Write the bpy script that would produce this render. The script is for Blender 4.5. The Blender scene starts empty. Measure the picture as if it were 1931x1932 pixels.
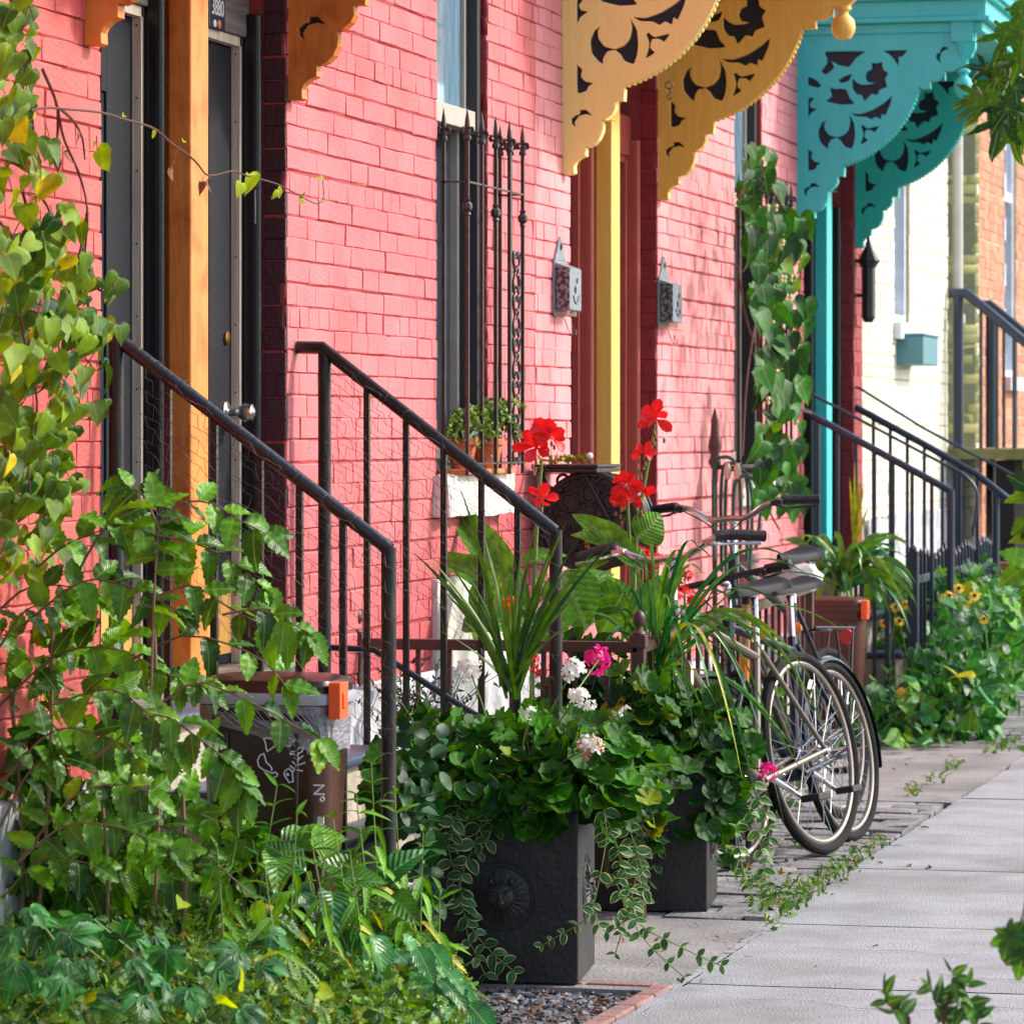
import bpy, math, random
import numpy as np
from mathutils import Vector, Matrix
R = math.radians
rnd = random.Random(7)
rng = np.random.default_rng(11)
scene = bpy.context.scene
col = scene.collection

# ------------------------------------------------------------------ camera
FD, CX, HY = 7396.0, 965.5, 816.7            # focal length, centre column and horizon row (photo at 1931 px)
PHI = math.atan((2866 - CX) / FD)            # camera looks this far left of the facade direction (+y)
CAM = Vector((3.54, 0.0, 1.5))
VD = Vector((-math.sin(PHI), math.cos(PHI), 0))
RD = Vector((math.cos(PHI), math.sin(PHI), 0))
cd = bpy.data.cameras.new('camera')
cam = bpy.data.objects.new('camera', cd)
col.objects.link(cam)
cam.location = CAM
cam.rotation_euler = (R(90), 0, PHI)
cd.sensor_fit = 'HORIZONTAL'; cd.sensor_width = 36
cd.lens = 36 * FD / 1931
cd.shift_y = -(966 - HY) / 1931
cd.clip_start = 0.5; cd.clip_end = 600
cd.dof.use_dof = True; cd.dof.focus_distance = 11.3; cd.dof.aperture_fstop = 9.5
scene.camera = cam

# ------------------------------------------------------------------ light
SUNV = Vector((0.70, 0.36, 0.60)).normalized()   # towards the sun
elev = math.asin(SUNV.z); azim = math.atan2(SUNV.x, SUNV.y)
w = bpy.data.worlds.new('World'); scene.world = w; w.use_nodes = True
nt = w.node_tree
bgn = nt.nodes['Background']
sky = nt.nodes.new('ShaderNodeTexSky'); sky.sky_type = 'NISHITA'; sky.sun_disc = False
sky.sun_elevation = elev; sky.sun_rotation = azim
sky.dust_density = 2.0; sky.air_density = 1.0
nt.links.new(sky.outputs[0], bgn.inputs[0]); bgn.inputs[1].default_value = 0.15
sl = bpy.data.lights.new('sun', 'SUN'); sl.energy = 2.1; sl.angle = R(5); sl.color = (1.0, 0.92, 0.82)
so = bpy.data.objects.new('sun', sl); col.objects.link(so)
so.rotation_euler = (-SUNV).to_track_quat('-Z', 'Y').to_euler()
so.location = (10, 10, 12)
scene.view_settings.view_transform = 'Standard'; scene.view_settings.look = 'None'
scene.view_settings.exposure = 1.12; scene.view_settings.gamma = 1.0

# ------------------------------------------------------------------ pixel -> place on a real plane
def ray(px, py): return VD + RD * ((px - CX) / FD) + Vector((0, 0, (HY - py) / FD))
def PX(px, py, x=0.0):
    d = ray(px, py); return CAM + d * ((x - CAM.x) / d.x)
def PY(px, py, y):
    d = ray(px, py); return CAM + d * ((y - CAM.y) / d.y)
def PZ(px, py, z=0.0):
    d = ray(px, py); return CAM + d * ((z - CAM.z) / d.z)
def PD(px, py, dep): return CAM + ray(px, py) * dep
def wy(px): return PX(px, HY, 0.0).y           # facade position of an image column

# ------------------------------------------------------------------ materials
MATS = {}
def srgb(r, g, b):
    f = lambda c: (c / 12.92 if c <= 0.04045 else ((c + 0.055) / 1.055) ** 2.4)
    return (f(r / 255), f(g / 255), f(b / 255), 1)
def mat(name, c, rough=0.6, c2=None, scale=8, amt=0.5, bump=0.0, bscale=60, metal=0.0, spec=0.5, trans=0.0,
        island=0.0, stretch=None, coat=0.0, c3=None, s3=2.0, lo=0.35, hi=0.65, low_tone=None, chips=None):
    if name in MATS: return MATS[name]
    m = bpy.data.materials.new(name); m.use_nodes = True; MATS[name] = m
    n = m.node_tree.nodes; L = m.node_tree.links
    p = n['Principled BSDF']
    p.inputs['Roughness'].default_value = rough; p.inputs['Metallic'].default_value = metal
    p.inputs['Specular IOR Level'].default_value = spec
    if coat: p.inputs['Coat Weight'].default_value = coat; p.inputs['Coat Roughness'].default_value = 0.15
    tc = n.new('ShaderNodeTexCoord'); src = tc.outputs['Object']
    if stretch:
        mp = n.new('ShaderNodeMapping'); mp.inputs['Scale'].default_value = stretch
        L.new(src, mp.inputs[0]); src = mp.outputs[0]
    cs = srgb(*c) if max(c) > 1 else (*c, 1)
    if c2 is None: c2 = tuple(v * 0.8 for v in c)
    c2s = srgb(*c2) if max(c) > 1 else (*c2, 1)
    nz = n.new('ShaderNodeTexNoise'); nz.inputs['Scale'].default_value = scale; nz.inputs['Detail'].default_value = 5
    nz.inputs['Roughness'].default_value = 0.6
    L.new(src, nz.inputs['Vector'])
    rmp = n.new('ShaderNodeValToRGB'); rmp.color_ramp.elements[0].position = lo; rmp.color_ramp.elements[1].position = hi
    L.new(nz.outputs[0], rmp.inputs[0])
    mul = n.new('ShaderNodeMath'); mul.operation = 'MULTIPLY'; mul.inputs[1].default_value = amt
    L.new(rmp.outputs[0], mul.inputs[0])
    mx = n.new('ShaderNodeMix'); mx.data_type = 'RGBA'
    mx.inputs[6].default_value = cs; mx.inputs[7].default_value = c2s
    L.new(mul.outputs[0], mx.inputs[0])
    outc = mx.outputs[2]
    if c3:
        n3 = n.new('ShaderNodeTexNoise'); n3.inputs['Scale'].default_value = s3; n3.inputs['Detail'].default_value = 6
        L.new(tc.outputs['Object'], n3.inputs['Vector'])
        r3 = n.new('ShaderNodeValToRGB'); r3.color_ramp.elements[0].position = 0.5; r3.color_ramp.elements[1].position = 0.72
        L.new(n3.outputs[0], r3.inputs[0])
        m3 = n.new('ShaderNodeMix'); m3.data_type = 'RGBA'; m3.inputs[7].default_value = srgb(*c3)
        L.new(r3.outputs[0], m3.inputs[0]); L.new(outc, m3.inputs[6]); outc = m3.outputs[2]
    if chips:
        n4 = n.new('ShaderNodeTexNoise'); n4.inputs['Scale'].default_value = chips[0]; n4.inputs['Detail'].default_value = 9; n4.inputs['Roughness'].default_value = .72
        L.new(src, n4.inputs['Vector'])
        r4 = n.new('ShaderNodeValToRGB'); r4.color_ramp.elements[0].position = chips[2]; r4.color_ramp.elements[1].position = chips[2] + .015
        L.new(n4.outputs[0], r4.inputs[0])
        m4 = n.new('ShaderNodeMix'); m4.data_type = 'RGBA'; m4.inputs[7].default_value = srgb(*chips[1])
        L.new(r4.outputs[0], m4.inputs[0]); L.new(outc, m4.inputs[6]); outc = m4.outputs[2]
    if low_tone:  # mixes in a deeper tone towards the bottom, edge broken by noise
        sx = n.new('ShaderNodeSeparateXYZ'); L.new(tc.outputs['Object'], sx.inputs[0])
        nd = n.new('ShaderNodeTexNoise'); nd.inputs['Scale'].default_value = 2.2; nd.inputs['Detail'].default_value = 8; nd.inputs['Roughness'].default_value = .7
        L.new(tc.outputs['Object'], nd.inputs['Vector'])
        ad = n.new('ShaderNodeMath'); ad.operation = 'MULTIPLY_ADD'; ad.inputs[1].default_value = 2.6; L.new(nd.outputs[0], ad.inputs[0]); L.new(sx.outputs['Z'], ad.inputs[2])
        md = n.new('ShaderNodeMapRange'); md.inputs['From Min'].default_value = low_tone[0] + .9; md.inputs['From Max'].default_value = low_tone[0] + 1.9; md.inputs['To Min'].default_value = .75; md.inputs['To Max'].default_value = 0
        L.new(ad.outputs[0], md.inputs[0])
        mm = n.new('ShaderNodeMix'); mm.data_type = 'RGBA'; mm.inputs[7].default_value = srgb(*low_tone[1]); L.new(md.outputs[0], mm.inputs[0]); L.new(outc, mm.inputs[6]); outc = mm.outputs[2]
    if island:
        g = n.new('ShaderNodeNewGeometry')
        hs = n.new('ShaderNodeHueSaturation')
        ma = n.new('ShaderNodeMapRange'); ma.inputs['To Min'].default_value = 1 - island; ma.inputs['To Max'].default_value = 1 + island * 0.8
        L.new(g.outputs['Random Per Island'], ma.inputs[0]); L.new(ma.outputs[0], hs.inputs['Value'])
        L.new(outc, hs.inputs['Color']); outc = hs.outputs[0]
    L.new(outc, p.inputs['Base Color'])
    if bump:
        b = n.new('ShaderNodeTexNoise'); b.inputs['Scale'].default_value = bscale; b.inputs['Detail'].default_value = 6
        L.new(src, b.inputs['Vector'])
        bp = n.new('ShaderNodeBump'); bp.inputs['Strength'].default_value = bump; bp.inputs['Distance'].default_value = 0.01
        L.new(b.outputs[0], bp.inputs['Height']); L.new(bp.outputs[0], p.inputs['Normal'])
    if trans:
        tr = n.new('ShaderNodeBsdfTranslucent'); L.new(outc, tr.inputs[0])
        ms = n.new('ShaderNodeMixShader'); ms.inputs[0].default_value = trans
        L.new(p.outputs[0], ms.inputs[1]); L.new(tr.outputs[0], ms.inputs[2])
        L.new(ms.outputs[0], n['Material Output'].inputs[0])
    return m

def leafmat(name, ca, cb, cc=None, vein=(150, 180, 90), rough=0.5, trans=0.26, veins=True, vamt=0.45, cut=0.93, pleat=0.0, spec=0.34):
    """green that varies leaf by leaf between ca and cb (a few of cc), with a pale midrib and side veins"""
    if name in MATS: return MATS[name]
    m = bpy.data.materials.new(name); m.use_nodes = True; MATS[name] = m
    n = m.node_tree.nodes; L = m.node_tree.links; p = n['Principled BSDF']
    p.inputs['Roughness'].default_value = rough; p.inputs['Specular IOR Level'].default_value = spec
    g = n.new('ShaderNodeNewGeometry')
    rp = n.new('ShaderNodeValToRGB'); e = rp.color_ramp.elements
    e[0].color = srgb(*ca); e[1].color = srgb(*cb); e[1].position = cut - 0.05
    if cc:
        k = e.new(cut); k.color = srgb(*cb); k2 = e.new(min(0.999, cut + 0.02)); k2.color = srgb(*cc)
    L.new(g.outputs['Random Per Island'], rp.inputs[0]); outc = rp.outputs[0]
    tc = n.new('ShaderNodeTexCoord')
    nz = n.new('ShaderNodeTexNoise'); nz.inputs['Scale'].default_value = 25; nz.inputs['Detail'].default_value = 3
    L.new(tc.outputs['Object'], nz.inputs['Vector'])
    hs = n.new('ShaderNodeHueSaturation'); mr = n.new('ShaderNodeMapRange')
    mr.inputs['From Min'].default_value = .3; mr.inputs['From Max'].default_value = .7
    mr.inputs['To Min'].default_value = .5; mr.inputs['To Max'].default_value = 1.25; hs.inputs['Saturation'].default_value = 1.18
    L.new(nz.outputs[0], mr.inputs[0]); L.new(mr.outputs[0], hs.inputs['Value']); L.new(outc, hs.inputs['Color']); outc = hs.outputs[0]
    uv = n.new('ShaderNodeUVMap'); uv.uv_map = 'leaf'
    sp = n.new('ShaderNodeSeparateXYZ'); L.new(uv.outputs[0], sp.inputs[0])
    ab = n.new('ShaderNodeMath'); ab.operation = 'ABSOLUTE'; L.new(sp.outputs[1], ab.inputs[0])
    def math2(op, a, b):
        k = n.new('ShaderNodeMath'); k.operation = op
        for i, v in enumerate((a, b)):
            if hasattr(v, 'is_linked'): L.new(v, k.inputs[i])
            else: k.inputs[i].default_value = v
        return k.outputs[0]
    if veins:
        rib = math2('LESS_THAN', ab.outputs[0], 0.035)
        # side veins leave the midrib at an angle
        s = math2('SUBTRACT', math2('MULTIPLY', sp.outputs[0], 9.0), math2('MULTIPLY', ab.outputs[0], 6.0))
        fr = math2('FRACT', s, 0.0)
        sv = math2('MULTIPLY', math2('LESS_THAN', fr, 0.12), 0.5)
        tot = math2('MULTIPLY', math2('MAXIMUM', rib, sv), vamt)
        mx = n.new('ShaderNodeMix'); mx.data_type = 'RGBA'; mx.inputs[7].default_value = srgb(*vein)
        L.new(tot, mx.inputs[0]); L.new(outc, mx.inputs[6]); outc = mx.outputs[2]
        bp = n.new('ShaderNodeBump'); bp.inputs['Strength'].default_value = 0.5 + pleat; bp.inputs['Distance'].default_value = 0.002 + .004 * pleat
        L.new(math2('PINGPONG', s, 0.5), bp.inputs['Height']); L.new(bp.outputs[0], p.inputs['Normal'])
    L.new(outc, p.inputs['Base Color'])
    tr = n.new('ShaderNodeBsdfTranslucent')
    h2 = n.new('ShaderNodeHueSaturation'); h2.inputs['Hue'].default_value = 0.48; h2.inputs['Saturation'].default_value = 1.15; h2.inputs['Value'].default_value = 1.45
    L.new(outc, h2.inputs['Color']); L.new(h2.outputs[0], tr.inputs[0])
    ms = n.new('ShaderNodeMixShader'); ms.inputs[0].default_value = trans
    L.new(p.outputs[0], ms.inputs[1]); L.new(tr.outputs[0], ms.inputs[2]); L.new(ms.outputs[0], n['Material Output'].inputs[0])
    return m

# ------------------------------------------------------------------ mesh builder and scene tree
ORG = {}
def ortho(d):
    d = Vector(d).normalized(); a = Vector((0, 0, 1)) if abs(d.z) < 0.95 else Vector((0, 1, 0))
    u = d.cross(a).normalized(); return u, d.cross(u).normalized()
class MB:
    def __init__(s, M=None): s.V = []; s.L = []; s.S = []; s.I = []; s.U = []; s.n = 0; s.M = M; s.hasuv = False
    def add(s, V, F, mi=0, uv=None):
        V = np.asarray(V, float).reshape(-1, 3)
        if s.M is not None:
            A = np.array(s.M); V = V @ A[:3, :3].T + A[:3, 3]
        s.V.append(V)
        if isinstance(F, np.ndarray):
            s.L.append((F + s.n).ravel()); s.S.append(np.full(len(F), F.shape[1])); k = len(F)
        else:
            s.L.append(np.array([i + s.n for f in F for i in f])); s.S.append(np.array([len(f) for f in F])); k = len(F)
        s.I.append(np.full(k, mi)); s.n += len(V)
        if uv is not None: s.hasuv = True; s.U.append(np.asarray(uv, float))
        else: s.U.append(np.tile([0.5, 0.5], (len(V), 1)))
        return s
    def box(s, x0, x1, y0, y1, z0, z1, mi=0):
        V = [(x0, y0, z0), (x1, y0, z0), (x1, y1, z0), (x0, y1, z0), (x0, y0, z1), (x1, y0, z1), (x1, y1, z1), (x0, y1, z1)]
        return s.add(V, [(3, 2, 1, 0), (4, 5, 6, 7), (0, 1, 5, 4), (1, 2, 6, 5), (2, 3, 7, 6), (3, 0, 4, 7)], mi)
    def bar(s, a, b, w, h=None, mi=0, up=(0, 0, 1)):
        a = Vector(a); b = Vector(b); h = h or w; d = (b - a).normalized(); up = Vector(up)
        if abs(d.dot(up)) > 0.95: up = Vector((0, 1, 0))
        u = d.cross(up).normalized() * w / 2; v = d.cross(u).normalized() * h / 2
        V = [p + q for p in (a, b) for q in (u + v, -u + v, -u - v, u - v)]
        return s.add(V, [(3, 2, 1, 0), (4, 5, 6, 7), (0, 1, 5, 4), (1, 2, 6, 5), (2, 3, 7, 6), (3, 0, 4, 7)], mi)
    def tube(s, pts, r, n=8, mi=0, cap=True):
        pts = [Vector(p) for p in pts]; k = len(pts)
        rr = r if isinstance(r, (list, tuple)) else [r] * k
        ring = []; u = None
        for i in range(k):
            if i == 0: d = pts[1] - pts[0]
            elif i == k - 1: d = pts[-1] - pts[-2]
            else: d = (pts[i] - pts[i - 1]).normalized() + (pts[i + 1] - pts[i]).normalized()
            if d.length < 1e-9: d = Vector((0, 0, 1))
            d.normalize()
            if u is None: u, v = ortho(d)
            else:
                u = (u - d * u.dot(d)); u = u.normalized() if u.length > 1e-6 else ortho(d)[0]; v = d.cross(u)
            m = 1.0
            if 0 < i < k - 1:
                c = (pts[i] - pts[i - 1]).normalized().dot(d); m = 1 / max(0.5, c)
            for j in range(n):
                a = 2 * math.pi * j / n; ring.append(pts[i] + (u * math.cos(a) + v * math.sin(a)) * rr[i] * (1 if m < 1.02 else m ** .7))
        F = [(i * n + j, i * n + (j + 1) % n, (i + 1) * n + (j + 1) % n, (i + 1) * n + j) for i in range(k - 1) for j in range(n)]
        if cap: F += [tuple(range(n - 1, -1, -1)), tuple(range((k - 1) * n, k * n))]
        return s.add(ring, F, mi)
    def lathe(s, base, prof, n=16, mi=0, axis=(0, 0, 1), cap=True):
        base = Vector(base); ax = Vector(axis).normalized(); u, v = ortho(ax); V = []
        for r, h in prof:
            for j in range(n):
                a = 2 * math.pi * j / n; V.append(base + ax * h + (u * math.cos(a) + v * math.sin(a)) * r)
        k = len(prof)
        F = [(i * n + j, (i + 1) * n + j, (i + 1) * n + (j + 1) % n, i * n + (j + 1) % n) for i in range(k - 1) for j in range(n)]
        if cap: F += [tuple(range(n)), tuple(range(k * n - 1, (k - 1) * n - 1, -1))]
        return s.add(V, F, mi)
    def ball(s, c, r, n=10, mi=0, sc=(1, 1, 1)):
        V = []; m = n // 2 + 1
        for i in range(m):
            t = math.pi * (i + .02) / (m - 1 + .04)
            for j in range(n):
                a = 2 * math.pi * j / n
                V.append((c[0] + r * sc[0] * math.sin(t) * math.cos(a), c[1] + r * sc[1] * math.sin(t) * math.sin(a), c[2] + r * sc[2] * math.cos(t)))
        F = [(i * n + j, (i + 1) * n + j, (i + 1) * n + (j + 1) % n, i * n + (j + 1) % n) for i in range(m - 1) for j in range(n)]
        F += [tuple(range(n - 1, -1, -1)), tuple(range((m - 1) * n, m * n))]
        return s.add(V, F, mi)
    def torus(s, c, ax, Rr, r, n=36, k=8, mi=0, sc=(1, 1), a0=0, a1=2 * math.pi):
        c = Vector(c); ax = Vector(ax).normalized(); u, v = ortho(ax); V = []
        full = abs(a1 - a0 - 2 * math.pi) < 1e-6; nn = n if full else n + 1
        for i in range(nn):
            a = a0 + (a1 - a0) * i / n; d = u * math.cos(a) + v * math.sin(a)
            for j in range(k):
                b = 2 * math.pi * j / k; V.append(c + d * (Rr + r * sc[0] * math.cos(b)) + ax * r * sc[1] * math.sin(b))
        F = [(i * k + j, ((i + 1) % nn) * k + j, ((i + 1) % nn) * k + (j + 1) % k, i * k + (j + 1) % k) for i in range(n) for j in range(k)]
        return s.add(V, F, mi)
    def build(s, name, mats, parent=None, smooth=True, bevel=0, auto=35, seg=2):
        if not s.V: return None
        org = ORG.get(parent.name, Vector()) if parent else Vector()
        V = np.concatenate(s.V) - np.array(org)
        Lp = np.concatenate(s.L).astype(np.int32); S = np.concatenate(s.S).astype(np.int32); I = np.concatenate(s.I).astype(np.int32)
        me = bpy.data.meshes.new(name)
        me.vertices.add(len(V)); me.vertices.foreach_set('co', V.astype(np.float32).ravel())
        me.loops.add(len(Lp)); me.loops.foreach_set('vertex_index', Lp)
        me.polygons.add(len(S)); st = np.concatenate([[0], np.cumsum(S)[:-1]]).astype(np.int32)
        me.polygons.foreach_set('loop_start', st); me.polygons.foreach_set('loop_total', S)
        me.polygons.foreach_set('material_index', I)
        me.polygons.foreach_set('use_smooth', np.full(len(S), bool(smooth)))
        if s.hasuv:
            U = np.concatenate(s.U)[Lp]; ul = me.uv_layers.new(name='leaf'); ul.data.foreach_set('uv', U.astype(np.float32).ravel())
        me.update(calc_edges=True); me.validate()
        if not isinstance(mats, (list, tuple)): mats = [mats]
        for m in mats: me.materials.append(m)
        if smooth and auto:
            try: me.set_sharp_from_angle(angle=R(auto))
            except Exception: pass
        o = bpy.data.objects.new(name, me); col.objects.link(o)
        if parent: o.parent = parent
        ORG[o.name] = org
        if bevel:
            b = o.modifiers.new('bevel', 'BEVEL'); b.width = bevel; b.segments = seg; b.limit_method = 'ANGLE'; b.angle_limit = R(40)
        return o
def tag(o, label=None, cat=None, group=None, kind=None):
    if label: o['label'] = label
    if cat: o['category'] = cat
    if group: o['group'] = group
    if kind: o['kind'] = kind
    return o
def thing(name, label, cat, loc=(0, 0, 0), group=None):
    o = bpy.data.objects.new(name, None); col.objects.link(o); o.location = Vector(loc); o.empty_display_size = .1
    ORG[o.name] = Vector(loc); return tag(o, label, cat, group)
def copy_tree(o, parent=None):
    c = o.copy(); col.objects.link(c); c.parent = parent; ORG[c.name] = ORG.get(o.name, Vector())
    for ch in list(o.children): copy_tree(ch, c)
    return c
# ------------------------------------------------------------------ leaf shapes (unit length along +x, normal +z)
def half_leaf(pts, fold=0.25, curl=0.25, wave=0.0, ph=0.0):
    """pts: half outline [(x, y)], from stalk to tip"""
    V = []; U = []; n = len(pts)
    for i, (x, y) in enumerate(pts):
        mx = min(max(x, 0.0), 1.0)
        zc = -curl * mx * mx
        wz = wave * math.sin(i * 1.9 + ph)
        V.append((mx, 0, zc)); U.append((mx, 0))
        for sgn in (1, -1):
            V.append((x, sgn * y, zc + fold * y + wz * y * 2)); U.append((x, sgn * max(y * 2.2, 0.04)))
    F = []
    for i in range(n - 1):
        a, b = i * 3, (i + 1) * 3
        F += [(a, b, b + 1), (a, b + 1, a + 1), (a, a + 2, b + 2), (a, b + 2, b)]
    return np.array(V), np.array(F), np.array(U)
def prof(fn, n, ser=0.0):
    out = []
    for i in range(n + 1):
        t = i / n; y = fn(t)
        x = t
        if ser and 0 < i < n:
            y = y * (1 + (ser if i % 2 else -ser * .4)); x = t + (0.03 if i % 2 else -0.01)
        out.append((x, max(y, 0.0)))
    return out
def rad_leaf(rf, n, cup=0.1, rip=0.0, k=7, curl=0.1):
    """leaf drawn round its stalk point; rf(angle)->radius; two rings"""
    V = [(0, 0, 0)]; U = [(0.5, 0)]
    for ring in (0.55, 1.0):
        for i in range(n):
            a = -math.pi + 2 * math.pi * (i + .5) / n; r = rf(a) * ring if ring == 1 else min(rf(a), .75) * ring
            z = cup * r * r + rip * r * math.cos(k * a) - curl * max(0, math.cos(a)) * r * r
            V.append((r * math.cos(a), r * math.sin(a), z)); U.append((r, math.sin(k * a) * .25 + .01))
    F = []
    for i in range(n):
        j = (i + 1) % n; F += [(0, 1 + i, 1 + j), (1 + i, 1 + n + i, 1 + n + j), (1 + i, 1 + n + j, 1 + j)]
    return np.array(V, float), np.array(F), np.array(U, float)
def var(fn, n=4): return [fn(i) for i in range(n)]
HEART = var(lambda i: half_leaf([(0, 0), (-.10, .16), (-.09, .34), (.08, .47), (.32, .46), (.55, .34), (.78, .17), (.93, .05), (1.03, 0)], .12 + .12 * i, .12 + .14 * i, .04, i))
SERR = var(lambda i: half_leaf(prof(lambda t: .29 * math.sin(math.pi * min(1, t ** .72)) ** .85 + .0, 14, .13), .15 + .12 * i, .15 + .15 * i, .05, i))
OVAL = var(lambda i: half_leaf(prof(lambda t: .33 * math.sin(math.pi * t ** .85) ** .7, 8), .15 + .1 * i, .1 + .15 * i, .03, i))
LANCE = var(lambda i: half_leaf(prof(lambda t: .095 * math.sin(math.pi * t ** .7) ** .8, 8), .5, .15 + .25 * i, .02, i))
BROAD = var(lambda i: half_leaf(prof(lambda t: .21 * math.sin(math.pi * t ** .8) ** .75, 12), .3 + .12 * i, .2 + .2 * i, .04, i))
PETAL = var(lambda i: half_leaf([(0, .02), (.2, .10), (.45, .24), (.7, .33), (.9, .26), (1.0, 0)], .3, -.2 + .2 * i, .05, i))
def ger(a): 
    s = 1 + .07 * abs(math.sin(a * 5)) - (.75 if abs(abs(a) - math.pi) < .22 else 0) * 1.0
    return .5 * s
GERA = var(lambda i: rad_leaf(ger, 34, .25 + .25 * i, .07, 7, .1))
def map_(a):
    lobes = [(0, 1.0, .30), (.95, .82, .28), (-.95, .82, .28), (2.0, .5, .3), (-2.0, .5, .3)]
    r = .30
    for c, h, wd in lobes:
        d = abs(a - c) / wd
        if d < 1.3: r = max(r, h * (1 - .62 * d) + .05 * math.sin(a * 26))
    return r * .62
MAPLE = var(lambda i: rad_leaf(map_, 64, .0, .06, 5, .15 + .15 * i))
def ivy(a):
    r = .36
    for c, h, wd in [(0, 1.0, .5), (1.2, .8, .45), (-1.2, .8, .45), (2.3, .55, .4), (-2.3, .55, .4)]:
        d = abs(a - c) / wd
        if d < 1: r = max(r, h * (1 - .55 * d))
    return r * .55
IVY = var(lambda i: rad_leaf(ivy, 26, .15 * i, .06, 5, .15))
def fan5(i):
    Vs = []; Fs = []; Us = []; n = 0
    for a, s in ((0, 1), (.75, .85), (-.75, .85), (1.5, .6), (-1.5, .6)):
        V, F, U = half_leaf(prof(lambda t: .24 * math.sin(math.pi * t ** .9) ** .8, 8, .12), .25, .3 + .1 * i, .03, i)
        c, sn = math.cos(a), math.sin(a); V = V * s * .62
        V = np.c_[V[:, 0] * c - V[:, 1] * sn, V[:, 0] * sn + V[:, 1] * c, V[:, 2]]
        Vs.append(V); Fs.append(F + n); Us.append(U); n += len(V)
    return np.concatenate(Vs), np.concatenate(Fs), np.concatenate(Us)
CREEP = var(fan5)
def ferny(i):
    Vs = []; Fs = []; Us = []; n = 0
    for k in range(7):
        for sgn in (1, -1):
            t = .12 + k * .12; V, F, U = half_leaf([(0, 0), (.3, .13), (.6, .18), (.8, .08), (1, 0)], .2, .2)
            s = .34 * (1 - .6 * abs(t - .4)); a = sgn * 1.0; c, sn = math.cos(a), math.sin(a); V = V * s
            V = np.c_[V[:, 0] * c - V[:, 1] * sn + t, V[:, 0] * sn + V[:, 1] * c, V[:, 2] - .25 * t * t]
            Vs.append(V); Fs.append(F + n); Us.append(U); n += len(V)
    return np.concatenate(Vs), np.concatenate(Fs), np.concatenate(Us)
FERN = var(ferny)

def leafat(mb, tpl, p, d, nrm, s, mi=0, wd=1.0):
    V, F, U = tpl[rnd.randrange(len(tpl))]
    d = Vector(d).normalized(); nrm = Vector(nrm)
    z = nrm - d * nrm.dot(d)
    if z.length < 1e-4: z = ortho(d)[0]
    z.normalize(); y = z.cross(d)
    A = np.array([d, y * wd, z]) * s
    mb.add(V @ A + np.array(p), F, mi, U)
def rv(s=1.0): return Vector((rnd.gauss(0, s), rnd.gauss(0, s), rnd.gauss(0, s)))
def blade(mb, p0, p1, p2, wd, n=12, mi=0, fold=.35, tip=.12, up=None):
    p0, p1, p2 = Vector(p0), Vector(p1), Vector(p2); V = []; U = []; tw = rnd.uniform(-.6, .6)
    for i in range(n + 1):
        t = i / n; p = p0 * (1 - t) ** 2 + p1 * 2 * t * (1 - t) + p2 * t * t
        d = ((p1 - p0) * (1 - t) + (p2 - p1) * t).normalized()
        q = Vector((1, .25, 0)) if up is None else Vector(up)
        sd = d.cross(q.cross(d)); sd = (q - d * q.dot(d)); sd = sd.normalized() if sd.length > 1e-3 else ortho(d)[0]
        sd = Matrix.Rotation(tw * (1 + t), 3, d) @ sd
        nm = d.cross(sd)
        ww = wd * (.75 + .5 * min(1, t * 3)) * (1 - max(0, (t - .45) / .55) ** 1.6 * (1 - tip * .2)) / 2
        V += [p, p + sd * ww + nm * ww * fold, p - sd * ww + nm * ww * fold]; U += [(t, 0), (t, .5), (t, -.5)]
    F = []
    for i in range(n):
        a, b = i * 3, (i + 1) * 3; F += [(a, b, b + 1), (a, b + 1, a + 1), (a, a + 2, b + 2), (a, b + 2, b)]
    mb.add(V, np.array(F), mi, U)
def interp(pts, n):
    pts = [Vector(p) for p in pts]; out = []; k = len(pts) - 1
    P = [pts[0] * 2 - pts[1]] + pts + [pts[-1] * 2 - pts[-2]]
    for i in range(n + 1):
        s = min(i / n * k, k - 1e-6); j = int(s); t = s - j
        a, b, c, d = P[j], P[j + 1], P[j + 2], P[j + 3]
        out.append(.5 * ((2 * b) + (c - a) * t + (2 * a - 5 * b + 4 * c - d) * t * t + (3 * b - a - 3 * c + d) * t ** 3))
    return out
TOCAM = Vector((.3, -1, .15))
LIGHT = Vector((.7, -.1, .7))
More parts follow.
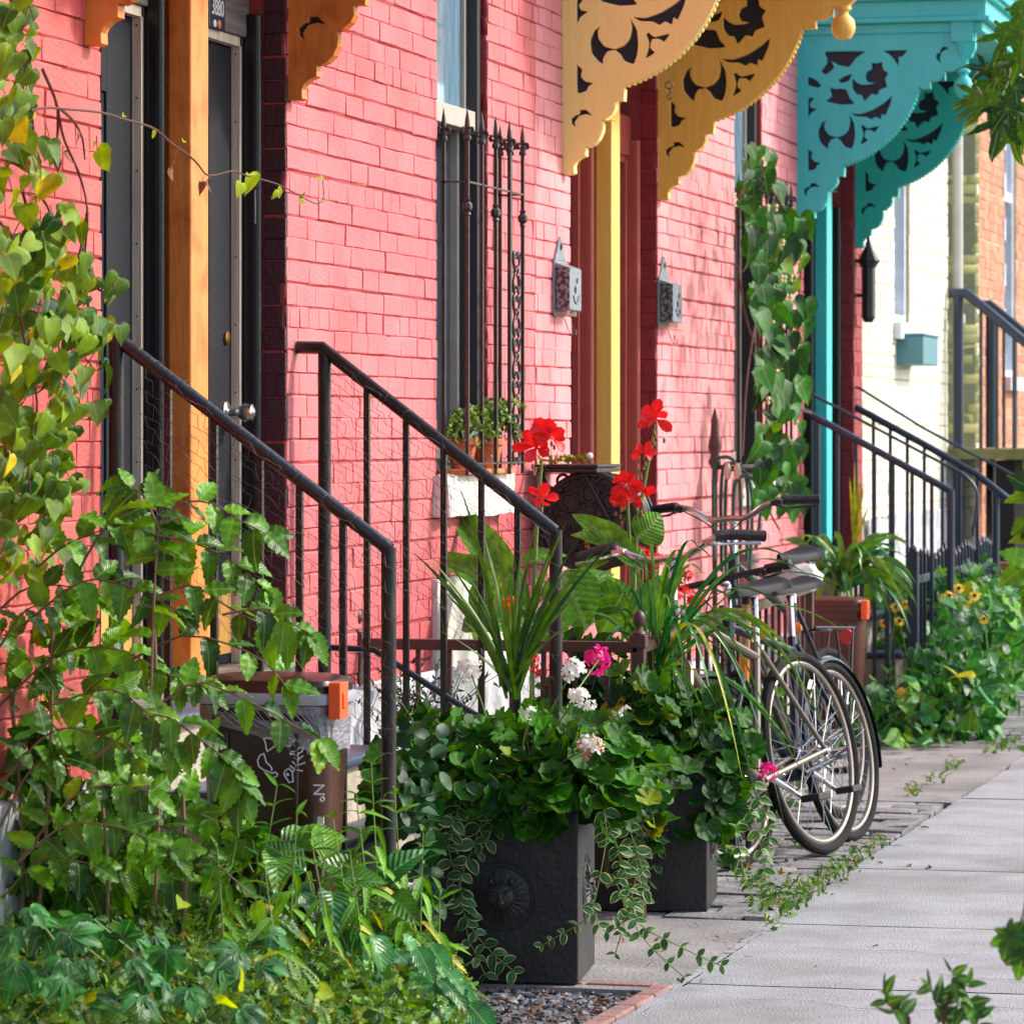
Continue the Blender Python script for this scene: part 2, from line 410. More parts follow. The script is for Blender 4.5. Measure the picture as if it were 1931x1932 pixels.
# ------------------------------------------------------------------ masonry
def bricks(mb, O, U, W, N, u0, u1, w0, w1, holes=(), pu=.19, pw=.0672, j=.003, depth=.014, rag=.0011, bulge=.0014, mi=0, phase=0.0, seed=1, rnd_len=0.15):
    """rows of separate, slightly uneven bricks on the patch O + u*U + w*W, faces towards N"""
    r = np.random.default_rng(seed); O, U, W, N = [np.array(a, float) for a in (O, U, W, N)]
    Q = []
    nr = int((w1 - w0) / pw + 1e-6); 
    for k in range(nr):
        a = w0 + k * pw; b = a + pw; mid = (a + b) / 2
        spans = [(u0, u1)]
        for h0, h1, g0, g1 in holes:
            if g0 < mid < g1:
                ns = []
                for s0, s1 in spans:
                    if h1 <= s0 or h0 >= s1: ns.append((s0, s1)); continue
                    if h0 > s0: ns.append((s0, h0))
                    if h1 < s1: ns.append((h1, s1))
                spans = ns
        header = (k % 6 == 3)
        for s0, s1 in spans:
            u = math.floor(s0 / pu) * pu + (pu / 2 if k % 2 else 0) + phase - pu
            dr = r.normal(0, .0025)
            while u < s1:
                l = (pu * .52 if header else pu) * (1 + r.uniform(-rnd_len, rnd_len) * .5); e0, e1 = max(u, s0), min(u + l, s1)
                if e1 - e0 > .02: Q.append((e0 + j / 3, e1 - j / 3, a + j * .5 + dr, b - j * .5 + dr, r.normal(0, bulge)))
                elif e1 > e0 + .002 and Q and abs(Q[-1][1] - e0) < .02: Q[-1] = (Q[-1][0], e1 - j / 2, *Q[-1][2:])
                u += l
    if not Q: return
    Q = np.array(Q); n = len(Q)
    def ring(ins, h, jit):
        c = []
        for uu, ww, su, sw in ((0, 2, 1, 1), (1, 2, -1, 1), (1, 3, -1, -1), (0, 3, 1, -1)):
            pu_ = Q[:, uu] + su * ins * .5 + r.normal(0, jit, n); pw_ = Q[:, ww] + sw * ins + r.normal(0, jit, n)
            hh = h + r.normal(0, jit * .5, n)
            c.append(O + pu_[:, None] * U + pw_[:, None] * W + hh[:, None] * N)
        return np.stack(c, 1)
    A = ring(-.001, np.full(n, -depth), 0); B = ring(.0004, Q[:, 4] - .0036, rag); C = ring(.0036, Q[:, 4], rag)
    V = np.concatenate([A, B, C], 1).reshape(-1, 3)
    base = (np.arange(n) * 12)[:, None, None]
    flip = np.dot(np.cross(U, W), N) < 0
    f = []
    for q in (0, 4):
        for i in range(4):
            i2 = (i + 1) % 4; f.append((q + i, q + i2, q + 4 + i2, q + 4 + i))
    f.append((8, 9, 10, 11)); f = np.array(f)
    if flip: f = f[:, ::-1]
    mb.add(V, (base + f[None]).reshape(-1, 4), mi)

def solid(mb, y0, y1, z1, holes, xb=-.35, x=-.0055, mi=0, z0=0):
    ys = sorted({y0, y1, *[v for h in holes for v in h[:2]]})
    for a, b in zip(ys[:-1], ys[1:]):
        hs = sorted([h for h in holes if h[0] <= a + 1e-6 and h[1] >= b - 1e-6], key=lambda h: h[2])
        z = z0
        for h in hs: 
            if h[2] > z: mb.box(xb, x, a, b, z, h[2], mi)
            z = h[3]
        if z < z1: mb.box(xb, x, a, b, z, z1, mi)

M_pinkA = mat('painted brick pink', (216, 116, 119), .62, (202, 93, 96), 1.6, .9, .4, 90, island=.06, c3=(192, 78, 82), s3=1.3, low_tone=(1.0, (176, 64, 72)), chips=(26, (120, 52, 50), .70))
M_pinkB = mat('sunlit pink brick', (234, 152, 154), .6, (222, 128, 132), 1.6, .8, .4, 90, island=.05, c3=(222, 110, 112), s3=1.3, low_tone=(.55, (186, 74, 86)), chips=(26, (140, 60, 60), .70))  # lighter pink, the sunlight on this wall is put into the colour
M_pinkShade = mat('vine shaded pink brick', (214, 100, 92), .6, (200, 84, 78), 1.6, .8, .4, 90, chips=(22, (110, 46, 44), .68), island=.05, c3=(190, 74, 74), s3=1.3)  # pink brick with the shade of the vine put into a redder colour
M_mortP = mat('grimy red joint', (146, 56, 58), .9, (170, 72, 74), 20, .6, .4, 80)
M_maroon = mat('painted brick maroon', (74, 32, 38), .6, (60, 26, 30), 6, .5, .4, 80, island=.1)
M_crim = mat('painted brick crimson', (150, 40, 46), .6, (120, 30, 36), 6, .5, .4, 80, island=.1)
M_cream = mat('painted brick cream', (238, 234, 216), .6, (232, 224, 196), 3, .7, .4, 70, island=.05, c3=(222, 208, 160), s3=.8)
M_mortC = mat('cream joint', (170, 160, 130), .9, (190, 180, 150), 20, .6)
M_yelb = mat('painted brick pale yellow', (236, 222, 150), .6, (226, 210, 130), 3, .5, .4, 70, island=.06)
M_orb = mat('orange brown brick', (196, 138, 104), .75, (176, 112, 84), 4, .7, .4, 70, island=.22)
M_mortO = mat('pale mortar', (205, 190, 175), .95, (170, 160, 150), 20, .6)
M_white = mat('white painted stone', (236, 230, 216), .7, (206, 200, 192), 5, .7, .5, 40, c3=(190, 186, 186), s3=4)
M_found = mat('flaking white foundation', (216, 216, 222), .85, (150, 152, 160), 9, .8, .9, 26, c3=(120, 118, 120), s3=5)
M_dark = mat('matte near black', (22, 22, 26), .8)  # near black for cornices, canopy roofs, stringers and nail heads

def house(name, label, y0, y1, ztop, holes, mb_mats, skirt=None, zb=0.0, seed=3, brk=True):
    h = thing(name, label, 'house', (0, (y0 + y1) / 2, 0))
    m = MB(); solid(m, y0, y1, ztop, holes, mi=1)
    m.box(-6, -.36, y0, y1, 0, ztop, 1)
    if brk:
        bricks(m, (0, 0, 0), (0, 1, 0), (0, 0, 1), (1, 0, 0), y0, y1, zb, ztop, holes, seed=seed)
    wob = m.build('wall', mb_mats, h, smooth=False)
    c = MB(); c.box(-6, .10, y0, y1, ztop, ztop + .18); c.box(-6, .16, y0, y1, ztop + .18, ztop + .3); c.build('cornice', M_white if 'cream' in name else M_dark, h, smooth=False, bevel=.01)
    return h

# ------------------------------------------------------------------ sawn brackets
def G(x, y): return ((x - 645) / .734, (1345 - y) / .734)     # traced in the drawing's own units
def um(p): return (p[0] / 1430, .95 - p[1] / 1476)            # -> metres out from wall, metres below the top board
LOW = [(0, 3), (50, 0), (60, 6), (58, 45), (68, 68), (92, 90), (124, 103), (124, 150), (108, 156), (140, 152), (172, 164), (198, 192), (216, 232), (220, 268), (212, 300), (186, 303),
       (220, 302), (250, 313), (275, 335), (290, 365), (287, 402), (262, 408), (262, 412), (338, 410), (340, 470), (318, 488)]
lowm = [um(p) for p in LOW]
arc = []
a0, a1 = lowm[-1], (lowm[-1][1], lowm[-1][0])
cx_, cy_ = .10, .10
r0 = math.hypot(a0[0] - cx_, a0[1] - cy_); t0 = math.atan2(a0[1] - cy_, a0[0] - cx_); t1 = math.atan2(a1[1] - cy_, a1[0] - cx_)
for i in range(1, 26):
    t = t0 + (t1 - t0) * i / 26; arc.append((cx_ + r0 * math.cos(t), cy_ + r0 * math.sin(t)))
upm = [(v, u) for u, v in reversed(lowm)]
upm = [(min(u, .90), v) for u, v in upm]
OUTER = lowm + arc + upm + [(.90, -.07), (0, -.07)]
HOLES_T = [
 [(800, 365), (1005, 365), (955, 400), (920, 445), (870, 435), (830, 415), (838, 450), (800, 482), (775, 470), (806, 430), (808, 398)],
 [(705, 500), (740, 520), (768, 545), (758, 555), (705, 540)],
 [(705, 600), (725, 610), (735, 640), (720, 660), (740, 672), (705, 702)],
 [(1045, 430), (1068, 438), (1095, 430), (1100, 470), (1127, 490), (1110, 520), (1122, 560), (1082, 575), (1070, 602), (1040, 595), (1005, 635), (990, 600), (965, 595), (945, 565), (940, 515), (962, 540), (990, 553), (1030, 552), (1052, 540), (1025, 530), (1013, 508), (1022, 480), (1048, 465)],
 [(1105, 365), (1228, 365), (1205, 395), (1185, 400), (1185, 450), (1165, 410), (1138, 380)],
 [(925, 690), (1000, 680), (1060, 660), (1120, 625), (1168, 580), (1142, 650), (1130, 710), (1100, 705), (1090, 726), (1060, 720), (1040, 726), (1010, 705), (960, 705)],
 [(795, 722), (765, 750), (752, 800), (765, 850), (795, 880), (808, 890), (812, 858), (835, 835), (857, 840), (870, 865), (882, 885), (935, 890), (945, 850), (955, 790), (945, 755), (925, 712), (912, 690), (924, 740), (912, 780), (885, 808), (850, 820), (815, 808), (797, 780), (788, 752)],
 [(990, 765), (1012, 777), (1085, 770), (1055, 800), (1030, 790), (1022, 808), (1040, 832), (990, 865), (1002, 820)],
 [(703, 870), (716, 905), (740, 916), (735, 938), (770, 965), (740, 985), (728, 998), (703, 1000)],
 [(820, 560), (842, 572), (880, 572), (905, 578), (920, 620), (947, 650), (880, 650), (800, 632), (832, 610)],
 [(870, 520), (900, 503), (935, 490), (918, 522), (880, 532)],
]
R2_T = {5: [(1595, 108), (1680, 118), (1770, 88), (1850, 38), (1912, -14), (1902, 50), (1862, 142), (1840, 130), (1830, 168), (1790, 150), (1760, 168), (1720, 148), (1650, 142)],
 6: [(1440, 152), (1395, 180), (1368, 240), (1375, 312), (1410, 357), (1445, 382), (1450, 345), (1470, 310), (1510, 302), (1537, 325), (1560, 362), (1617, 384), (1638, 330), (1645, 270), (1638, 190), (1612, 140), (1590, 106), (1602, 170), (1590, 232), (1560, 270), (1510, 288), (1455, 272), (1425, 232), (1420, 190)],
 7: [(1700, 200), (1732, 226), (1824, 208), (1786, 264), (1757, 246), (1722, 246), (1712, 290), (1738, 320), (1674, 358), (1692, 300), (1696, 262), (1680, 212)],
 8: [(1295, 336), (1302, 372), (1332, 402), (1325, 440), (1346, 466), (1398, 480), (1366, 502), (1355, 527), (1295, 537)],
 2: [(1295, -6), (1347, -6), (1315, 40), (1325, 66), (1367, 76), (1320, 112), (1295, 157)]}
HOLES = [[um(G(*p)) for p in h] for h in HOLES_T]
for i_, h_ in R2_T.items(): HOLES[i_] = [um((x - 1220, 990 - y)) for x, y in h_]
def grow(P, d):
    n = len(P); A = sum(P[i][0] * P[(i + 1) % n][1] - P[(i + 1) % n][0] * P[i][1] for i in range(n)); sg = 1 if A > 0 else -1; out = []
    for i in range(n):
        a, b, c = P[i - 1], P[i], P[(i + 1) % n]; n1 = Vector((b[1] - a[1], a[0] - b[0])); n2 = Vector((c[1] - b[1], b[0] - c[0]))
        n1.normalize(); n2.normalize(); m = n1 + n2
        m = m.normalized() if m.length > .3 else n1
        out.append((b[0] + sg * m.x * d, b[1] + sg * m.y * d))
    return out
def rounded(P):
    out = []; n = len(P)
    for i in range(n):
        a, b, c, d = [Vector(P[(i + k) % n]) for k in (-1, 0, 1, 2)]
        for t in (0, .35, .7):
            q = .5 * ((2 * b) + (c - a) * t * .8 + (2 * a - 5 * b + 4 * c - d) * t * t * .8 + (3 * b - a - 3 * c + d) * t ** 3 * .8) if t else b
            q = b.lerp(c, t) * .45 + q * .55; out.append((q.x, q.y))
    return out
HOLES = [rounded(h if i in R2_T else grow(h, .007)) for i, h in enumerate(HOLES)]
crs = [(45, 310), (70, 330), (90, 335), (95, 360), (130, 360), (175, 320), (130, 335), (90, 325), (65, 290), (75, 255), (50, 280)]
HOLES.append(grow([um(p) for p in crs], .003)); HOLES.append(grow([(v, u) for u, v in (um(p) for p in crs)], .003))

def sheet(outer, holes, th, bev=.003):
    cu = bpy.data.curves.new('tmp', 'CURVE'); cu.dimensions = '2D'; cu.fill_mode = 'BOTH'; cu.extrude = th / 2 - bev; cu.bevel_depth = bev; cu.bevel_resolution = 1
    for lp in [outer] + list(holes):
        sp = cu.splines.new('POLY'); sp.points.add(len(lp) - 1); sp.use_cyclic_u = True
        for i, (u, v) in enumerate(lp): sp.points[i].co = (u, -v, 0, 1)
    o = bpy.data.objects.new('tmp', cu); col.objects.link(o)
    dg = bpy.context.evaluated_depsgraph_get(); me = bpy.data.meshes.new_from_object(o.evaluated_get(dg))
    V = [tuple(v.co) for v in me.vertices]; F = [tuple(p.vertices) for p in me.polygons]
    bpy.data.objects.remove(o); bpy.data.curves.remove(cu); bpy.data.meshes.remove(me)
    return np.array(V), F
SHEET = sheet(OUTER, HOLES, .05)
M_navy = mat('navy backing board', (22, 34, 50), .6, (16, 26, 40), 10, .5)

def bracket(parent, y, ztop, m):
    V, F = SHEET; P = np.c_[V[:, 0], np.full(len(V), y) + V[:, 2], ztop + V[:, 1]]
    b = MB(); b.add(P, F); br = b.build('bracket', m, parent, smooth=False)
    k = MB(); k.box(.03, .56, y - .006, y + .006, ztop - .60, ztop - .01); k.box(.03, .30, y - .0065, y + .0065, ztop - .78, ztop - .598)
    k.box(.55, .72, y - .0065, y + .0065, ztop - .28, ztop - .02)
    # clip the backing to the bracket by following its curve
    pts = [(.02, .02)] + [(u * .96, v * .96) for u, v in [(0.02, .80), (.15, .78), (.2, .64)]] + [(cx_ + (u - cx_) * .93, cy_ + (v - cy_) * .93) for u, v in arc] + [(.62, .2), (.75, .12), (.76, .02)]
    k = MB(); V2, F2 = sheet(pts, [], .012, .001); k.add(np.c_[V2[:, 0], np.full(len(V2), y) + V2[:, 2], ztop + V2[:, 1]], F2)
    k.build('backing_board', M_navy, br, smooth=False)
    d = MB()
    for i in range(0, 27):
        t = t0 + (t1 - t0) * (i + .5) / 27; c = (cx_ + (r0 + .002) * math.cos(t), y, ztop - cy_ - (r0 + .002) * math.sin(t)); d.ball(c, .011, 8)
    d.build('bead_trim', m, br)
    return br
def drop_finial(parent, x, y, zt, m):
    b = MB(); b.box(x - .055, x + .055, y - .055, y + .055, zt - .02, zt + .1)
    b.lathe((x, y, zt - .30), [(0.005, 0), (.030, .006), (.047, .03), (.052, .055), (.045, .085), (.022, .108), (.020, .12), (.034, .128), (.034, .14), (.022, .15), (.026, .19), (.040, .225), (.044, .25), (.052, .27), (.055, .29)], 16)
    b.build('drop_finial', m, parent, bevel=.0)
def canopy(parent, y0, m, roof, x1=.93):
    yb = y0 - .22; ye = y0 + 1.82; b = MB(); z = 3.51
    for dx, z0, z1 in ((-.02, 0, .05), (.02, .05, .075), (.0, .075, .16), (.03, .16, .18), (.05, .18, .20), (.035, .2, .27), (.09, .27, .30), (.11, .30, .335)):
        b.box(-.01, x1 + dx, yb - dx, ye + dx, z + z0, z + z1)
    b.build('canopy', m, parent, smooth=False, bevel=.006)
    r = MB(); r.box(-.01, x1 + .09, yb - .09, ye + .09, z + .337, z + .37); r.build('canopy_roof', roof, parent, smooth=False)

# ------------------------------------------------------------------ double doorway
M_cstrip = mat('bleached weather strip', (214, 200, 178), .8, (170, 150, 130), 30, .6, .3, 80, stretch=(1, 1, .08))
M_oldwood = mat('weathered grey wood', (128, 116, 108), .85, (84, 74, 70), 14, .9, .6, 40, stretch=(1, .15, 6))
M_steel = mat('brushed steel', (200, 200, 200), .25, metal=1.0)
M_brass = mat('old brass', (150, 110, 60), .4, metal=.9)
M_tan = mat('tan kick plate', (214, 160, 84), .5, (190, 136, 66), 12, .5, .2, 60)
M_glass = mat('window glass', (40, 52, 60), .04, (60, 70, 78), 3, .5, spec=1.0)
M_blackp = mat('black gloss paint', (18, 19, 24), .35, (12, 13, 17), 12, .5, .15, 50)
def portal(h, y0, post, doorm, frame, strip, reveal_m, post_extra=None, kick=None, ztop=3.3, zt=.82, knob=False):
    yb = y0 + 1.556; zh = 2.64
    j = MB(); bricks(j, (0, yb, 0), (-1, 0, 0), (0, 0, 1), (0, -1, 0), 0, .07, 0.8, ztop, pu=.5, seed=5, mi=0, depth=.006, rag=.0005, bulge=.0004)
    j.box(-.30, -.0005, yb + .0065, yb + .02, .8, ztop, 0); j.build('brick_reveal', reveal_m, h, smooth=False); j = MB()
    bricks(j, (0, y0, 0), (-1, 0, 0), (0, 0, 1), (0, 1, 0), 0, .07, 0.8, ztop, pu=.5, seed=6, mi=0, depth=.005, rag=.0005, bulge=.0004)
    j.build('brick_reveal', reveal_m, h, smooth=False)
    for k in range(2):
        a = y0 + (0 if k == 0 else .85); e = a + .70 if k == 0 else yb
        d = MB(); d.box(-.20, -.165, a + .01, e - .065, zt, zh)                  # leaf
        # raised stiles and rails round the glass
        d.box(-.165, -.150, e - .26, e - .065, zt, zh); d.box(-.165, -.150, a + .01, a + .05, zt, zh)
        d.box(-.165, -.1502, a + .05, e - .26, 2.42, zh); d.box(-.165, -.1502, a + .05, e - .26, zt, zt + .42)
        lf = d.build('door', doorm, h, smooth=False, bevel=.003)
        g = MB(); g.box(-.163, -.158, a + .05, e - .26, zt + .42, 2.42); g.build('door_glass', M_glass, lf, smooth=False)
        if kick:
            g = MB(); g.box(-.149, -.146, a + .02, e - .07, zt + .03, zt + .21); g.build('kick_plate', kick, lf, smooth=False, bevel=.001)
        if knob and k == 1:
            g = MB(); ky = e - .115; kz = 1.56
            g.lathe((-.15, ky, kz), [(.034, 0), (.034, .006), (.028, .01), (.012, .014), (.011, .035), (.016, .042), (.026, .055), (.029, .07), (.025, .084), (.008, .092)], 20, axis=(1, 0, 0))
            g.build('door_knob', M_steel, lf)
            g = MB(); g.lathe((-.15, ky, 1.78), [(.02, 0), (.02, .008), (.009, .012), (.002, .012)], 14, axis=(1, 0, 0)); g.build('deadbolt', M_brass, lf)
        s = MB(); s.box(-.15, -.122, e - .064, e - .05, zt, zh + .03); s.box(-.15, -.122, a, e - .05, zh + .002, zh + .03)
        for q in range(9): s.lathe((-.135, e - .0645, zt + .2 + q * .2), [(.003, 0), (.003, .002)], 6, axis=(0, -1, 0), mi=1)
        s.build('weather_strip', [strip, M_dark], h, smooth=False, bevel=.002)
        f = MB(); f.box(-.21, -.12, e - .049, e - .002, zt, zh + .1); f.box(-.12, -.085, e - .04, e - .002, zt, zh + .1)
        f.lathe((-.085, e - .022, zt), [(.018, 0), (.018, zh + .1 - zt)], 12)
        f.box(-.21, -.12, a + .0, a + .03, zt, zh)
        f.build('door_frame', frame, h, smooth=True, bevel=.003)
    p = MB(); p.box(-.068, .0, y0 + .70, y0 + .85, zt, ztop); p.box(-.2, -.069, y0 + .72, y0 + .83, zt, ztop)
    p.box(-.072, .012, y0 + .69, y0 + .86, zt, zt + .02)
    p.build('centre_post', post, h, smooth=False, bevel=.006)
    t = MB(); t.box(-.19, -.11, y0 + .01, y0 + .70, zh + .032, zh + .20); t.box(-.19, -.11, y0 + .85, yb - .01, zh + .032, zh + .20)
    t.build('lintel_board', M_oldwood if knob else frame, h, smooth=False, bevel=.004)
    g = MB(); g.box(-.2, -.19, y0 + .01, yb - .01, zh + .2, ztop); g.build('transom_glass', M_glass, h, smooth=False)
    g = MB(); g.box(-.35, .03, y0 - .01, yb + .01, zt - .05, zt - .001); g.build('threshold', M_oldwood, h, smooth=False, bevel=.004)

YO, YY, YT = 9.53, 14.69, 19.76
def hole(y0): return (y0, y0 + 1.56, .80, 3.3)
# pink house with the orange doorway
W1 = (12.76, 13.43, 1.36, 3.7)
hA0 = house('shaded_pink_wall', 'pink house wall at the left edge, vine shade put into its coral red colour', 2.0, 9.525, 5.4, [], [M_pinkShade, M_mortP], seed=2)  # left end of the pink house, split off to carry its shaded colour
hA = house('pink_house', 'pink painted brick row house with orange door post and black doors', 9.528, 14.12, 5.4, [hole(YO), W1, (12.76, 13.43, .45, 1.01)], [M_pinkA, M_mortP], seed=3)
M_orange = mat('orange gloss paint', (230, 136, 56), .5, (212, 114, 42), 7, .6, .5, 30, stretch=(1, 1, .2), chips=(40, (120, 80, 56), .69), c3=(190, 96, 30), s3=9)
M_door = mat('slate grey door paint', (28, 32, 40), .62, (20, 23, 30), 9, .6, .2, 60, spec=.25, chips=(60, (120, 120, 124), .75))
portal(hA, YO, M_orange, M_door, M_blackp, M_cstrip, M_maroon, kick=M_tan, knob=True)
for yy in (YO - .10, YO + 1.60): bracket(hA, yy, 3.44, M_orange)
canopy(hA, YO, M_orange, M_dark)
sp = MB()   # round black downpipe-like bead beside the second door and a bright catch plate
sp.box(-.084, -.081, YO + 1.515, YO + 1.54, 2.12, 2.22); sp.lathe((-.081, YO + 1.527, 2.14), [(.004, 0), (.004, .002)], 8, axis=(1, 0, 0), mi=1); sp.lathe((-.081, YO + 1.527, 2.20), [(.004, 0), (.004, .002)], 8, axis=(1, 0, 0), mi=1)
sp.build('catch_plate', [mat('pale metal', (190, 186, 190), .4), M_dark], hA, smooth=False)
# number plate
M_plate = mat('enamel blue', (34, 52, 84), .25); M_enw = mat('enamel white', (240, 240, 236), .3)
plate = MB(); plate.box(-.109, -.105, YO + 1.165, YO + 1.305, 2.668, 2.785); 
plo = plate.build('number_plate', M_plate, None, smooth=False, bevel=.002)
tag(plo, 'small dark blue enamel plate with white numerals 3880 above the second black door', 'house number')
def text_mesh(s, name, m, parent, loc, xdir, updir, size, sx=1.0):
    cu = bpy.data.curves.new('t', 'FONT'); cu.body = s; cu.size = size; cu.extrude = .0012; cu.align_x = 'CENTER'; cu.align_y = 'CENTER'
    o = bpy.data.objects.new('t', cu); col.objects.link(o); dg = bpy.context.evaluated_depsgraph_get()
    me = bpy.data.meshes.new_from_object(o.evaluated_get(dg)); V = np.array([tuple(v.co) for v in me.vertices]); F = [tuple(p.vertices) for p in me.polygons]
    bpy.data.objects.remove(o); bpy.data.curves.remove(cu); bpy.data.meshes.remove(me)
    X = np.array(Vector(xdir).normalized()); Yv = np.array(Vector(updir).normalized()); Z = np.cross(X, Yv)
    b = MB(); b.add(V[:, :1] * X * sx + V[:, 1:2] * Yv + V[:, 2:] * Z + np.array(loc), F)
    return b.build(name, m, parent, smooth=False)
text_mesh('3880', 'numerals', M_enw, plo, (-.1045, YO + 1.236, 2.728), (0, 1, 0), (0, 0, 1), .068, .80)
nb = MB(); nb.ball((-.104, YO + 1.21, 2.682), .012, 8, sc=(.3, 1, 1)); nb.ball((-.104, YO + 1.25, 2.684), .014, 8, sc=(.3, 1, 1), mi=1); nb.build('painted_flowers', [M_enw, mat('plate orange', (220, 120, 60), .4)], plo)

# sash windows
M_sash = mat('putty coloured sash', (176, 168, 156), .6, (150, 142, 130), 12, .5)
M_sashd = mat('charcoal sash', (52, 52, 54), .6, (40, 40, 44), 12, .5)
M_curt = mat('grey curtain', (150, 160, 168), .9, (110, 124, 138), 20, .8, stretch=(1, 12, .3))
M_glz = mat('sky-lit window pane', (84, 118, 138), .06, (128, 156, 170), 9, .7, spec=1.0, stretch=(1, 6, .6))
def sash(h, W, x=-.055, fm=None, fm2=None, mid=2.60, low=None):
    fm = fm or M_sash; fm2 = fm2 or M_sashd; y0, y1, z0, z1 = W
    f = MB(); f.box(x - .08, x + .03, y1 - .045, y1 - .003, z0, z1); f.box(x - .08, x + .015, y0 + .003, y0 + .045, z0, z1); f.box(x - .08, x + .03, y0 + .045, y1 - .045, z0 + .002, z0 + .05)
    wn = f.build('window', fm2 if 'white' not in fm.name else fm, h, smooth=False, bevel=.004)
    f = MB(); f.box(x - .045, x + .022, y0 + .045, y1 - .045, mid - .035, mid + .035); f.box(x - .05, x - .01, y0 + .046, y0 + .09, mid + .035, z1 - .01); f.box(x - .028, x - .01, y1 - .07, y1 - .046, mid + .035, z1 - .01)
    f.box(x - .08, x - .045, y0 + .046, y0 + .10, z0 + .05, mid - .035); f.box(x - .068, x - .035, y1 - .075, y1 - .046, z0 + .05, mid - .035); f.box(x - .079, x - .05, y0 + .10, y1 - .12, z0 + .05, z0 + .11)
    f.build('sash_frame', [fm], wn, smooth=False, bevel=.003)
    f = MB(); f.box(x - .03, x - .026, y0 + .09, y1 - .046, mid + .03, z1 - .01); f.build('upper_pane', M_glz, wn, smooth=False)
    f = MB(); f.box(x - .068, x - .064, y0 + .10, y1 - .075, z0 + .11, mid - .03); f.build('lower_pane', M_glass, wn, smooth=False)
    return wn
sash(hA, W1)
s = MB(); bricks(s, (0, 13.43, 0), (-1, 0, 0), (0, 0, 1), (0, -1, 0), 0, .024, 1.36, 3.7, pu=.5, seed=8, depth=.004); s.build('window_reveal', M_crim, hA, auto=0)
s = MB()
def roughbox(mb, x0, x1, y0, y1, z0, z1, n=.006, mi=0, seed=1):
    r = np.random.default_rng(seed); xs = np.linspace(x0, x1, 5); ys = np.linspace(y0, y1, 14); zs = np.linspace(z0, z1, 7); X = [xs, ys, zs]
    def face(ax, val, flip):
        o = [a for a in range(3) if a != ax]; A, B = X[o[0]], X[o[1]]; V = []
        for i, a in enumerate(A):
            for j, b in enumerate(B):
                p = [0, 0, 0]; p[ax] = val; p[o[0]] = a; p[o[1]] = b
                h = np.random.default_rng(int(abs(p[0] * 7919 + p[1] * 104729 + p[2] * 1299709) * 100) % 99991 + seed); V.append(np.array(p) + h.normal(0, n, 3))
        nb_ = len(B); F = [(i * nb_ + j, (i + 1) * nb_ + j, (i + 1) * nb_ + j + 1, i * nb_ + j + 1) for i in range(len(A) - 1) for j in range(nb_ - 1)]
        if flip: F = [f[::-1] for f in F]
        mb.add(V, F, mi)
    face(0, x1, False); face(0, x0, True); face(1, y0, False); face(1, y1, True); face(2, z1, False); face(2, z0, True)
roughbox(s, -.09, .052, 12.71, 13.60, 1.215, 1.355, .0035); s.build('window_sill', M_white, hA, auto=50)
s = MB(); roughbox(s, -.05, .02, 12.70, 13.60, .60, 1.005, .003, seed=4); s.build('basement_window_panel', M_white, hA, auto=50)
s = MB(); roughbox(s, -.02, .045, 11.15, 14.1, 0, .70, .010, seed=9); s.build('foundation', M_found, hA, auto=60)
s = MB(); roughbox(s, -.02, .04, 2.0, 9.5, 0, .62, .006, seed=19); s.build('foundation', M_found, hA0, auto=60)

# pink house with the yellow doorway
W2 = (17.94, 18.62, 1.30, 3.7)
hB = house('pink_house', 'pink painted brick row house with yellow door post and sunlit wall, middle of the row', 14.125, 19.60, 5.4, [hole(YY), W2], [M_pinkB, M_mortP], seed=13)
M_yel = mat('yellow gloss paint', (244, 196, 96), .5, (236, 184, 80), 6, .5, .4, 30, stretch=(1, 1, .2), chips=(36, (150, 110, 70), .70)); M_yelLit = mat('lit yellow paint', (255, 232, 140), .5, (252, 224, 128), 6, .5, .4, 30, stretch=(1, 1, .2), chips=(36, (170, 140, 100), .70))  # one yellow paint; the paler copy has the near bracket's light in its colour
M_ddoor = mat('oxblood door paint', (66, 26, 30), .5, (64, 28, 32), 9, .5); M_salm = mat('salmon frame paint', (178, 82, 70), .5, (160, 68, 60), 9, .5)
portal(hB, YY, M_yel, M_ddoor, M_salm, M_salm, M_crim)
bracket(hB, YY - .11, 3.44, M_yelLit); bracket(hB, YY + 1.60, 3.44, M_yel); canopy(hB, YY, M_yel, M_dark)
drop_finial(hB, .79, YY + 1.60, 3.45, M_yel); drop_finial(hB, .84, YY - .11, 3.45, M_yelLit)
sash(hB, W2); s = MB(); roughbox(s, -.09, .05, 17.9, 18.75, 1.16, 1.295, .003); s.build('window_sill', M_white, hB, auto=50)
s = MB(); roughbox(s, -.02, .04, 14.15, 19.55, 0, .5, .012, seed=29); s.build('foundation', M_found, hB, auto=60)

# teal doorway house
hC = house('narrow_red_house', 'narrow crimson brick house front holding the turquoise doorway, canopy and brackets', 19.605, 21.60, 5.4, [hole(YT)], [M_crim, M_mortP], seed=23)
M_teal = mat('turquoise gloss paint', (62, 202, 196), .5, (48, 186, 182), 6, .5, .35, 30, stretch=(1, 1, .2), chips=(34, (150, 150, 140), .70)); M_teal2 = mat('sea green gloss paint', (56, 190, 172), .5, (46, 176, 160), 6, .5, .35, 30, stretch=(1, 1, .2), chips=(34, (150, 150, 140), .70))
portal(hC, YT, M_teal, M_blackp, M_blackp, M_blackp, M_crim)
bracket(hC, YT - .16, 3.47, M_teal); bracket(hC, YT + 1.62, 3.47, M_teal2); canopy(hC, YT, M_teal, M_dark, .96)
drop_finial(hC, .84, YT - .16, 3.48, M_teal); drop_finial(hC, .84, YT + 1.62, 3.48, M_teal2)

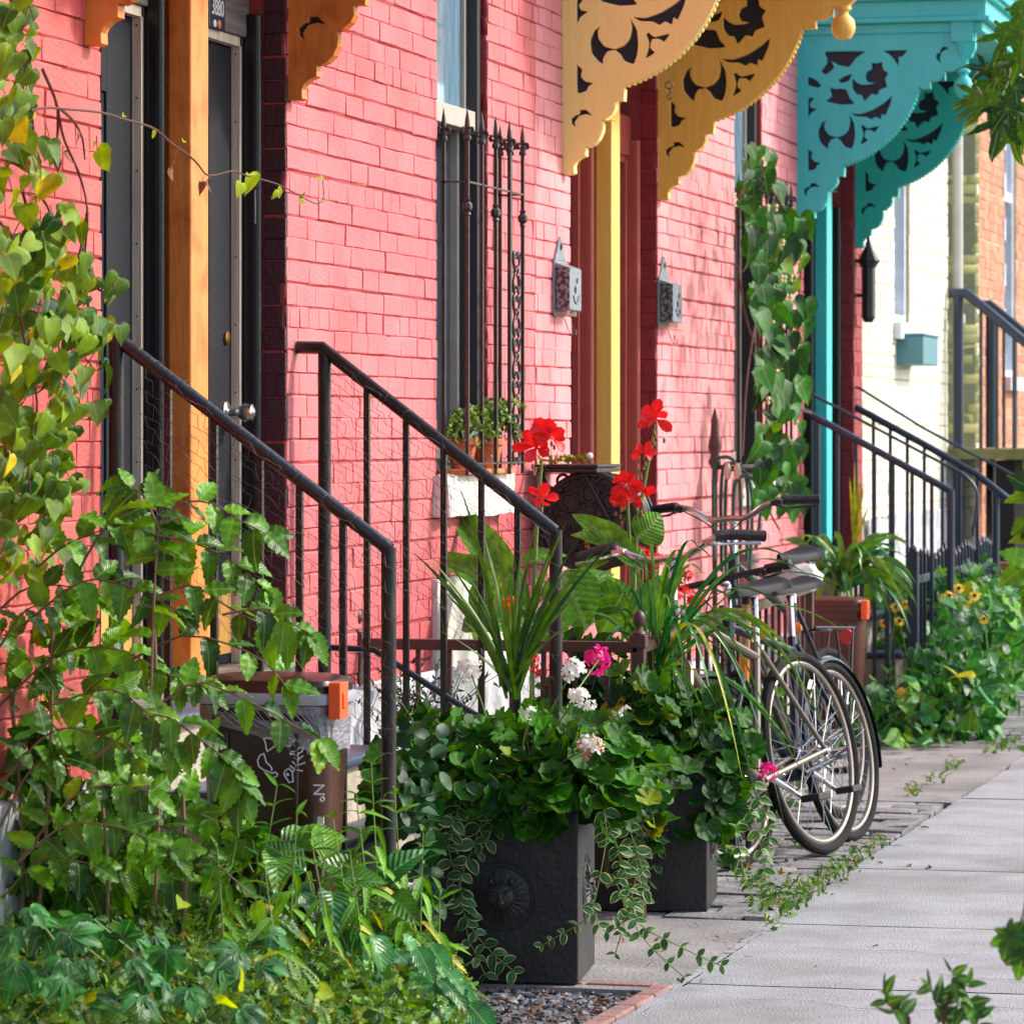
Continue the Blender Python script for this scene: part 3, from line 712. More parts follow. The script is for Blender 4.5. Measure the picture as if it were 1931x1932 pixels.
# cream house
W3 = (wy(1686), wy(1716), 2.15, 4.2)
PASS = (24.95, 26.30, 1.36, 4.4)
hD = house('cream_house', 'cream white painted brick house with a white window beyond the turquoise canopy', 21.61, 26.45, 5.6, [W3, PASS], [M_cream, M_mortC], seed=33)
wn = sash(hD, W3, fm=mat('white sash', (226, 230, 238), .5), fm2=mat('white sash', (0, 0, 0)), mid=3.2)
s = MB(); s.box(-.09, .05, W3[0] - .05, W3[1] + .08, W3[2] - .10, W3[2] - .002); s.build('window_sill', mat('white sash', (0, 0, 0)), hD, smooth=False, bevel=.005)
s = MB(); roughbox(s, -.02, .03, 21.65, 24.9, 0, 1.02, .010, seed=39); s.build('foundation', M_found, hD, auto=60)
s = MB(); s.box(-.35, -.30, 24.95, 26.3, 1.36, 4.4); s.build('passage_back', mat('green passage paint', (70, 108, 90), .6), hD, smooth=False)
s = MB(); bricks(s, (0, 26.3, 0), (-1, 0, 0), (0, 0, 1), (0, -1, 0), -.02, .30, 1.36, 4.4, pu=.5, seed=41, depth=.004); s.build('passage_reveal', M_yelb, hD, auto=0)
s = MB(); s.tube([(.05, 25.05, 1.6), (.05, 25.05, 4.4)], .035, 10); s.lathe((.05, 25.05, 2.2), [(.05, 0), (.05, .06)], 10); s.build('downpipe', mat('grey white pipe', (196, 192, 184), .5), hD)
s = MB(); s.box(-.25, -.0, 24.96, 26.28, 1.30, 1.359); s.build('door_sill', mat('pale teal sill', (150, 200, 200), .6), hD, smooth=False, bevel=.01)
wb = MB(); a = PX(1690, 660, 0); wb.box(.0, .16, wy(1690), wy(1719), 1.90, 2.07); wb.box(-.001, .17, wy(1690) - .01, wy(1719) + .01, 2.07, 2.085)
tag(wb.build('window_box', mat('slate teal metal', (86, 136, 146), .5, (70, 118, 128), 9, .5), None, smooth=False, bevel=.006), 'slate teal metal box under the window of the cream wall', 'window box')

# orange brick house
W4 = (27.8, 28.5, 1.9, 4.4)
hE = house('orange_brick_house', 'orange brown bare brick house with a white trimmed window at the far right', 26.46, 36.0, 5.8, [W4], [M_orb, M_mortO], seed=43)
sash(hE, W4, fm=mat('white sash', (0, 0, 0)), mid=3.2)
s = MB(); s.box(-.09, .06, W4[0] - .08, W4[1] + .08, 1.80, 1.899); s.build('window_sill', mat('pale stone', (210, 206, 204), .8), hE, smooth=False, bevel=.006)
s = MB()
for k in range(8): s.box(-.01, .012, W4[0] - .06, W4[0] - .005, 1.9 + k * .32, 2.06 + k * .32)
s.build('quoin', mat('white sash', (0, 0, 0)), hE, smooth=False, bevel=.004)

# ------------------------------------------------------------------ ground
M_side = mat('sidewalk concrete', (164, 167, 170), .9, (142, 145, 149), 4, .9, .8, 150, c3=(126, 124, 121), s3=1.5, lo=.3, hi=.7, chips=(60, (86, 84, 82), .72))
M_apr = mat('weathered apron concrete', (146, 144, 142), .95, (116, 114, 112), 3, .9, .7, 90, c3=(100, 98, 96), s3=1.6)
M_pav = mat('grey pavers', (140, 138, 138), .95, (104, 102, 104), 8, .9, .8, 70, island=.14)
M_soil = mat('dark garden soil', (52, 42, 34), 1.0, (34, 28, 24), 12, .8, 1.0, 60)
M_asph = mat('asphalt', (70, 70, 72), .95, (60, 60, 62), 20, .6, .5, 120)
g = MB(); g.box(-60, 120, -60, 200, -.30, -.16); tag(g.build('ground', M_asph, None, smooth=False), kind='structure')
g = MB(); g.box(-.01, 1.60, 2, 36, -.12, -.03); tag(g.build('garden_soil', M_soil, None, smooth=False), kind='structure')
E1 = PZ(1592, 1663); E2 = PZ(1931, 1415)
EX = (E1.x + E2.x) / 2
g = MB()
js = [PZ(1700, v).y for v in (1867, 1747, 1638, 1593, 1502)]
js = [js[0] - 4.5, js[0] - 3.0, js[0] - 1.5] + js + [js[-1] + 1.55 * k for k in range(1, 13)]
rj = random.Random(2)
for a, b in zip(js[:-1], js[1:]):
    x0 = EX + rj.uniform(-.012, .012)
    dz = rj.uniform(-.003, .003)
    n = 24; xs = np.linspace(x0, EX + 2.2, n); ys = np.linspace(a + .008, b - .008, n)
    e = [(x0 + (rj.uniform(0, .012)), y) for y in ys]
    V = []; 
    for i, y in enumerate(ys):
        for k, x in enumerate(xs):
            xx = e[i][0] if k == 0 else x
            yy = y + (rj.uniform(-.003, .003) if i in (0, n - 1) else 0)
            ed = min(i, n - 1 - i, k, n - 1 - k)
            V.append((xx, yy, dz + (x - x0) * .004 - (.006 if ed == 0 else 0)))
    F = [(i * n + k, i * n + k + 1, (i + 1) * n + k + 1, (i + 1) * n + k) for i in range(n - 1) for k in range(n - 1)]
    g.add(V, F)
tag(g.build('sidewalk', M_side, None, smooth=True, auto=60), kind='structure')
g = MB(); g.box(EX + .02, EX + 2.18, js[0], js[-1], -.15, -.022); tag(g.build('sidewalk_bed', mat('joint dirt', (58, 54, 50), 1.0), None, smooth=False), kind='structure')
g = MB(); g.box(EX + 2.2, EX + 2.35, 0, 40, -.16, .0); tag(g.build('kerb', M_side, None, smooth=False, bevel=.01), kind='structure')
# apron beside the planters, pavers beyond, apron again
yA0 = PZ(1200, 1866).y; yA1 = PZ(1440, 1736).y
def slab(name, pts, z, m, th=.08, n=30):
    """rough edged concrete sheet following a plan outline"""
    out = []
    for (x, y), (x2, y2) in zip(pts, pts[1:] + pts[:1]):
        L_ = max(2, int(math.hypot(x2 - x, y2 - y) / .05))
        for k in range(L_): out.append((x + (x2 - x) * k / L_ + rj.uniform(-.006, .006), y + (y2 - y) * k / L_ + rj.uniform(-.006, .006)))
    k = len(out); V = [(x, y, z) for x, y in out] + [(x, y, z - th) for x, y in out]
    F = [tuple(range(k))] + [(i, i + k, (i + 1) % k + k, (i + 1) % k) for i in range(k)]
    b = MB(); b.add(V, F); return tag(b.build(name, m, None, smooth=False), kind='structure')
q = [PZ(*p) for p in ((1112, 1868), (1258, 1862), (1372, 1800), (1462, 1737))]
slab('apron', [(.30, yA0), (q[1].x - .02, yA0), (q[2].x - .01, q[2].y), (EX - .02, yA1), (.2, yA1)], -.004, M_apr)
slab('sidewalk_corner', [(q[1].x, q[1].y - .005), (q[2].x + .005, q[2].y), (EX + .03, yA1), (EX + .03, yA0 - 1.2), (PZ(1130, 1931).x + .05, PZ(1130, 1931).y), (q[1].x + .02, q[1].y - .03)], -.0035, M_side, .05)
yP = PZ(1600, 1508).y; yP2 = PZ(1700, 1408).y
slab('apron', [(.5, yP), (EX - .015, yP), (EX - .015, yP2), (.3, yP2)], -.004, M_apr)
g = MB(); bricks(g, (0, 0, 0), (1, 0, 0), (0, 1, 0), (0, 0, 1), .15, EX - .02, yA1 + .01, yP - .01, pu=.24, pw=.145, j=.014, depth=.05, rag=.005, bulge=.003, seed=51)
bricks(g, (0, 0, 0), (1, 0, 0), (0, 1, 0), (0, 0, 1), .5, EX - .02, yP2 + .01, 30, pu=.3, pw=.2, j=.012, depth=.05, rag=.005, bulge=.003, seed=52)
tag(g.build('paving', M_pav, None, smooth=True, auto=40), kind='structure')
# brick edging of the mulch bed
M_edg = mat('dusty pink edging brick', (160, 122, 116), .95, (120, 92, 88), 14, .8, .5, 80, island=.15)
a = PZ(1252, 1858); b = PZ(1120, 1931); dirv = (b - a); ln = dirv.length; dirv.normalize(); sd = Vector((dirv.y, -dirv.x, 0))
for k in range(9):
    c = a + dirv * (.10 + k * .205); e = MB(); e.bar(c - dirv * .098 + Vector((0, 0, -.028)), c + dirv * .098 + Vector((0, 0, -.028)), .055, .06); 
    o = e.build('edging_brick', M_edg, None, smooth=False, bevel=.005)
    tag(o, 'dusty pink edging brick laid in line between mulch and sidewalk', 'brick', 'pink bricks edging the mulch bed')
for k in range(3):
    e = MB(); c = a + Vector((-.115 - k * .2, .0, -.03)); e.box(c.x - .095, c.x + .095, c.y - .03, c.y + .025, -.06, .002)
    tag(e.build('edging_brick', M_edg, None, smooth=False, bevel=.005), 'dusty pink edging brick laid crosswise in front of the large black planter', 'brick', 'pink bricks across the foot of the planter')
# hairline cracks wandering over the slabs
ck = MB(); rc = random.Random(12)
for px, py, ang, ln in ((1500, 1790, .2, .9), (1750, 1840, -.3, .7), (1850, 1690, .9, .6), (1700, 1560, .1, .7), (1380, 1890, .6, .8), (1800, 1520, 1.2, .5), (1620, 1905, -.1, .6)):
    c = PZ(px, py, 0); P = []; x, y = c.x, c.y
    for k in range(26): P.append((x, y)); ang += rc.gauss(0, .35); ang *= .93; x += math.cos(ang) * ln / 26; y += math.sin(ang) * ln / 26
    V = []
    for i, (x, y) in enumerate(P):
        wd = .0022 * (1 - abs(i / 25 - .5)) + rc.random() * .0012; zz = .0055 + (x - EX) * .004; V += [(x, y - wd, zz), (x, y + wd, zz)]
    ck.add(V, [(2 * i, 2 * i + 2, 2 * i + 3, 2 * i + 1) for i in range(25)])
tag(ck.build('sidewalk_cracks', MATS['joint dirt'], None, smooth=False), kind='structure')
# ------------------------------------------------------------------ front steps and railings
M_riser = mat('cream riser stone', (186, 176, 158), .85, (140, 130, 120), 9, .7, .6, 50)
M_tread = mat('slate blue tread', (70, 84, 108), .45, (52, 62, 82), 8, .7, .3, 50)
def steps(name, label, y0, y1, ztop, n, xd, x0=.10):
    t = thing(name, label, 'steps', (x0, (y0 + y1) / 2, 0)); r = ztop / (n + 1)
    for k in range(n + 1):
        zt = ztop - k * r; xa = x0 + k * xd; xe = .26 if k == 0 else 0
        xs = -.008 if k == 0 else xa
        b = MB(); b.box(xs, xa + xd, y0 + .01, y1 - .01, -.02, zt - .035); b.build('riser', M_riser, t, smooth=False, bevel=.004)
        b = MB(); b.box(xs, xa + xd + .03, y0, y1, zt - .034, zt); b.build('tread', M_tread, t, smooth=False, bevel=.012)
    return t
steps('front_steps', 'cream and slate blue front steps below the orange door post, behind the compost bin', YO + .03, YO + 1.60, .77, 3, .135, .02)
steps('front_steps', 'low steps under the turquoise doorway behind the navy fence', YT + .03, YT + 1.58, .77, 3, .15, .02)
M_iron = mat('black iron paint', (14, 16, 20), .34, (30, 28, 28), 14, .5, .25, 60, coat=.2)
M_ironw = mat('scuffed black iron', (18, 17, 18), .45, (84, 60, 46), 26, .55, .3, 60, stretch=(1, 1, .25), lo=.5, hi=.72)
M_wire = mat('thin galvanised wire', (96, 84, 80), .6, (60, 50, 46), 30, .5)
M_navyp = mat('navy iron paint', (40, 52, 70), .4, (30, 40, 56), 14, .5, .2, 60)
def railing(name, label, y, rail, posts, bal, zb, r=.0185, pr=.020, br=.0085, wire=None, lower=None, mr=None, wallcap=False, topw=None):
    """rail: px points on the plane y; posts: (px, top py); bal: px list; zb(x): height the balusters stop at"""
    mr = mr or M_iron
    P = [PY(px, py, y) for px, py in rail]; P = [Vector((p.x, y, p.z)) for p in P]
    t = thing(name, label, 'railing', (P[0].x, y, 0))
    b = MB(); b.tube(P, r, 12)
    b.build('handrail', mr, t)
    def zr(x):
        for p, q in zip(P[:-1], P[1:]):
            if p.x <= x <= q.x + 1e-6: return p.z + (q.z - p.z) * (x - p.x) / max(1e-6, q.x - p.x)
        return P[-1].z
    for px in posts:
        x = PY(px, 900, y).x; b = MB(); b.tube([(x, y, -.03), (x, y, zr(x) + (.0 if abs(x - P[-1].x) > .02 else r * .2))], pr, 12); b.build('post', M_ironw if mr is M_iron else mr, t)
    for px in bal:
        x = PY(px, 900, y).x; b = MB(); b.bar((x, y, zb(x)), (x, y, zr(x) - r * .5), br * 2); b.build('baluster', mr, t, smooth=False)
    if lower:
        L_ = [PY(px, py, y) for px, py in lower]; b = MB(); b.tube(L_, .010, 8); b.build('lower_rail', mr, t)
    if wallcap:
        b = MB(); b.tube([P[0] + Vector((-.02, 0, 0)), P[0] + Vector((.012, 0, 0))], r * 1.25, 12); b.build('wall_flange', mat('bare galvanised', (150, 144, 136), .5, metal=.6), t)
    if wire:
        b = MB(); xa, xe, drop = wire; rw = random.Random(int(y * 100)); hx = .040; rows = int(drop / (hx * .87)); colsn = int((xe - xa) / hx)
        def node(i, j):
            x = xa + (i + (.5 if j % 2 else 0)) * hx; z = zr(x) - .01 - j * hx * .80
            s = math.sin(i * 12.9 + j * 78.2) * .006; return Vector((x + s, y - .022 + math.cos(i * 5.1 + j * 3.3) * .010, z + math.sin(i * 3.7 + j * 9.1) * .006))
        def seg(a, c):
            if rw.random() > .10 and a.z > .45: b.tube([a, (a + c) / 2 + Vector((0, rw.uniform(-.004, .004), rw.uniform(-.003, .003))), c], .0007, 4, cap=False)
        for j in range(rows):
            for i in range(colsn):
                a = node(i, j); m = a + Vector((hx * .5, 0, -hx * .22)) ; q = node(i + 1, j)
                k1 = a + Vector((hx * .0, 0, 0)); seg(k1, m); seg(m, q)
                if (i + j) % 1 == 0:
                    nx = node(i if j % 2 == 0 else i + 1, j + 1); seg(m if j % 2 == 0 else m, nx)
        for k in range(9):   # wire loops twisted over the rail
            x = xa + (xe - xa) * (k + .4) / 9; c = Vector((x, y, zr(x)))
            d = (P[-1] - P[-2] if len(P) < 4 else P[2] - P[1]).normalized(); b.torus(c + rv(.004), d + rv(.25), r + .0015, .0008, 16, 4)
        b.build('wire_mesh', M_wire, t)
    return t
railing('stair_railing', 'near black pipe railing beside the compost bin, its lower post in front of the weeds', YO + .02, [(168, 590), (200, 622), (735, 1037)], [219, 733],
        [317, 404, 490, 565, 647], lambda x: max(.12, .80 - x * .75), wire=(.10, .80, .62))
railing('stair_railing', 'black pipe railing starting at the pink wall and crossing before the barred window', YO + 1.66, [(553, 655), (607, 656), (1047, 1003)], [612, 1048],
        [692, 766, 837, 908, 976], lambda x: max(.10, .73 - x * .75), r=.0195, lower=[(622, 1222), (705, 1226), (838, 1312), (1040, 1440)], wire=(.08, .80, .62), wallcap=True)
railing('stair_railing', 'slim navy railing sloping across the front of the turquoise post', YT + .0, [(1508, 771), (1792, 926)], [1793], [1542, 1579, 1614, 1649, 1684, 1720, 1757], lambda x: .25, r=.019, br=.009, mr=M_navyp)
railing('stair_railing', 'slim navy railing in front of the cream wall, farther of the turquoise doorway pair', YT + 1.60, [(1613, 768), (1742, 838), (1843, 896), (1905, 945)], [1878], [1647, 1679, 1711, 1743, 1777, 1810, 1843], lambda x: .3, r=.020, br=.009, mr=M_navyp)
b = MB(); pts = [PY(px, py, YT - .02) for px, py in ((1508, 770), (1507, 734), (1514, 735), (1773, 872), (1812, 892), (1834, 912), (1843, 935), (1840, 965), (1834, 1010))]
b.tube(interp(pts, 30), .008, 8); tag(b.build('guard_rod', M_navyp), 'thin bent rod running above the nearer navy railing and curling down at its end', 'rod')
b = MB(); pts = [PY(px, py, YT + 1.62) for px, py in ((1613, 768), (1612, 729), (1622, 733), (1742, 808), (1836, 858), (1877, 878), (1925, 905))]
b.tube(pts, .008, 8); tag(b.build('guard_rod', M_navyp), 'thin straight rod running above the farther navy railing in front of the cream wall', 'rod')

# porch at the far right
M_olive = mat('mossy landing boards', (120, 122, 72), .85, (92, 92, 56), 6, .8, .4, 40)
t = thing('porch_stairs', 'raised landing with mossy edge and dark open stairs at the far right', 'stairs', (0, 25.5, 0))
b = MB(); b.box(.02, .9, 24.85, 26.7, 1.33, 1.40); b.build('landing', M_olive, t, smooth=False, bevel=.008)
b = MB(); b.box(.3, .42, 25.0, 26.5, -.1, 1.325); b.build('pier', M_dark, t, smooth=False)
for k in range(5):
    b = MB(); b.box(.9 + k * .24, 1.16 + k * .24, 24.9, 26.6, 1.15 - k * .24, 1.20 - k * .24); b.build('tread', M_olive, t, smooth=False, bevel=.006)
for yy in (24.88, 26.62):
    b = MB(); b.bar((.85, yy, 1.25), (2.1, yy, .0), .06, .22); b.build('stringer', M_dark, t, smooth=False)
for y_, lab, pl, po, ba in ((24.9, 'thick dark railing of the raised landing, nearer of its two rails', [(1788, 553), (1822, 553), (1960, 668)], [1807, 1960], [1850, 1880, 1912]),
                (26.6, 'thick dark railing of the raised landing, farther of its two rails', [(1848, 576), (1866, 574), (1965, 655)], [1868], [1893, 1915])):
    railing('stair_railing', lab, y_, pl, po, ba, lambda x: 1.40 if x < .9 else 1.2 - (x - .9), r=.032, pr=.034, br=.010, mr=M_navyp)

# ------------------------------------------------------------------ compost bins
M_bin = mat('brown bin plastic', (48, 27, 21), .28, (36, 20, 16), 6, .6, .12, 120, c3=(84, 48, 32), s3=4)
M_bin2 = mat('sun-faded brown bin plastic', (82, 42, 30), .5, (66, 34, 25), 6, .6, .12, 120)
M_latch = mat('orange latch plastic', (236, 92, 40), .4, (220, 80, 36), 10, .4)
M_bag = mat('thin clear bag plastic', (170, 170, 178), .22, (120, 120, 130), 24, .8, .6, 30, trans=.25, stretch=(1, 1, 3))
M_rim = mat('pale grey rim plastic', (170, 174, 188), .4, (150, 154, 170), 8, .4)
def rrect(cx, cy, hx, hy, rc, n=5):
    out = []
    for sx, sy, a in ((1, -1, -90), (1, 1, 0), (-1, 1, 90), (-1, -1, 180)):
        for k in range(n + 1):
            t = R(a + 90 * k / n); out.append((cx + sx * (hx - rc) + rc * math.cos(t), cy + sy * (hy - rc) + rc * math.sin(t)))
    return out
def loft(mb, rings, mi=0, cap=True):
    n = len(rings[0]); V = [p for r_ in rings for p in r_]
    F = [(i * n + j, i * n + (j + 1) % n, (i + 1) * n + (j + 1) % n, (i + 1) * n + j) for i in range(len(rings) - 1) for j in range(n)]
    if cap: F += [tuple(range(n - 1, -1, -1)), tuple(range((len(rings) - 1) * n, len(rings) * n))]
    mb.add(V, F, mi)
def bin_(label, x, y, hx, hy, H, m, bag, rot=0):
    t = thing('compost_bin', label, 'bin', (x, y, 0))
    def rg(sx, z, rc=.06, ox=0, oy=0): return [(px, py, z) for px, py in rrect(x + ox, y + oy, hx * sx, hy * sx, rc)]
    b = MB(); loft(b, [rg(.74, 0), rg(.78, .02), rg(.95, H - .10), rg(.955, H - .095), rg(.98, H - .09), rg(.98, H - .05)]); b.build('body', m, t, auto=40)
    # ribs and handle recess
    b = MB()
    for k in (-.55, .55):
        b.bar((x + hx * k * .78, y - hy * .80, .05), (x + hx * k * .95, y - hy * .955, H - .12), .012, .012)
    b.build('rib', m, t, bevel=.003)
    b = MB(); loft(b, [rg(1.03, H - .052, .05), rg(1.05, H - .045, .05), rg(1.05, H - .028, .05), rg(1.01, H - .024, .05)], cap=True); b.build('rim', M_rim if bag else m, t, auto=40)
    b = MB(); loft(b, [rg(1.0, H - .0235, .05), rg(1.0, H - .006, .05), rg(.96, H + .006, .05), rg(.80, H + .016, .06), rg(.6, H + .018, .06)]); b.build('lid', m, t, auto=30)
    b = MB(); lx = x + hx * 1.05; b.box(lx - .012, lx + .018, y - hy * .98, y - hy * .98 + .07, H - .085, H + .004); b.box(lx + .0181, lx + .022, y - hy * .98 + .02, y - hy * .98 + .05, H - .06, H - .02)
    b.build('latch', M_latch, t, bevel=.008, smooth=False)
    if bag:
        b = MB(); rb = random.Random(4); n = 140; prm = rrect(x, y, hx * .985, hy * .985, .055, 34)[:]; n = len(prm); rows = 12; V = []
        for i in range(rows + 1):
            f = i / rows
            for j, (px, py) in enumerate(prm):
                u = (px - x) / hx       # hangs lower on the right
                low = .05 + .036 * (u + .9) + .012 * math.sin(j * .9) + .006 * math.sin(j * 2.3)
                z = H - .055 - low * f
                k = 1 + .010 * math.sin(j * .8 - f * 6) * math.sin(math.pi * f) + .006 * math.sin(j * 2.1 + f * 9) + (.012 * f)
                sx = .985 - .06 * f * .5
                V.append((x + (px - x) * k * (sx / .985), y + (py - y) * k * (sx / .985), z))
        F = [(i * n + j, i * n + (j + 1) % n, (i + 1) * n + (j + 1) % n, (i + 1) * n + j) for i in range(rows) for j in range(n)]
        b.add(V, F)
        for k in range(16):   # stretched folds running down to the right
            u0 = -.7 + k * .1; 
            a = Vector((x + hx * u0, y - hy * 1.0, H - .058)); c = Vector((x + hx * min(.94, u0 + .55), y - hy * .985, H - .12 - .05 * rb.random()))
            b.tube([a, (a + c) / 2 + Vector((0, -.006, -.004)), c], [.0008, .0028, .0006], 5, cap=False)
        b.build('liner_bag', M_bag, t, auto=0)
    return t
BX, BY = .575, 9.28
b1 = bin_('brown compost bin with clear liner bag and white food drawings, beside the near railing', BX - .025, BY, .176, .12, .885, M_bin, True)
M_ink = mat('white print', (228, 228, 236), .5)
yf = BY - .20 * .93
def trace(mb, pts, r, y, closed=True, org=(600, 1950), sc=.3107, off=0.0):
    P = []
    for X, Y in pts:
        p = PY((org[0] + sc * X) / 1.6224, (org[1] + sc * Y) / 1.6224, y); f = (p.z - .05) / .8
        P.append(Vector((p.x, BY - .12 * (.78 + (.95 - .78) * p.z / .805) - .006, p.z)))
    if closed: P.append(P[0])
    mb.tube(P, r, 5)
d = MB()
for pts, cl in (([(580, 1020), (640, 1018), (690, 1030), (740, 1015), (770, 985), (805, 955), (830, 985), (830, 1040), (845, 1070), (840, 1100), (790, 1085), (750, 1080), (700, 1090), (660, 1120), (615, 1150), (605, 1120), (600, 1070)], True),
    ([(835, 1020), (870, 1025), (895, 1038), (890, 1055), (850, 1045)], False),
    ([(580, 1170), (592, 1210), (605, 1260), (640, 1290), (660, 1320), (655, 1345)], False),
    ([(580, 1170), (540, 1190), (518, 1240), (530, 1300), (570, 1330), (640, 1360), (665, 1368), (690, 1355), (715, 1375), (705, 1400), (685, 1405), (670, 1435), (640, 1430), (635, 1405)], False),
    ([(870, 1355), (905, 1290), (922, 1230), (918, 1160)], False), ([(840, 1182), (850, 1155), (900, 1147), (930, 1118), (975, 1110), (960, 1150), (925, 1172), (905, 1190), (880, 1175), (845, 1182)], False),
    ([(880, 1212), (920, 1235), (970, 1192)], False), ([(862, 1250), (905, 1290), (990, 1262)], False), ([(840, 1290), (885, 1330), (965, 1345)], False),
    ([(790, 1342), (828, 1320), (860, 1350), (870, 1450), (830, 1460), (780, 1380)], True), ([(805, 1372), (820, 1370), (824, 1386), (808, 1390)], True)):
    trace(d, pts, .0018, yf, cl)
d.build('printed_drawing', M_ink, b1)
text_mesh('Nº', 'printed_text', M_ink, b1, (BX + .122, BY - .12 * .94 - .006, .62), (0, 0, -1), (1, 0, 0), .04)
d = MB(); d.box(BX + .118, BX + .134, BY - .112, BY - .109, .48, .56); d.build('sticker', M_ink, b1, smooth=False)
bin_('smaller brown compost bin with faded lid and orange latch, behind the bicycle wheels', .35, 18.75, .135, .12, .69, M_bin2, False)

# ------------------------------------------------------------------ black planters
M_plant = mat('black planter metal', (16, 17, 20), .45, (28, 29, 33), 7, .6, .3, 60, c3=(40, 36, 34), s3=7)
def planter(label, cx, cy, w, dpt, h, rot):
    M = Matrix.Translation((cx, cy, 0)) @ Matrix.Rotation(rot, 4, 'Z')
    t = thing('planter', label, 'planter', (cx, cy, 0))
    b = MB(M); hw, hd = w / 2, dpt / 2
    for a in ((-hw, hw, -hd, -hd + .012), (-hw, hw, hd - .012, hd), (-hw, -hw + .012, -hd + .012, hd - .012), (hw - .012, hw, -hd + .012, hd - .012)): b.box(a[0], a[1], a[2], a[3], 0, h)
    b.build('box', M_plant, t, smooth=False, bevel=.004)
    b = MB(M)
    for a in ((-hw - .006, hw + .006, -hd - .006, -hd + .02), (-hw - .006, hw + .006, hd - .02, hd + .006), (-hw - .006, -hw + .02, -hd + .02, hd - .02), (hw - .02, hw + .006, -hd + .02, hd - .02)): b.box(a[0], a[1], a[2], a[3], h, h + .014)
    b.build('rim', M_plant, t, smooth=False, bevel=.004)
    for (ox, oy, ax) in ((-.0, -hd, (0, -1, 0)), (hw, 0, (1, 0, 0))):
        b = MB(M); c = Vector((ox, oy, h * .50)); A = Vector(ax); U, Vv = ortho(A)
        b.torus(c, A, .094, .0035, 40, 6); b.torus(c, A, .082, .002, 40, 6)
        b.lathe(c, [(.078, 0), (.06, .005), (.03, .010), (.001, .012)], 24, axis=A, cap=False)
        up = Vector((0, 0, 1)); sd = A.cross(up)
        for k in range(26):   # mane
            a = 2 * math.pi * k / 26; d1 = up * math.cos(a) + sd * math.sin(a)
            L_ = .072 + .006 * math.sin(k * 2.3); b.tube([c + d1 * .036 + A * .011, c + d1 * .055 + A * .006 + sd * .004 * math.sin(k), c + d1 * L_ + A * .004], [.004, .0038, .001], 6)
        b.lathe(c, [(.04, 0), (.038, .01), (.028, .017), (.01, .020), (.001, .0205)], 20, axis=A, cap=False); 
        b.tube([c + A * .020 + up * .014, c + A * .022 - up * .006], [.004, .007], 8); b.ball(c + A * .014 - up * .016, .013, 10)
        for s in (-1, 1):
            b.tube([c + A * .018 + up * .014 + sd * s * .006, c + A * .018 + up * .020 + sd * s * .024], .0045, 6); b.ball(c + A * .018 + up * .010 + sd * s * .015, .005, 8)
            b.ball(c + A * .010 + up * .042 + sd * s * .028, .010, 8)
        b.build('lion_medallion', M_plant, t)
    b = MB(M); b.box(-hw + .013, hw - .013, -hd + .013, hd - .013, h - .09, h - .03); b.build('soil', M_soil, t, smooth=False)
    return t, M
p1b = PZ(1090, 1858); p2b = PZ(1333, 1722)
rot = R(7)
def pl_center(p, w, d, rot): 
    c, s = math.cos(rot), math.sin(rot); return p.x - (w / 2 * c + d / 2 * s) , p.y - (w / 2 * s - d / 2 * c)
c1 = pl_center(p1b, .42, .42, rot); c2 = pl_center(p2b, .42, .42, rot)
PL1, MP1 = planter('square black planter with a lion medallion and white geraniums, nearest the mulch', c1[0], c1[1], .42, .42, .47, rot)
PL2, MP2 = planter('square black planter with arching grass, standing behind the first planter and before the bicycles', c2[0], c2[1], .42, .42, .47, rot)

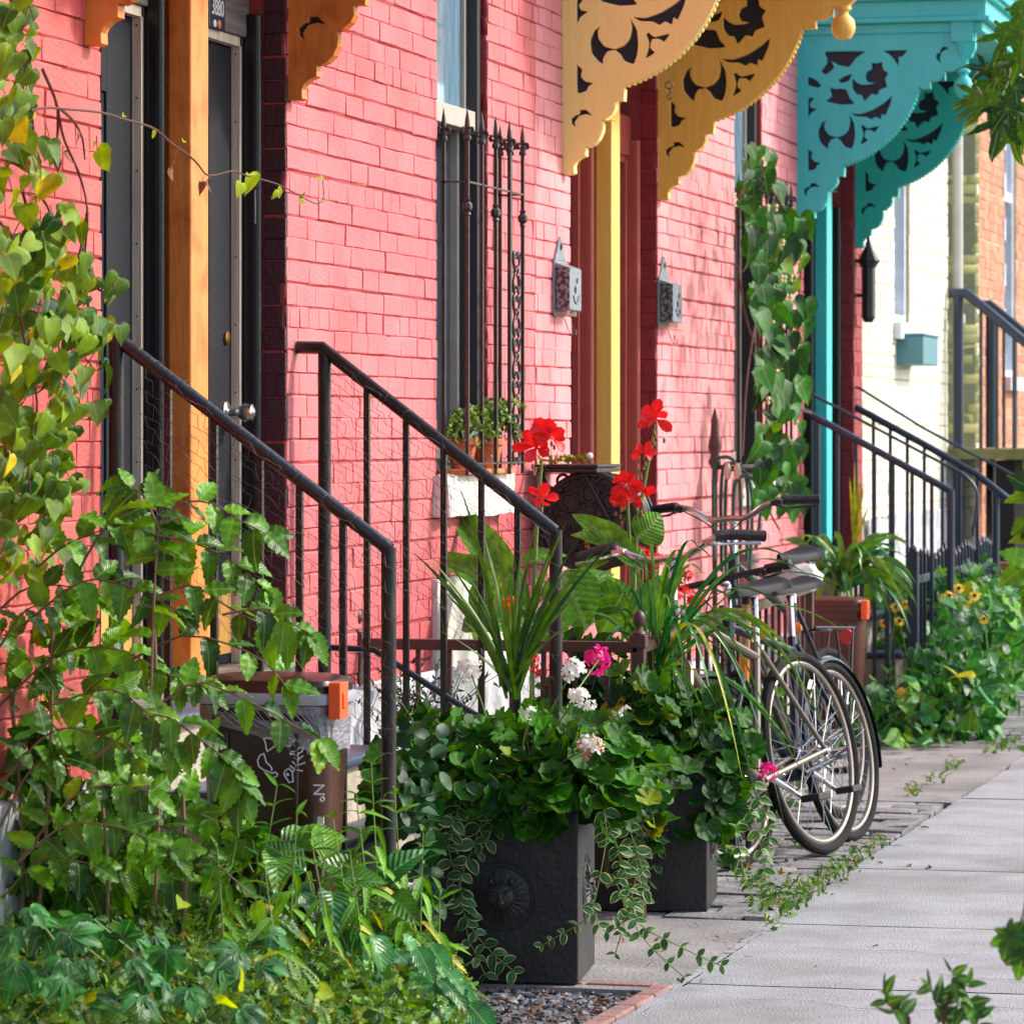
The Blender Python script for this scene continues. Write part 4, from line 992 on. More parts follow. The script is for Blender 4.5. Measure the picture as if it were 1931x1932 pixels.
# ------------------------------------------------------------------ window grille, pots, mailboxes
M_grille = mat('rust-touched wrought iron', (50, 44, 44), .45, (92, 66, 56), 24, .6, .3, 80, lo=.45, hi=.7)
def finial(b, x, y, z, s=1.0):
    b.lathe((x, y, z), [(.009 * s, -.03), (.014 * s, -.028), (.014 * s, -.018), (.010 * s, -.012), (.011 * s, 0), (.006 * s, .004), (.010 * s, .02), (.008 * s, .04), (.0008, .082 * s)], 8)
    for a in (-1, 1):
        b.tube(interp([(x, y, z + .004), (x + a * .008, y + a * .012, z + .014), (x + a * .011, y + a * .018, z + .002), (x + a * .008, y + a * .014, z - .008)], 8), .0038 * s, 6)
        b.tube(interp([(x, y, z + .004), (x + a * .016, y, z + .014), (x + a * .022, y, z + .002), (x + a * .017, y, z - .008)], 8), .0038 * s, 6)
def grille(label, y0, y1, z0, z1, xo, n, m, scroll=True, nm='window_grille'):
    t = thing(nm, label, 'window grille', (0, (y0 + y1) / 2, z0)); xs = [.012, xo]
    pos = [(.012, y0), (.012, y1)] + [(xo, y0 + (y1 - y0) * k / (n - 1)) for k in range(n)] + [(xo * .52, y1)]
    for i, (x, y) in enumerate(pos):
        b = MB(); hh = (.0 if i % 2 else .0); b.bar((x, y, z0 + .01), (x, y, z1 + hh), .012)
        finial(b, x, y, z1 + hh + .03); 
        if x > .02 and i % 2 == 0: b.lathe((x, y, z0 + .92), [(.008, -.03), (.013, -.026), (.009, -.018), (.018, -.008), (.018, .008), (.009, .018), (.013, .026), (.008, .03)], 8)
        b.build('bar', m, t, smooth=False)
    b = MB()
    for z in (z1 - .14, z0 + .05):
        b.bar((0, y0, z), (xo, y0, z), .012, .006); b.bar((0, y1, z), (xo, y1, z), .012, .006); b.bar((xo, y0, z), (xo, y1, z), .012, .006)
    b.build('crossbar', m, t, smooth=False)
    if scroll:
        b = MB(); ya = y1 - .09; x = xo
        for k in range(5):
            z = z0 + .04 + k * .152
            for s in (-1, 1):
                c = [(x, ya + s * .01, z + .09), (x, ya + s * .03, z + .06), (x, ya + s * .045, z + .03), (x, ya + s * .035, z + .005), (x, ya + s * .018, z + .012), (x, ya + s * .022, z + .028)]
                b.tube(interp(c, 14), .0055, 6); c = [(p[0], p[1], 2 * z + .152 - p[2] + .0) for p in c]; b.tube(interp(c, 14), .0055, 6)
            b.ball((x, ya, z + .09), .012, 8)
        b.build('scrollwork', m, t)
    return t
grille('black wrought iron cage of spear-topped bars with scrollwork over the window between the two doorways', 12.80, 13.56, 1.345, 2.49, .095, 5, M_grille)
M_terra = mat('terracotta', (196, 112, 62), .8, (176, 94, 52), 12, .5, .3, 60, c3=(210, 140, 92), s3=9)
def pot(label, x, y, z, r, h, grp=None):
    t = thing('flower_pot', label, 'flower pot', (x, y, z), grp); b = MB()
    b.lathe((x, y, z), [(r * .62, 0), (r * .86, h * .76), (r * .9, h * .78), (r, h * .79), (r, h), (r * .9, h), (r * .86, h * .8)], 24, cap=True); b.build('pot', M_terra, t)
    b = MB(); b.lathe((x, y, z + h * .88), [(r * .86, 0), (.001, .004)], 16, cap=False); b.build('soil', M_soil, t); return t
tb = MB(); tb.box(-.02, .085, 12.84, 13.50, 1.358, 1.375); tag(tb.build('window_tray', mat('orange clay tray', (214, 128, 70), .7, (190, 110, 60), 12, .5), None, smooth=False, bevel=.003), 'orange clay tray on the white window sill under the flower pots', 'tray')
POT1 = pot('terracotta pot with trailing green plant, left one on the barred window sill', .03, 12.97, 1.376, .058, .105)
POT2 = pot('terracotta pot with blue flowered trailing plant, right one on the barred window sill', .03, 13.32, 1.376, .058, .105)

M_mail = mat('cast grey mailbox metal', (134, 142, 150), .5, (104, 110, 118), 14, .7, .5, 60)
M_maild = mat('dark openwork', (52, 50, 54), .7, (140, 136, 138), 60, .9, .4, 60, lo=.48, hi=.54)
def mailbox(label, y, zt):
    t = thing('mailbox', label, 'mailbox', (0, y, zt)); w, h, dp = .19, .21, .068
    b = MB(); b.box(.012, dp, y + .0045, y + w, zt - h, zt - .05); b.add([(.012, y, zt - .05), (dp, y, zt - .05), (dp, y + w, zt - .05), (.012, y + w, zt - .05), (.012, y, zt - .03), (.012, y + w, zt - .03)], [(0, 1, 4), (1, 2, 5, 4), (2, 3, 5), (0, 3, 2, 1)])
    b.build('box', M_mail, t, smooth=False, bevel=.003)
    b = MB(); b.box(.014, dp - .002, y, y + .0043, zt - h + .004, zt - .052); b.build('openwork_side', M_maild, t, smooth=False)
    b = MB(); b.box(0, .011, y - .006, y + w + .006, zt - h - .012, zt - .02)
    b.add([(0, y + .01, zt - .02), (0, y + w - .01, zt - .02), (0, y + w * .62, zt + .055), (0, y + w * .5, zt + .072), (0, y + w * .38, zt + .055), (.011, y + .01, zt - .02), (.011, y + w - .01, zt - .02), (.011, y + w * .62, zt + .055), (.011, y + w * .5, zt + .072), (.011, y + w * .38, zt + .055)],
          [(0, 1, 2, 3, 4), (9, 8, 7, 6, 5), (0, 5, 6, 1), (1, 6, 7, 2), (2, 7, 8, 3), (3, 8, 9, 4), (4, 9, 5, 0)])
    b.build('back_plate', M_mail, t, smooth=False, bevel=.002)
    b = MB(); b.torus((.013, y + w / 2, zt + .035), (1, 0, 0), .012, .003, 14, 5); x = dp + .001; c = y + w / 2
    b.tube([(x, c + .005, zt - .115), (x + .004, c - .018, zt - .125), (x, c - .004, zt - .145)], .0028, 6); b.torus((x, c + .022, zt - .095), (1, 0, 0), .009, .0028, 12, 5)
    b.tube(interp([(x, c - .04, zt - .155), (x, c - .01, zt - .18), (x, c + .02, zt - .18), (x, c + .045, zt - .155)], 12), .003, 6); b.build('raised_ornament', M_maild, t)
    b = MB()
    for k in range(12): b.tube([(.01 + .005 * k, y + .01 * k, zt - h - .005), (.01 + .005 * k, y + .01 * k + .004, zt - h - .022)], .003, 5)
    b.build('fringe', mat('pale dry fringe', (190, 184, 160), .9), t)
    for a in (0,):
        b = MB(); b.tube(interp([(.03, y + .05, zt - h - .02), (.05, y + .07, zt - h - .08), (.05, y + .11, zt - h - .09), (.04, y + .15, zt - h - .05), (.05, y + .17, zt - h - .09), (.045, y + .2, zt - h - .07)], 30), .0018, 5); b.build('paper_hook', M_wire, t)
    return t
a = PX(1052, 470, .0); mailbox('grey cast mailbox with a moulded face, on the pink wall left of the yellow doorway', a.y - .09, PX(1042, 480, 0).z + .0)
a = PX(1248, 505, .0); mailbox('grey cast mailbox with a moulded face, on the sunlit wall right of the yellow doorway', a.y - .09, PX(1240, 514, 0).z)
b = MB(); lc = PX(1614, 540, 0); y = lc.y
b.lathe((.07, y, lc.z - .20), [(.025, 0), (.04, .03), (.04, .30), (.065, .34), (.02, .42), (.005, .48)], 8); b.bar((0, y, lc.z + .14), (.07, y, lc.z + .14), .02); b.bar((0, y, lc.z - .05), (.035, y, lc.z - .05), .02)
tag(b.build('wall_lantern', mat('black lantern metal', (44, 44, 48), .3), None, smooth=False, bevel=.002), 'black wall lantern between the turquoise bracket and the cream wall', 'lantern')

# ------------------------------------------------------------------ ornate hose reel
HY_ = 14.05; M_cast = mat('black cast iron', (34, 30, 32), .5, (26, 24, 26), 12, .5, .4, 80)
t = thing('hose_reel', 'ornate black cast iron hose reel with a shelf, against the wall before the yellow doorway', 'hose reel', (0, HY_, .6))
c = PY(1112, 985, HY_); c.y = HY_; rr = .178
b = MB(); b.lathe(c + Vector((0, .0, 0)), [(rr, 0), (rr, .02)], 48, axis=(0, 1, 0)); b.torus(c, (0, 1, 0), rr, .012, 48, 8); b.torus(c, (0, 1, 0), rr * .82, .005, 48, 6); b.torus(c, (0, 1, 0), rr * .36, .007, 32, 6)
b.build('side_disc', M_cast, t)
b = MB()
for k in range(8):
    a = 2 * math.pi * k / 8; q = c + Vector((math.cos(a) * rr * .59, -.006, math.sin(a) * rr * .59)); b.torus(q, (0, 1, 0), rr * .19, .006, 20, 6)
    q2 = c + Vector((math.cos(a + .39) * rr * .62, -.004, math.sin(a + .39) * rr * .62)); b.torus(q2, (0, 1, 0), rr * .10, .005, 14, 6)
    b.tube([c + Vector((0, -.004, 0)), c + Vector((math.cos(a + .39) * rr * .8, -.004, math.sin(a + .39) * rr * .8))], .004, 6)
b.build('tracery', M_cast, t)
b = MB()
for k in range(5): b.torus(c + Vector((.0, .06 + k * .045, 0)), (0, 1, 0), rr * .92, .017, 40, 8)
b.build('coiled_hose', mat('black rubber hose', (24, 24, 28), .5), t)
b = MB(); b.lathe(c + Vector((0, .29, 0)), [(rr, 0), (rr, .02)], 40, axis=(0, 1, 0)); b.build('far_disc', M_cast, t)
sh0 = PY(1012, 878, HY_); sh1 = PY(1133, 878, HY_); b = MB(); b.box(sh0.x, sh1.x, HY_ - .05, HY_ + .34, sh0.z - .008, sh0.z + .004); b.box(sh0.x + .005, sh1.x - .005, HY_ - .045, HY_ + .335, sh0.z - .026, sh0.z - .009)
b.build('shelf', M_cast, t, smooth=False, bevel=.003)
b = MB(); z = sh0.z - .026
b.tube(interp([(sh0.x + .02, HY_, z), (sh0.x + .04, HY_, z - .05), (sh0.x + .10, HY_, z - .07), (c.x - rr * .7, HY_, c.z + rr * .75)], 14), .009, 6)
b.tube(interp([(sh1.x - .02, HY_, z), (sh1.x - .03, HY_, z - .04), (c.x + .06, HY_, c.z + rr)], 14), .009, 6)
b.tube([(c.x - .02, HY_ - .01, z), (c.x + rr * .45, HY_ - .012, c.z + .0)], .007, 6)
b.torus((sh0.x + .10, HY_, z - .03), (0, 1, 0), .022, .006, 16, 6); b.torus((sh0.x + .15, HY_, z - .045), (0, 1, 0), .016, .006, 14, 6)
b.box(c.x - rr - .03, c.x - rr + .05, HY_ + .0, HY_ + .02, c.z - .14, c.z - .0)
b.build('scroll_arm', M_cast, t)
b = MB(); b.lathe(PY(1107, 1035, HY_ - .03), [(.008, 0), (.012, .002), (.012, .012), (.009, .014), (.013, .02), (.013, .034), (.009, .036), (.009, .05)], 12); b.build('brass_nozzle', M_brass, t)
b = MB(); b.ball(PY(1107, 1000, HY_ - .03), .017, 10, sc=(1, .5, .8)); b.build('crank', mat('pale metal', (0, 0, 0)), t)

# garden hose holder in front of the vine window
HG = 17.2; t = thing('hose_hanger', 'iron garden hose hanger with loops of green hose, left of the vine covered window', 'hose hanger', (.3, HG, 0))
c0 = PY(1348, 880, HG); c1_ = PY(1385, 900, HG)
b = MB(); b.tube([(c0.x, HG, 0), (c0.x, HG, PY(1348, 840, HG).z)], .012, 8); b.lathe((c0.x, HG, PY(1348, 885, HG).z), [(.014, 0), (.03, .03), (.02, .06), (.03, .10), (.02, .16), (.016, .22), (.004, .27)], 8)
b.tube([(c0.x, HG, c0.z), (c0.x + .19, HG, c0.z - .02)], .012, 8); b.build('iron_frame', mat('rusty iron', (92, 72, 62), .8, (60, 46, 42), 20, .7, .6, 60), t)
b = MB()
for k in range(4):
    o = k * .030 + .008 * (k % 2); y = HG - .02 - .014 * k; za = c0.z + .03 - .028 * k; zl = c0.z - .42 - .05 * (k % 3)
    b.tube(interp([(c0.x + .0 + o, y, zl), (c0.x + .0 + o, y, za - .05), (c0.x + .045 + o, y, za + .012), (c0.x + .10 + o, y, za - .02), (c0.x + .12 + o, y, za - .15), (c0.x + .12 + o * .8, y, zl + .05)], 24), .0085, 8)
b.build('hose_loop', mat('green garden hose', (44, 96, 84), .4, (30, 70, 62), 10, .4), t)
b = MB()
for k in (0, 1): b.lathe((c0.x + .07 + k * .045, HG - .06, c0.z - .055), [(.012, 0), (.018, .02), (.016, .05), (.008, .07)], 10)
b.build('hand_grip', mat('pale tool wood', (206, 184, 164), .7), t)
b = MB(); b.lathe((c1_.x + .05, HG + .05, .3), [(.05, 0), (.05, .62), (.058, .63), (.058, .66)], 16); tag(b.build('downpipe', mat('pinkish grey pipe', (150, 116, 116), .6, (120, 96, 100), 8, .6), None), 'short pinkish grey pipe rising behind the green hose loops', 'pipe')

# ------------------------------------------------------------------ brown garden fence, navy fence
M_brown = mat('rust brown fence paint', (78, 50, 44), .5, (60, 38, 34), 14, .6, .3, 60)
def ballpost(t, x, y, h, m):
    b = MB(); b.box(x - .020, x + .020, y - .020, y + .020, -.03, h - .075); b.box(x - .026, x + .026, y - .026, y + .026, h - .12, h - .078); b.build('post', m, t, smooth=False, bevel=.004)
    b = MB(); b.lathe((x, y, h - .075), [(.024, 0), (.018, .008), (.009, .014), (.009, .022), (.016, .030), (.021, .046), (.017, .062), (.008, .071), (.001, .074)], 16); b.build('ball_finial', m, t)
t = thing('garden_fence', 'low rust brown iron garden fence with ball finials, between the steps and the bicycles', 'fence', (.95, 11.9, 0))
F0 = PY(672, 1217, 11.85); xa = F0.x; zr_ = F0.z; F1 = PY(1205, 1217, 11.85); xb = F1.x
ballpost(t, xa, 11.85, PY(672, 1147, 11.85).z, M_brown); ballpost(t, xb, 11.85, PY(1205, 1150, 11.85).z, M_brown); xq, yq = PY(1525, 1096, 16.6).x, 16.6; ballpost(t, xq, yq, PY(1205, 1150, 11.85).z, M_brown)
b = MB(); b.box(xa - .10, xb, 11.83, 11.87, zr_ - .012, zr_ + .022); b.bar((xb, 11.87, zr_ + .005), (xq, yq, zr_ + .005), .04, .034); b.box(xa, xb, 11.835, 11.865, .10, .125); b.bar((xb, 11.87, .11), (xq, yq, .11), .03, .025); b.build('rail', M_brown, t, smooth=False, bevel=.003)
for k in range(1, 9):
    x = xa + (xb - xa) * k / 9; b = MB(); b.bar((x, 11.85, .1), (x, 11.85, zr_), .014); b.build('picket', M_brown, t, smooth=False)
for k in range(1, 22):
    y = 11.87 + (yq - 11.87) * k / 22; xx = xb + (xq - xb) * k / 22; b = MB(); b.bar((xx, y, .1), (xx, y, zr_), .014); b.build('picket', M_brown, t, smooth=False)
t = thing('navy_fence', 'low navy iron picket fence round the yellow flowers, right of the bicycles', 'fence', (.6, 19.48, 0))
q = PD(1722, 1100, 19.6); fx, fy = q.x, q.y; zt = PD(1722, 1040, 19.6).z; zr2 = PD(1722, 1095, 19.6).z
b = MB(); b.bar((fx, fy, -.03), (fx, fy, zt), .05); b.ball((fx, fy, zt + .01), .022, 8); b.build('corner_post', M_navyp, t, smooth=False, bevel=.004)
b = MB(); b.box(fx - .62, fx, fy - .014, fy + .014, zr2 - .02, zr2 + .015); b.box(fx - .014, fx + .014, fy, 22.6, zr2 - .02, zr2 + .02); b.box(fx - .62, fx, fy - .012, fy + .012, .12, .15); b.box(fx - .012, fx + .012, fy, 22.6, .12, .15); b.build('rail', M_navyp, t, smooth=False, bevel=.003)
def pk(x, y, h=0):
    b = MB(); b.bar((x, y, .0), (x, y, zt - .04 + h), .022); b.lathe((x, y, zt - .04 + h), [(.015, 0), (.001, .035)], 6); b.build('picket', M_navyp, t, smooth=False)
for k in range(5): pk(fx - .13 * (k + 1), fy)
for k in range(24): pk(fx, fy + .125 * (k + 1), .02 * math.sin(k))
b = MB(); b.bar((fx, 22.6, -.03), (fx, 22.6, zt), .05); b.build('corner_post', M_navyp, t, smooth=False)
b = MB(); b.box(-.0, .5, 22.0, 22.1, .55, .70); b.box(.1, .8, 23.6, 23.75, .55, .72)
tag(b.build('timber_edge', mat('old reddish timber', (116, 66, 54), .8, (86, 50, 42), 8, .6, .5, 40, stretch=(.3, 4, 4)), None, smooth=False, bevel=.01), 'old reddish brown timbers behind the navy railings', 'timber')

# ------------------------------------------------------------------ bicycles
M_tyre = mat('tyre rubber', (18, 18, 21), .8, (36, 35, 35), 18, .5, .3, 60, spec=.2); M_alu = mat('polished alloy', (206, 206, 204), .22, metal=.95); M_rimm = mat('alloy rim', (138, 130, 122), .42, metal=.7)
M_spk = mat('steel spoke', (190, 190, 190), .3, metal=.9); M_grip = mat('black grip rubber', (22, 22, 26), .6, (34, 34, 40), 60, .5, .4, 150); M_sad = mat('glossy saddle vinyl', (12, 18, 30), .62, (8, 11, 18), 9, .5, spec=.25)
def bike(label, base, yaw, lean, fr, bar='swept', sad=.94, fender=False, rack=False, fork_m=None, wr=.335, name='bicycle', steer=0, s=1.0, tw=.018, barh=1.03):
    """base: rear wheel contact; +X local is forward"""
    M = Matrix.Translation(base) @ Matrix.Rotation(yaw, 4, 'Z') @ Matrix.Rotation(lean, 4, 'X') @ Matrix.Scale(s, 4)
    t = thing(name, label, 'bicycle', base); WB = 1.04; fm = fr
    HT = Vector((.80, 0, barh - .14)); HB = Vector((.85, 0, barh - .30)); BB = Vector((.43, 0, .28)); ST = Vector((.27, 0, sad - .20)); RA = Vector((0, 0, wr)); FA = Vector((WB, 0, wr))
    b = MB(M); b.tube([HT, HB], .021, 10); b.tube([BB, ST], .016, 10); b.tube([HB + Vector((-.005, 0, .02)), BB], .019, 10); b.tube([HT + Vector((-.0, 0, -.03)), ST + Vector((.01, 0, -.05))], .016, 10)
    for sg in (-1, 1):
        b.tube([BB + Vector((0, sg * .03, 0)), RA + Vector((0, sg * .058, 0))], [.012, .009], 8); b.tube([ST + Vector((0, sg * .016, -.03)), RA + Vector((0, sg * .058, 0))], [.009, .008], 8)
    b.lathe(BB + Vector((0, -.035, 0)), [(.022, 0), (.022, .07)], 12, axis=(0, 1, 0)); b.build('frame', fm, t)
    SM = M @ Matrix.Translation(HT) @ Matrix.Rotation(steer, 4, Vector((-.28, 0, .96))) @ Matrix.Translation(-HT)
    b = MB(SM); b.tube([HB, HB + Vector((.012, 0, -.05))], .018, 8)
    for sg in (-1, 1): b.tube(interp([HB + Vector((.014, sg * .02, -.03)), HB + Vector((.03, sg * .055, -.07)), FA + Vector((-.03, sg * .052, .12)), FA + Vector((0, sg * .05, 0))], 10), [.013 - .0005 * i for i in range(11)], 8)
    b.build('fork', fork_m or fm, t)
    for nm_, ax, MM in (('rear', RA, M), ('front', FA, SM)):
        b = MB(MM); b.torus(ax, (0, 1, 0), wr - tw, tw, 64, 10); wh = b.build('wheel', M_tyre, t)
        b = MB(MM); b.torus(ax, (0, 1, 0), wr - 2 * tw - .006, .010, 64, 8, sc=(1.1, .95)); b.build('rim', M_rimm, wh)
        b = MB(MM)
        for k in range(28):
            sg = 1 if k % 2 else -1; a = 2 * math.pi * k / 28; a2 = a + (.9 if (k // 2) % 2 else -.9)
            b.tube([ax + Vector((math.cos(a) * (wr - 2 * tw - .01), 0, math.sin(a) * (wr - 2 * tw - .01))), ax + Vector((math.cos(a2) * .02, sg * .03, math.sin(a2) * .02))], .0014, 4, cap=False)
        b.build('spokes', M_spk, wh)
        b = MB(MM); b.lathe(ax + Vector((0, -.05, 0)), [(.006, -.015), (.009, 0), (.022, .012), (.013, .02), (.013, .08), (.022, .088), (.009, .1), (.006, .115)], 12, axis=(0, 1, 0)); b.build('hub', M_alu, wh)
        if fender:
            b = MB(MM); n = 30; V = []
            for i in range(n + 1):
                a = R(-15) + R(190) * i / n if nm_ == 'rear' else R(20) + R(120) * i / n
                a = math.pi - a
                for j, dy in enumerate((-.026, -.018, 0, .018, .026)): rr_ = wr + .012 - (.012 if j in (0, 4) else 0); V.append(ax + Vector((math.cos(a) * rr_, dy, math.sin(a) * rr_)))
            b.add(V, [(i * 5 + j, i * 5 + j + 1, (i + 1) * 5 + j + 1, (i + 1) * 5 + j) for i in range(n) for j in range(4)]); b.build('fender', fm, t)
    b = MB(SM); stem = HT + Vector((-.035, 0, .12)); b.tube([HT, stem], .014, 10); b.tube([stem, stem + Vector((.06, 0, .02))], .014, 10); C_ = stem + Vector((.06, 0, .02)); b.build('stem', M_alu, t)
    sh = {'swept': lambda sg: [(0, 0, 0), (0, sg * .06, 0), (.01, sg * .13, .035), (-.01, sg * .20, .06), (-.07, sg * .25, .055), (-.19, sg * .29, .03)],
          'cruiser': lambda sg: [(0, 0, 0), (0, sg * .06, 0), (.005, sg * .11, .018), (-.005, sg * .165, .048), (-.03, sg * .21, .052), (-.07, sg * .31, .036)],
          'riser': lambda sg: [(0, 0, 0), (0, sg * .07, 0), (0, sg * .14, .04), (-.01, sg * .20, .055), (-.025, sg * .24, .055), (-.05, sg * .33, .05)],
          'flat': lambda sg: [(0, 0, 0), (0, sg * .1, 0), (-.005, sg * .17, 0), (-.01, sg * .2, 0), (-.012, sg * .23, 0), (-.02, sg * .29, 0)]}[bar]
    hb = MB(SM); gp = []
    for sg in (-1, 1):
        P = interp([C_ + Vector(p) for p in sh(sg)], 20); hb.tube(P, .0115, 10); gp.append(P)
    ho = hb.build('handlebar', M_alu if bar != 'flat' else M_grip, t)
    for sg, P in zip((-1, 1), gp):
        b = MB(SM); Q = P[-9:]; b.tube(Q, [.0175 if i % 2 else .019 for i in range(len(Q))], 10); d_ = (Q[-1] - Q[-2]).normalized(); b.lathe(Q[-1], [(.017, 0), (.019, .003), (.012, .007)], 10, axis=d_); b.build('grip', M_grip, ho)
        b = MB(SM); a_ = P[-10]; nx = Q[2]; b.ball(a_ + Vector((.01, 0, -.006)), .018, 10, sc=(1.3, 1, .9)); b.box(a_.x - .01, a_.x + .035, a_.y - .02, a_.y + .02, a_.z - .018, a_.z + .002)
        b.tube(interp([a_ + Vector((.03, 0, -.012)), (a_ + Q[3]) / 2 + Vector((.055, 0, -.022)), Q[4] + Vector((.045, 0, -.03)), Q[-1] + Vector((.05, 0, -.022))], 10), [.006, .006, .006, .005, .005, .005, .0045, .0045, .005, .006, .007], 7)
        b.build('brake_lever', M_alu if bar == 'cruiser' else M_grip, ho)
        b = MB(SM); b.tube(interp([a_ + Vector((.03, -sg * .01, -.01)), C_ + Vector((.09, sg * .06, -.02)), C_ + Vector((.08, -sg * .02, -.12)), HB + Vector((-.02, -sg * .02, -.02)), HB + Vector((-.15, 0, -.14))], 24), .0028, 6); b.build('cable', M_grip, t)
    b = MB(M); b.tube([ST, ST + Vector((-.04, 0, .15))], .0135, 10); sp_ = ST + Vector((-.04, 0, .15)); b.build('seat_post', M_alu, t)
    b = MB(M); n = 14; V = []; m_ = 13
    for i in range(n + 1):
        u = i / n; x = sp_.x - .14 + .27 * u; hw = .078 * (1 - u) ** 1.3 * (1.1 if u < .15 else 1) + .018 + .01 * (1 - u); hw *= min(1, (u + .05) * 6) ** .5 * min(1, (1.04 - u) * 9) ** .5
        zt_ = .045 + .018 * (1 - u) ** 2 * 1.6 + .006 * u
        for j in range(m_):
            a = math.pi * j / (m_ - 1); V.append((x, math.cos(a) * hw, sp_.z + zt_ * .55 + math.sin(a) * zt_ * .55 - (.012 if j in (0, m_ - 1) else 0) - .01))
    b.add(V, [(i * m_ + j, i * m_ + j + 1, (i + 1) * m_ + j + 1, (i + 1) * m_ + j) for i in range(n) for j in range(m_ - 1)] + [tuple(i * m_ for i in range(n + 1)) + tuple(i * m_ + m_ - 1 for i in range(n, -1, -1))])
    b.build('saddle', M_sad, t)
    b = MB(M); b.torus(BB + Vector((0, -.05, 0)), (0, 1, 0), .085, .004, 40, 6); b.torus(BB + Vector((0, -.05, 0)), (0, 1, 0), .06, .004, 30, 6)
    for k in range(5): a = k * 1.256; b.tube([BB + Vector((0, -.05, 0)), BB + Vector((math.cos(a) * .085, -.05, math.sin(a) * .085))], .005, 6)
    b.build('chainring', M_alu, t)
    b = MB(M)
    for sg, a in ((-1, .5), (1, .5 + math.pi)): 
        e = BB + Vector((math.cos(a) * .17, sg * .085, math.sin(a) * .17)); b.tube([BB + Vector((0, sg * .06, 0)), e], [.011, .008], 8)
    b.build('crank', M_alu, t)
    for sg, a in ((-1, .5), (1, .5 + math.pi)):
        e = BB + Vector((math.cos(a) * .17, sg * .085, math.sin(a) * .17)); b = MB(M); b.box(e.x - .045, e.x + .045, e.y + sg * .01 - (.07 if sg < 0 else 0), e.y + sg * .01 + (.07 if sg > 0 else 0), e.z - .012, e.z + .012); b.build('pedal', M_grip, t, smooth=False, bevel=.004)
    b = MB(M)
    for z in (.008, -.008): b.tube([BB + Vector((0, -.05, z * 10)), RA + Vector((0, -.05, z * 4))], .0035, 6)
    b.torus(RA + Vector((0, -.045, 0)), (0, 1, 0), .038, .006, 20, 6); b.torus(RA + Vector((0, -.038, 0)), (0, 1, 0), .05, .004, 20, 6); b.build('chain', M_grip, t)
    if rack:
        b = MB(M); zt_ = wr * 2 + .06
        for sg in (-1, 1):
            b.tube([(.20, sg * .05, zt_ + .02), (-.22, sg * .05, zt_)], .006, 6)
            for x in (-.2, -.02): b.tube([(x, sg * .05, zt_), (-.0, sg * .065, wr)], .005, 6)
        for k in range(5): b.tube([(.15 - k * .08, -.05, zt_ + .012), (.15 - k * .08, .05, zt_ + .012)], .005, 6)
        b.build('rack', M_alu if rack == 1 else M_grip, t)
        b = MB(M); b.lathe((-.24, 0, zt_ - .03), [(.03, 0), (.03, .012)], 14, axis=(-1, 0, 0)); b.build('reflector', mat('red reflector', (220, 50, 40), .2), t)
    else:
        b = MB(M); b.ball(ST + Vector((-.05, 0, .03)), .022, 10, sc=(.5, 1.2, 1)); b.build('reflector', mat('orange reflector', (240, 120, 40), .2), t)
    # pump clipped to the frame
    return t, M
def base_at(px, py): p = PZ(px, py); return Vector((p.x, p.y, 0))
YAW = math.atan2(-.965, -.27)
bA = base_at(1560, 1612)
FS = mat('champagne metallic paint', (120, 108, 98), .32, (96, 86, 80), 5, .4, metal=.55); FB = mat('dark navy frame paint', (20, 30, 50), .3, (14, 20, 34), 5, .4); FC = mat('graphite frame paint', (38, 41, 48), .3, (26, 29, 35), 5, .4)
B1, MB1 = bike('silver and champagne bicycle with swept chrome handlebar and glossy saddle, nearest the sidewalk', bA, YAW, R(10.5), FS, 'cruiser', .93, name='bicycle', barh=1.03, steer=R(12), s=1.06, wr=.345)
B2, MB2 = bike('dark navy bicycle with a straight black bar, squeezed between the two others', bA + Vector((.02, .46, 0)), YAW + R(3), R(10), FB, 'flat', .97, name='bicycle', fender=True, barh=1.00, steer=R(-8))
B3, MB3 = bike('graphite bicycle with high black grips and bag wrapped saddle, farthest of the three', bA + Vector((-.16, 1.30, 0)), YAW + R(4), R(7), FC, 'riser', 1.05, name='bicycle', rack=2, barh=1.19, steer=R(10))
# white plastic bag under the third saddle
sp3 = MB3 @ Vector((.22, 0, 1.0)); b = MB(); V = []
b.ball((0, 0, 0), .075, 18, sc=(1.25, .8, .8)); arr = b.V[0]; rr2 = np.random.default_rng(3)
arr = arr * (1 + .10 * np.sin(arr[:, :1] * 80) * np.cos(arr[:, 2:3] * 70) + rr2.normal(0, .03, (len(arr), 1))); b.V[0] = arr + np.array(sp3 + Vector((.02, -.02, -.05)))
tag(b.build('plastic_bag', mat('cloudy plastic bag', (226, 220, 214), .4, (206, 198, 194), 20, .5, .3, 60, trans=.25)), 'crumpled white plastic bag tied under the farthest bicycle saddle', 'bag')
tm = MB1 @ Vector((.62, -.021, .62))
text_mesh('PELIAN', 'frame_text', M_enw, B1, MB1 @ Vector((.64, .0205, .535)), (MB1.to_3x3() @ Vector((-.42, 0, -.47 + .0))).normalized() * 1, (MB1.to_3x3() @ Vector((-.47, 0, .42))), .028)
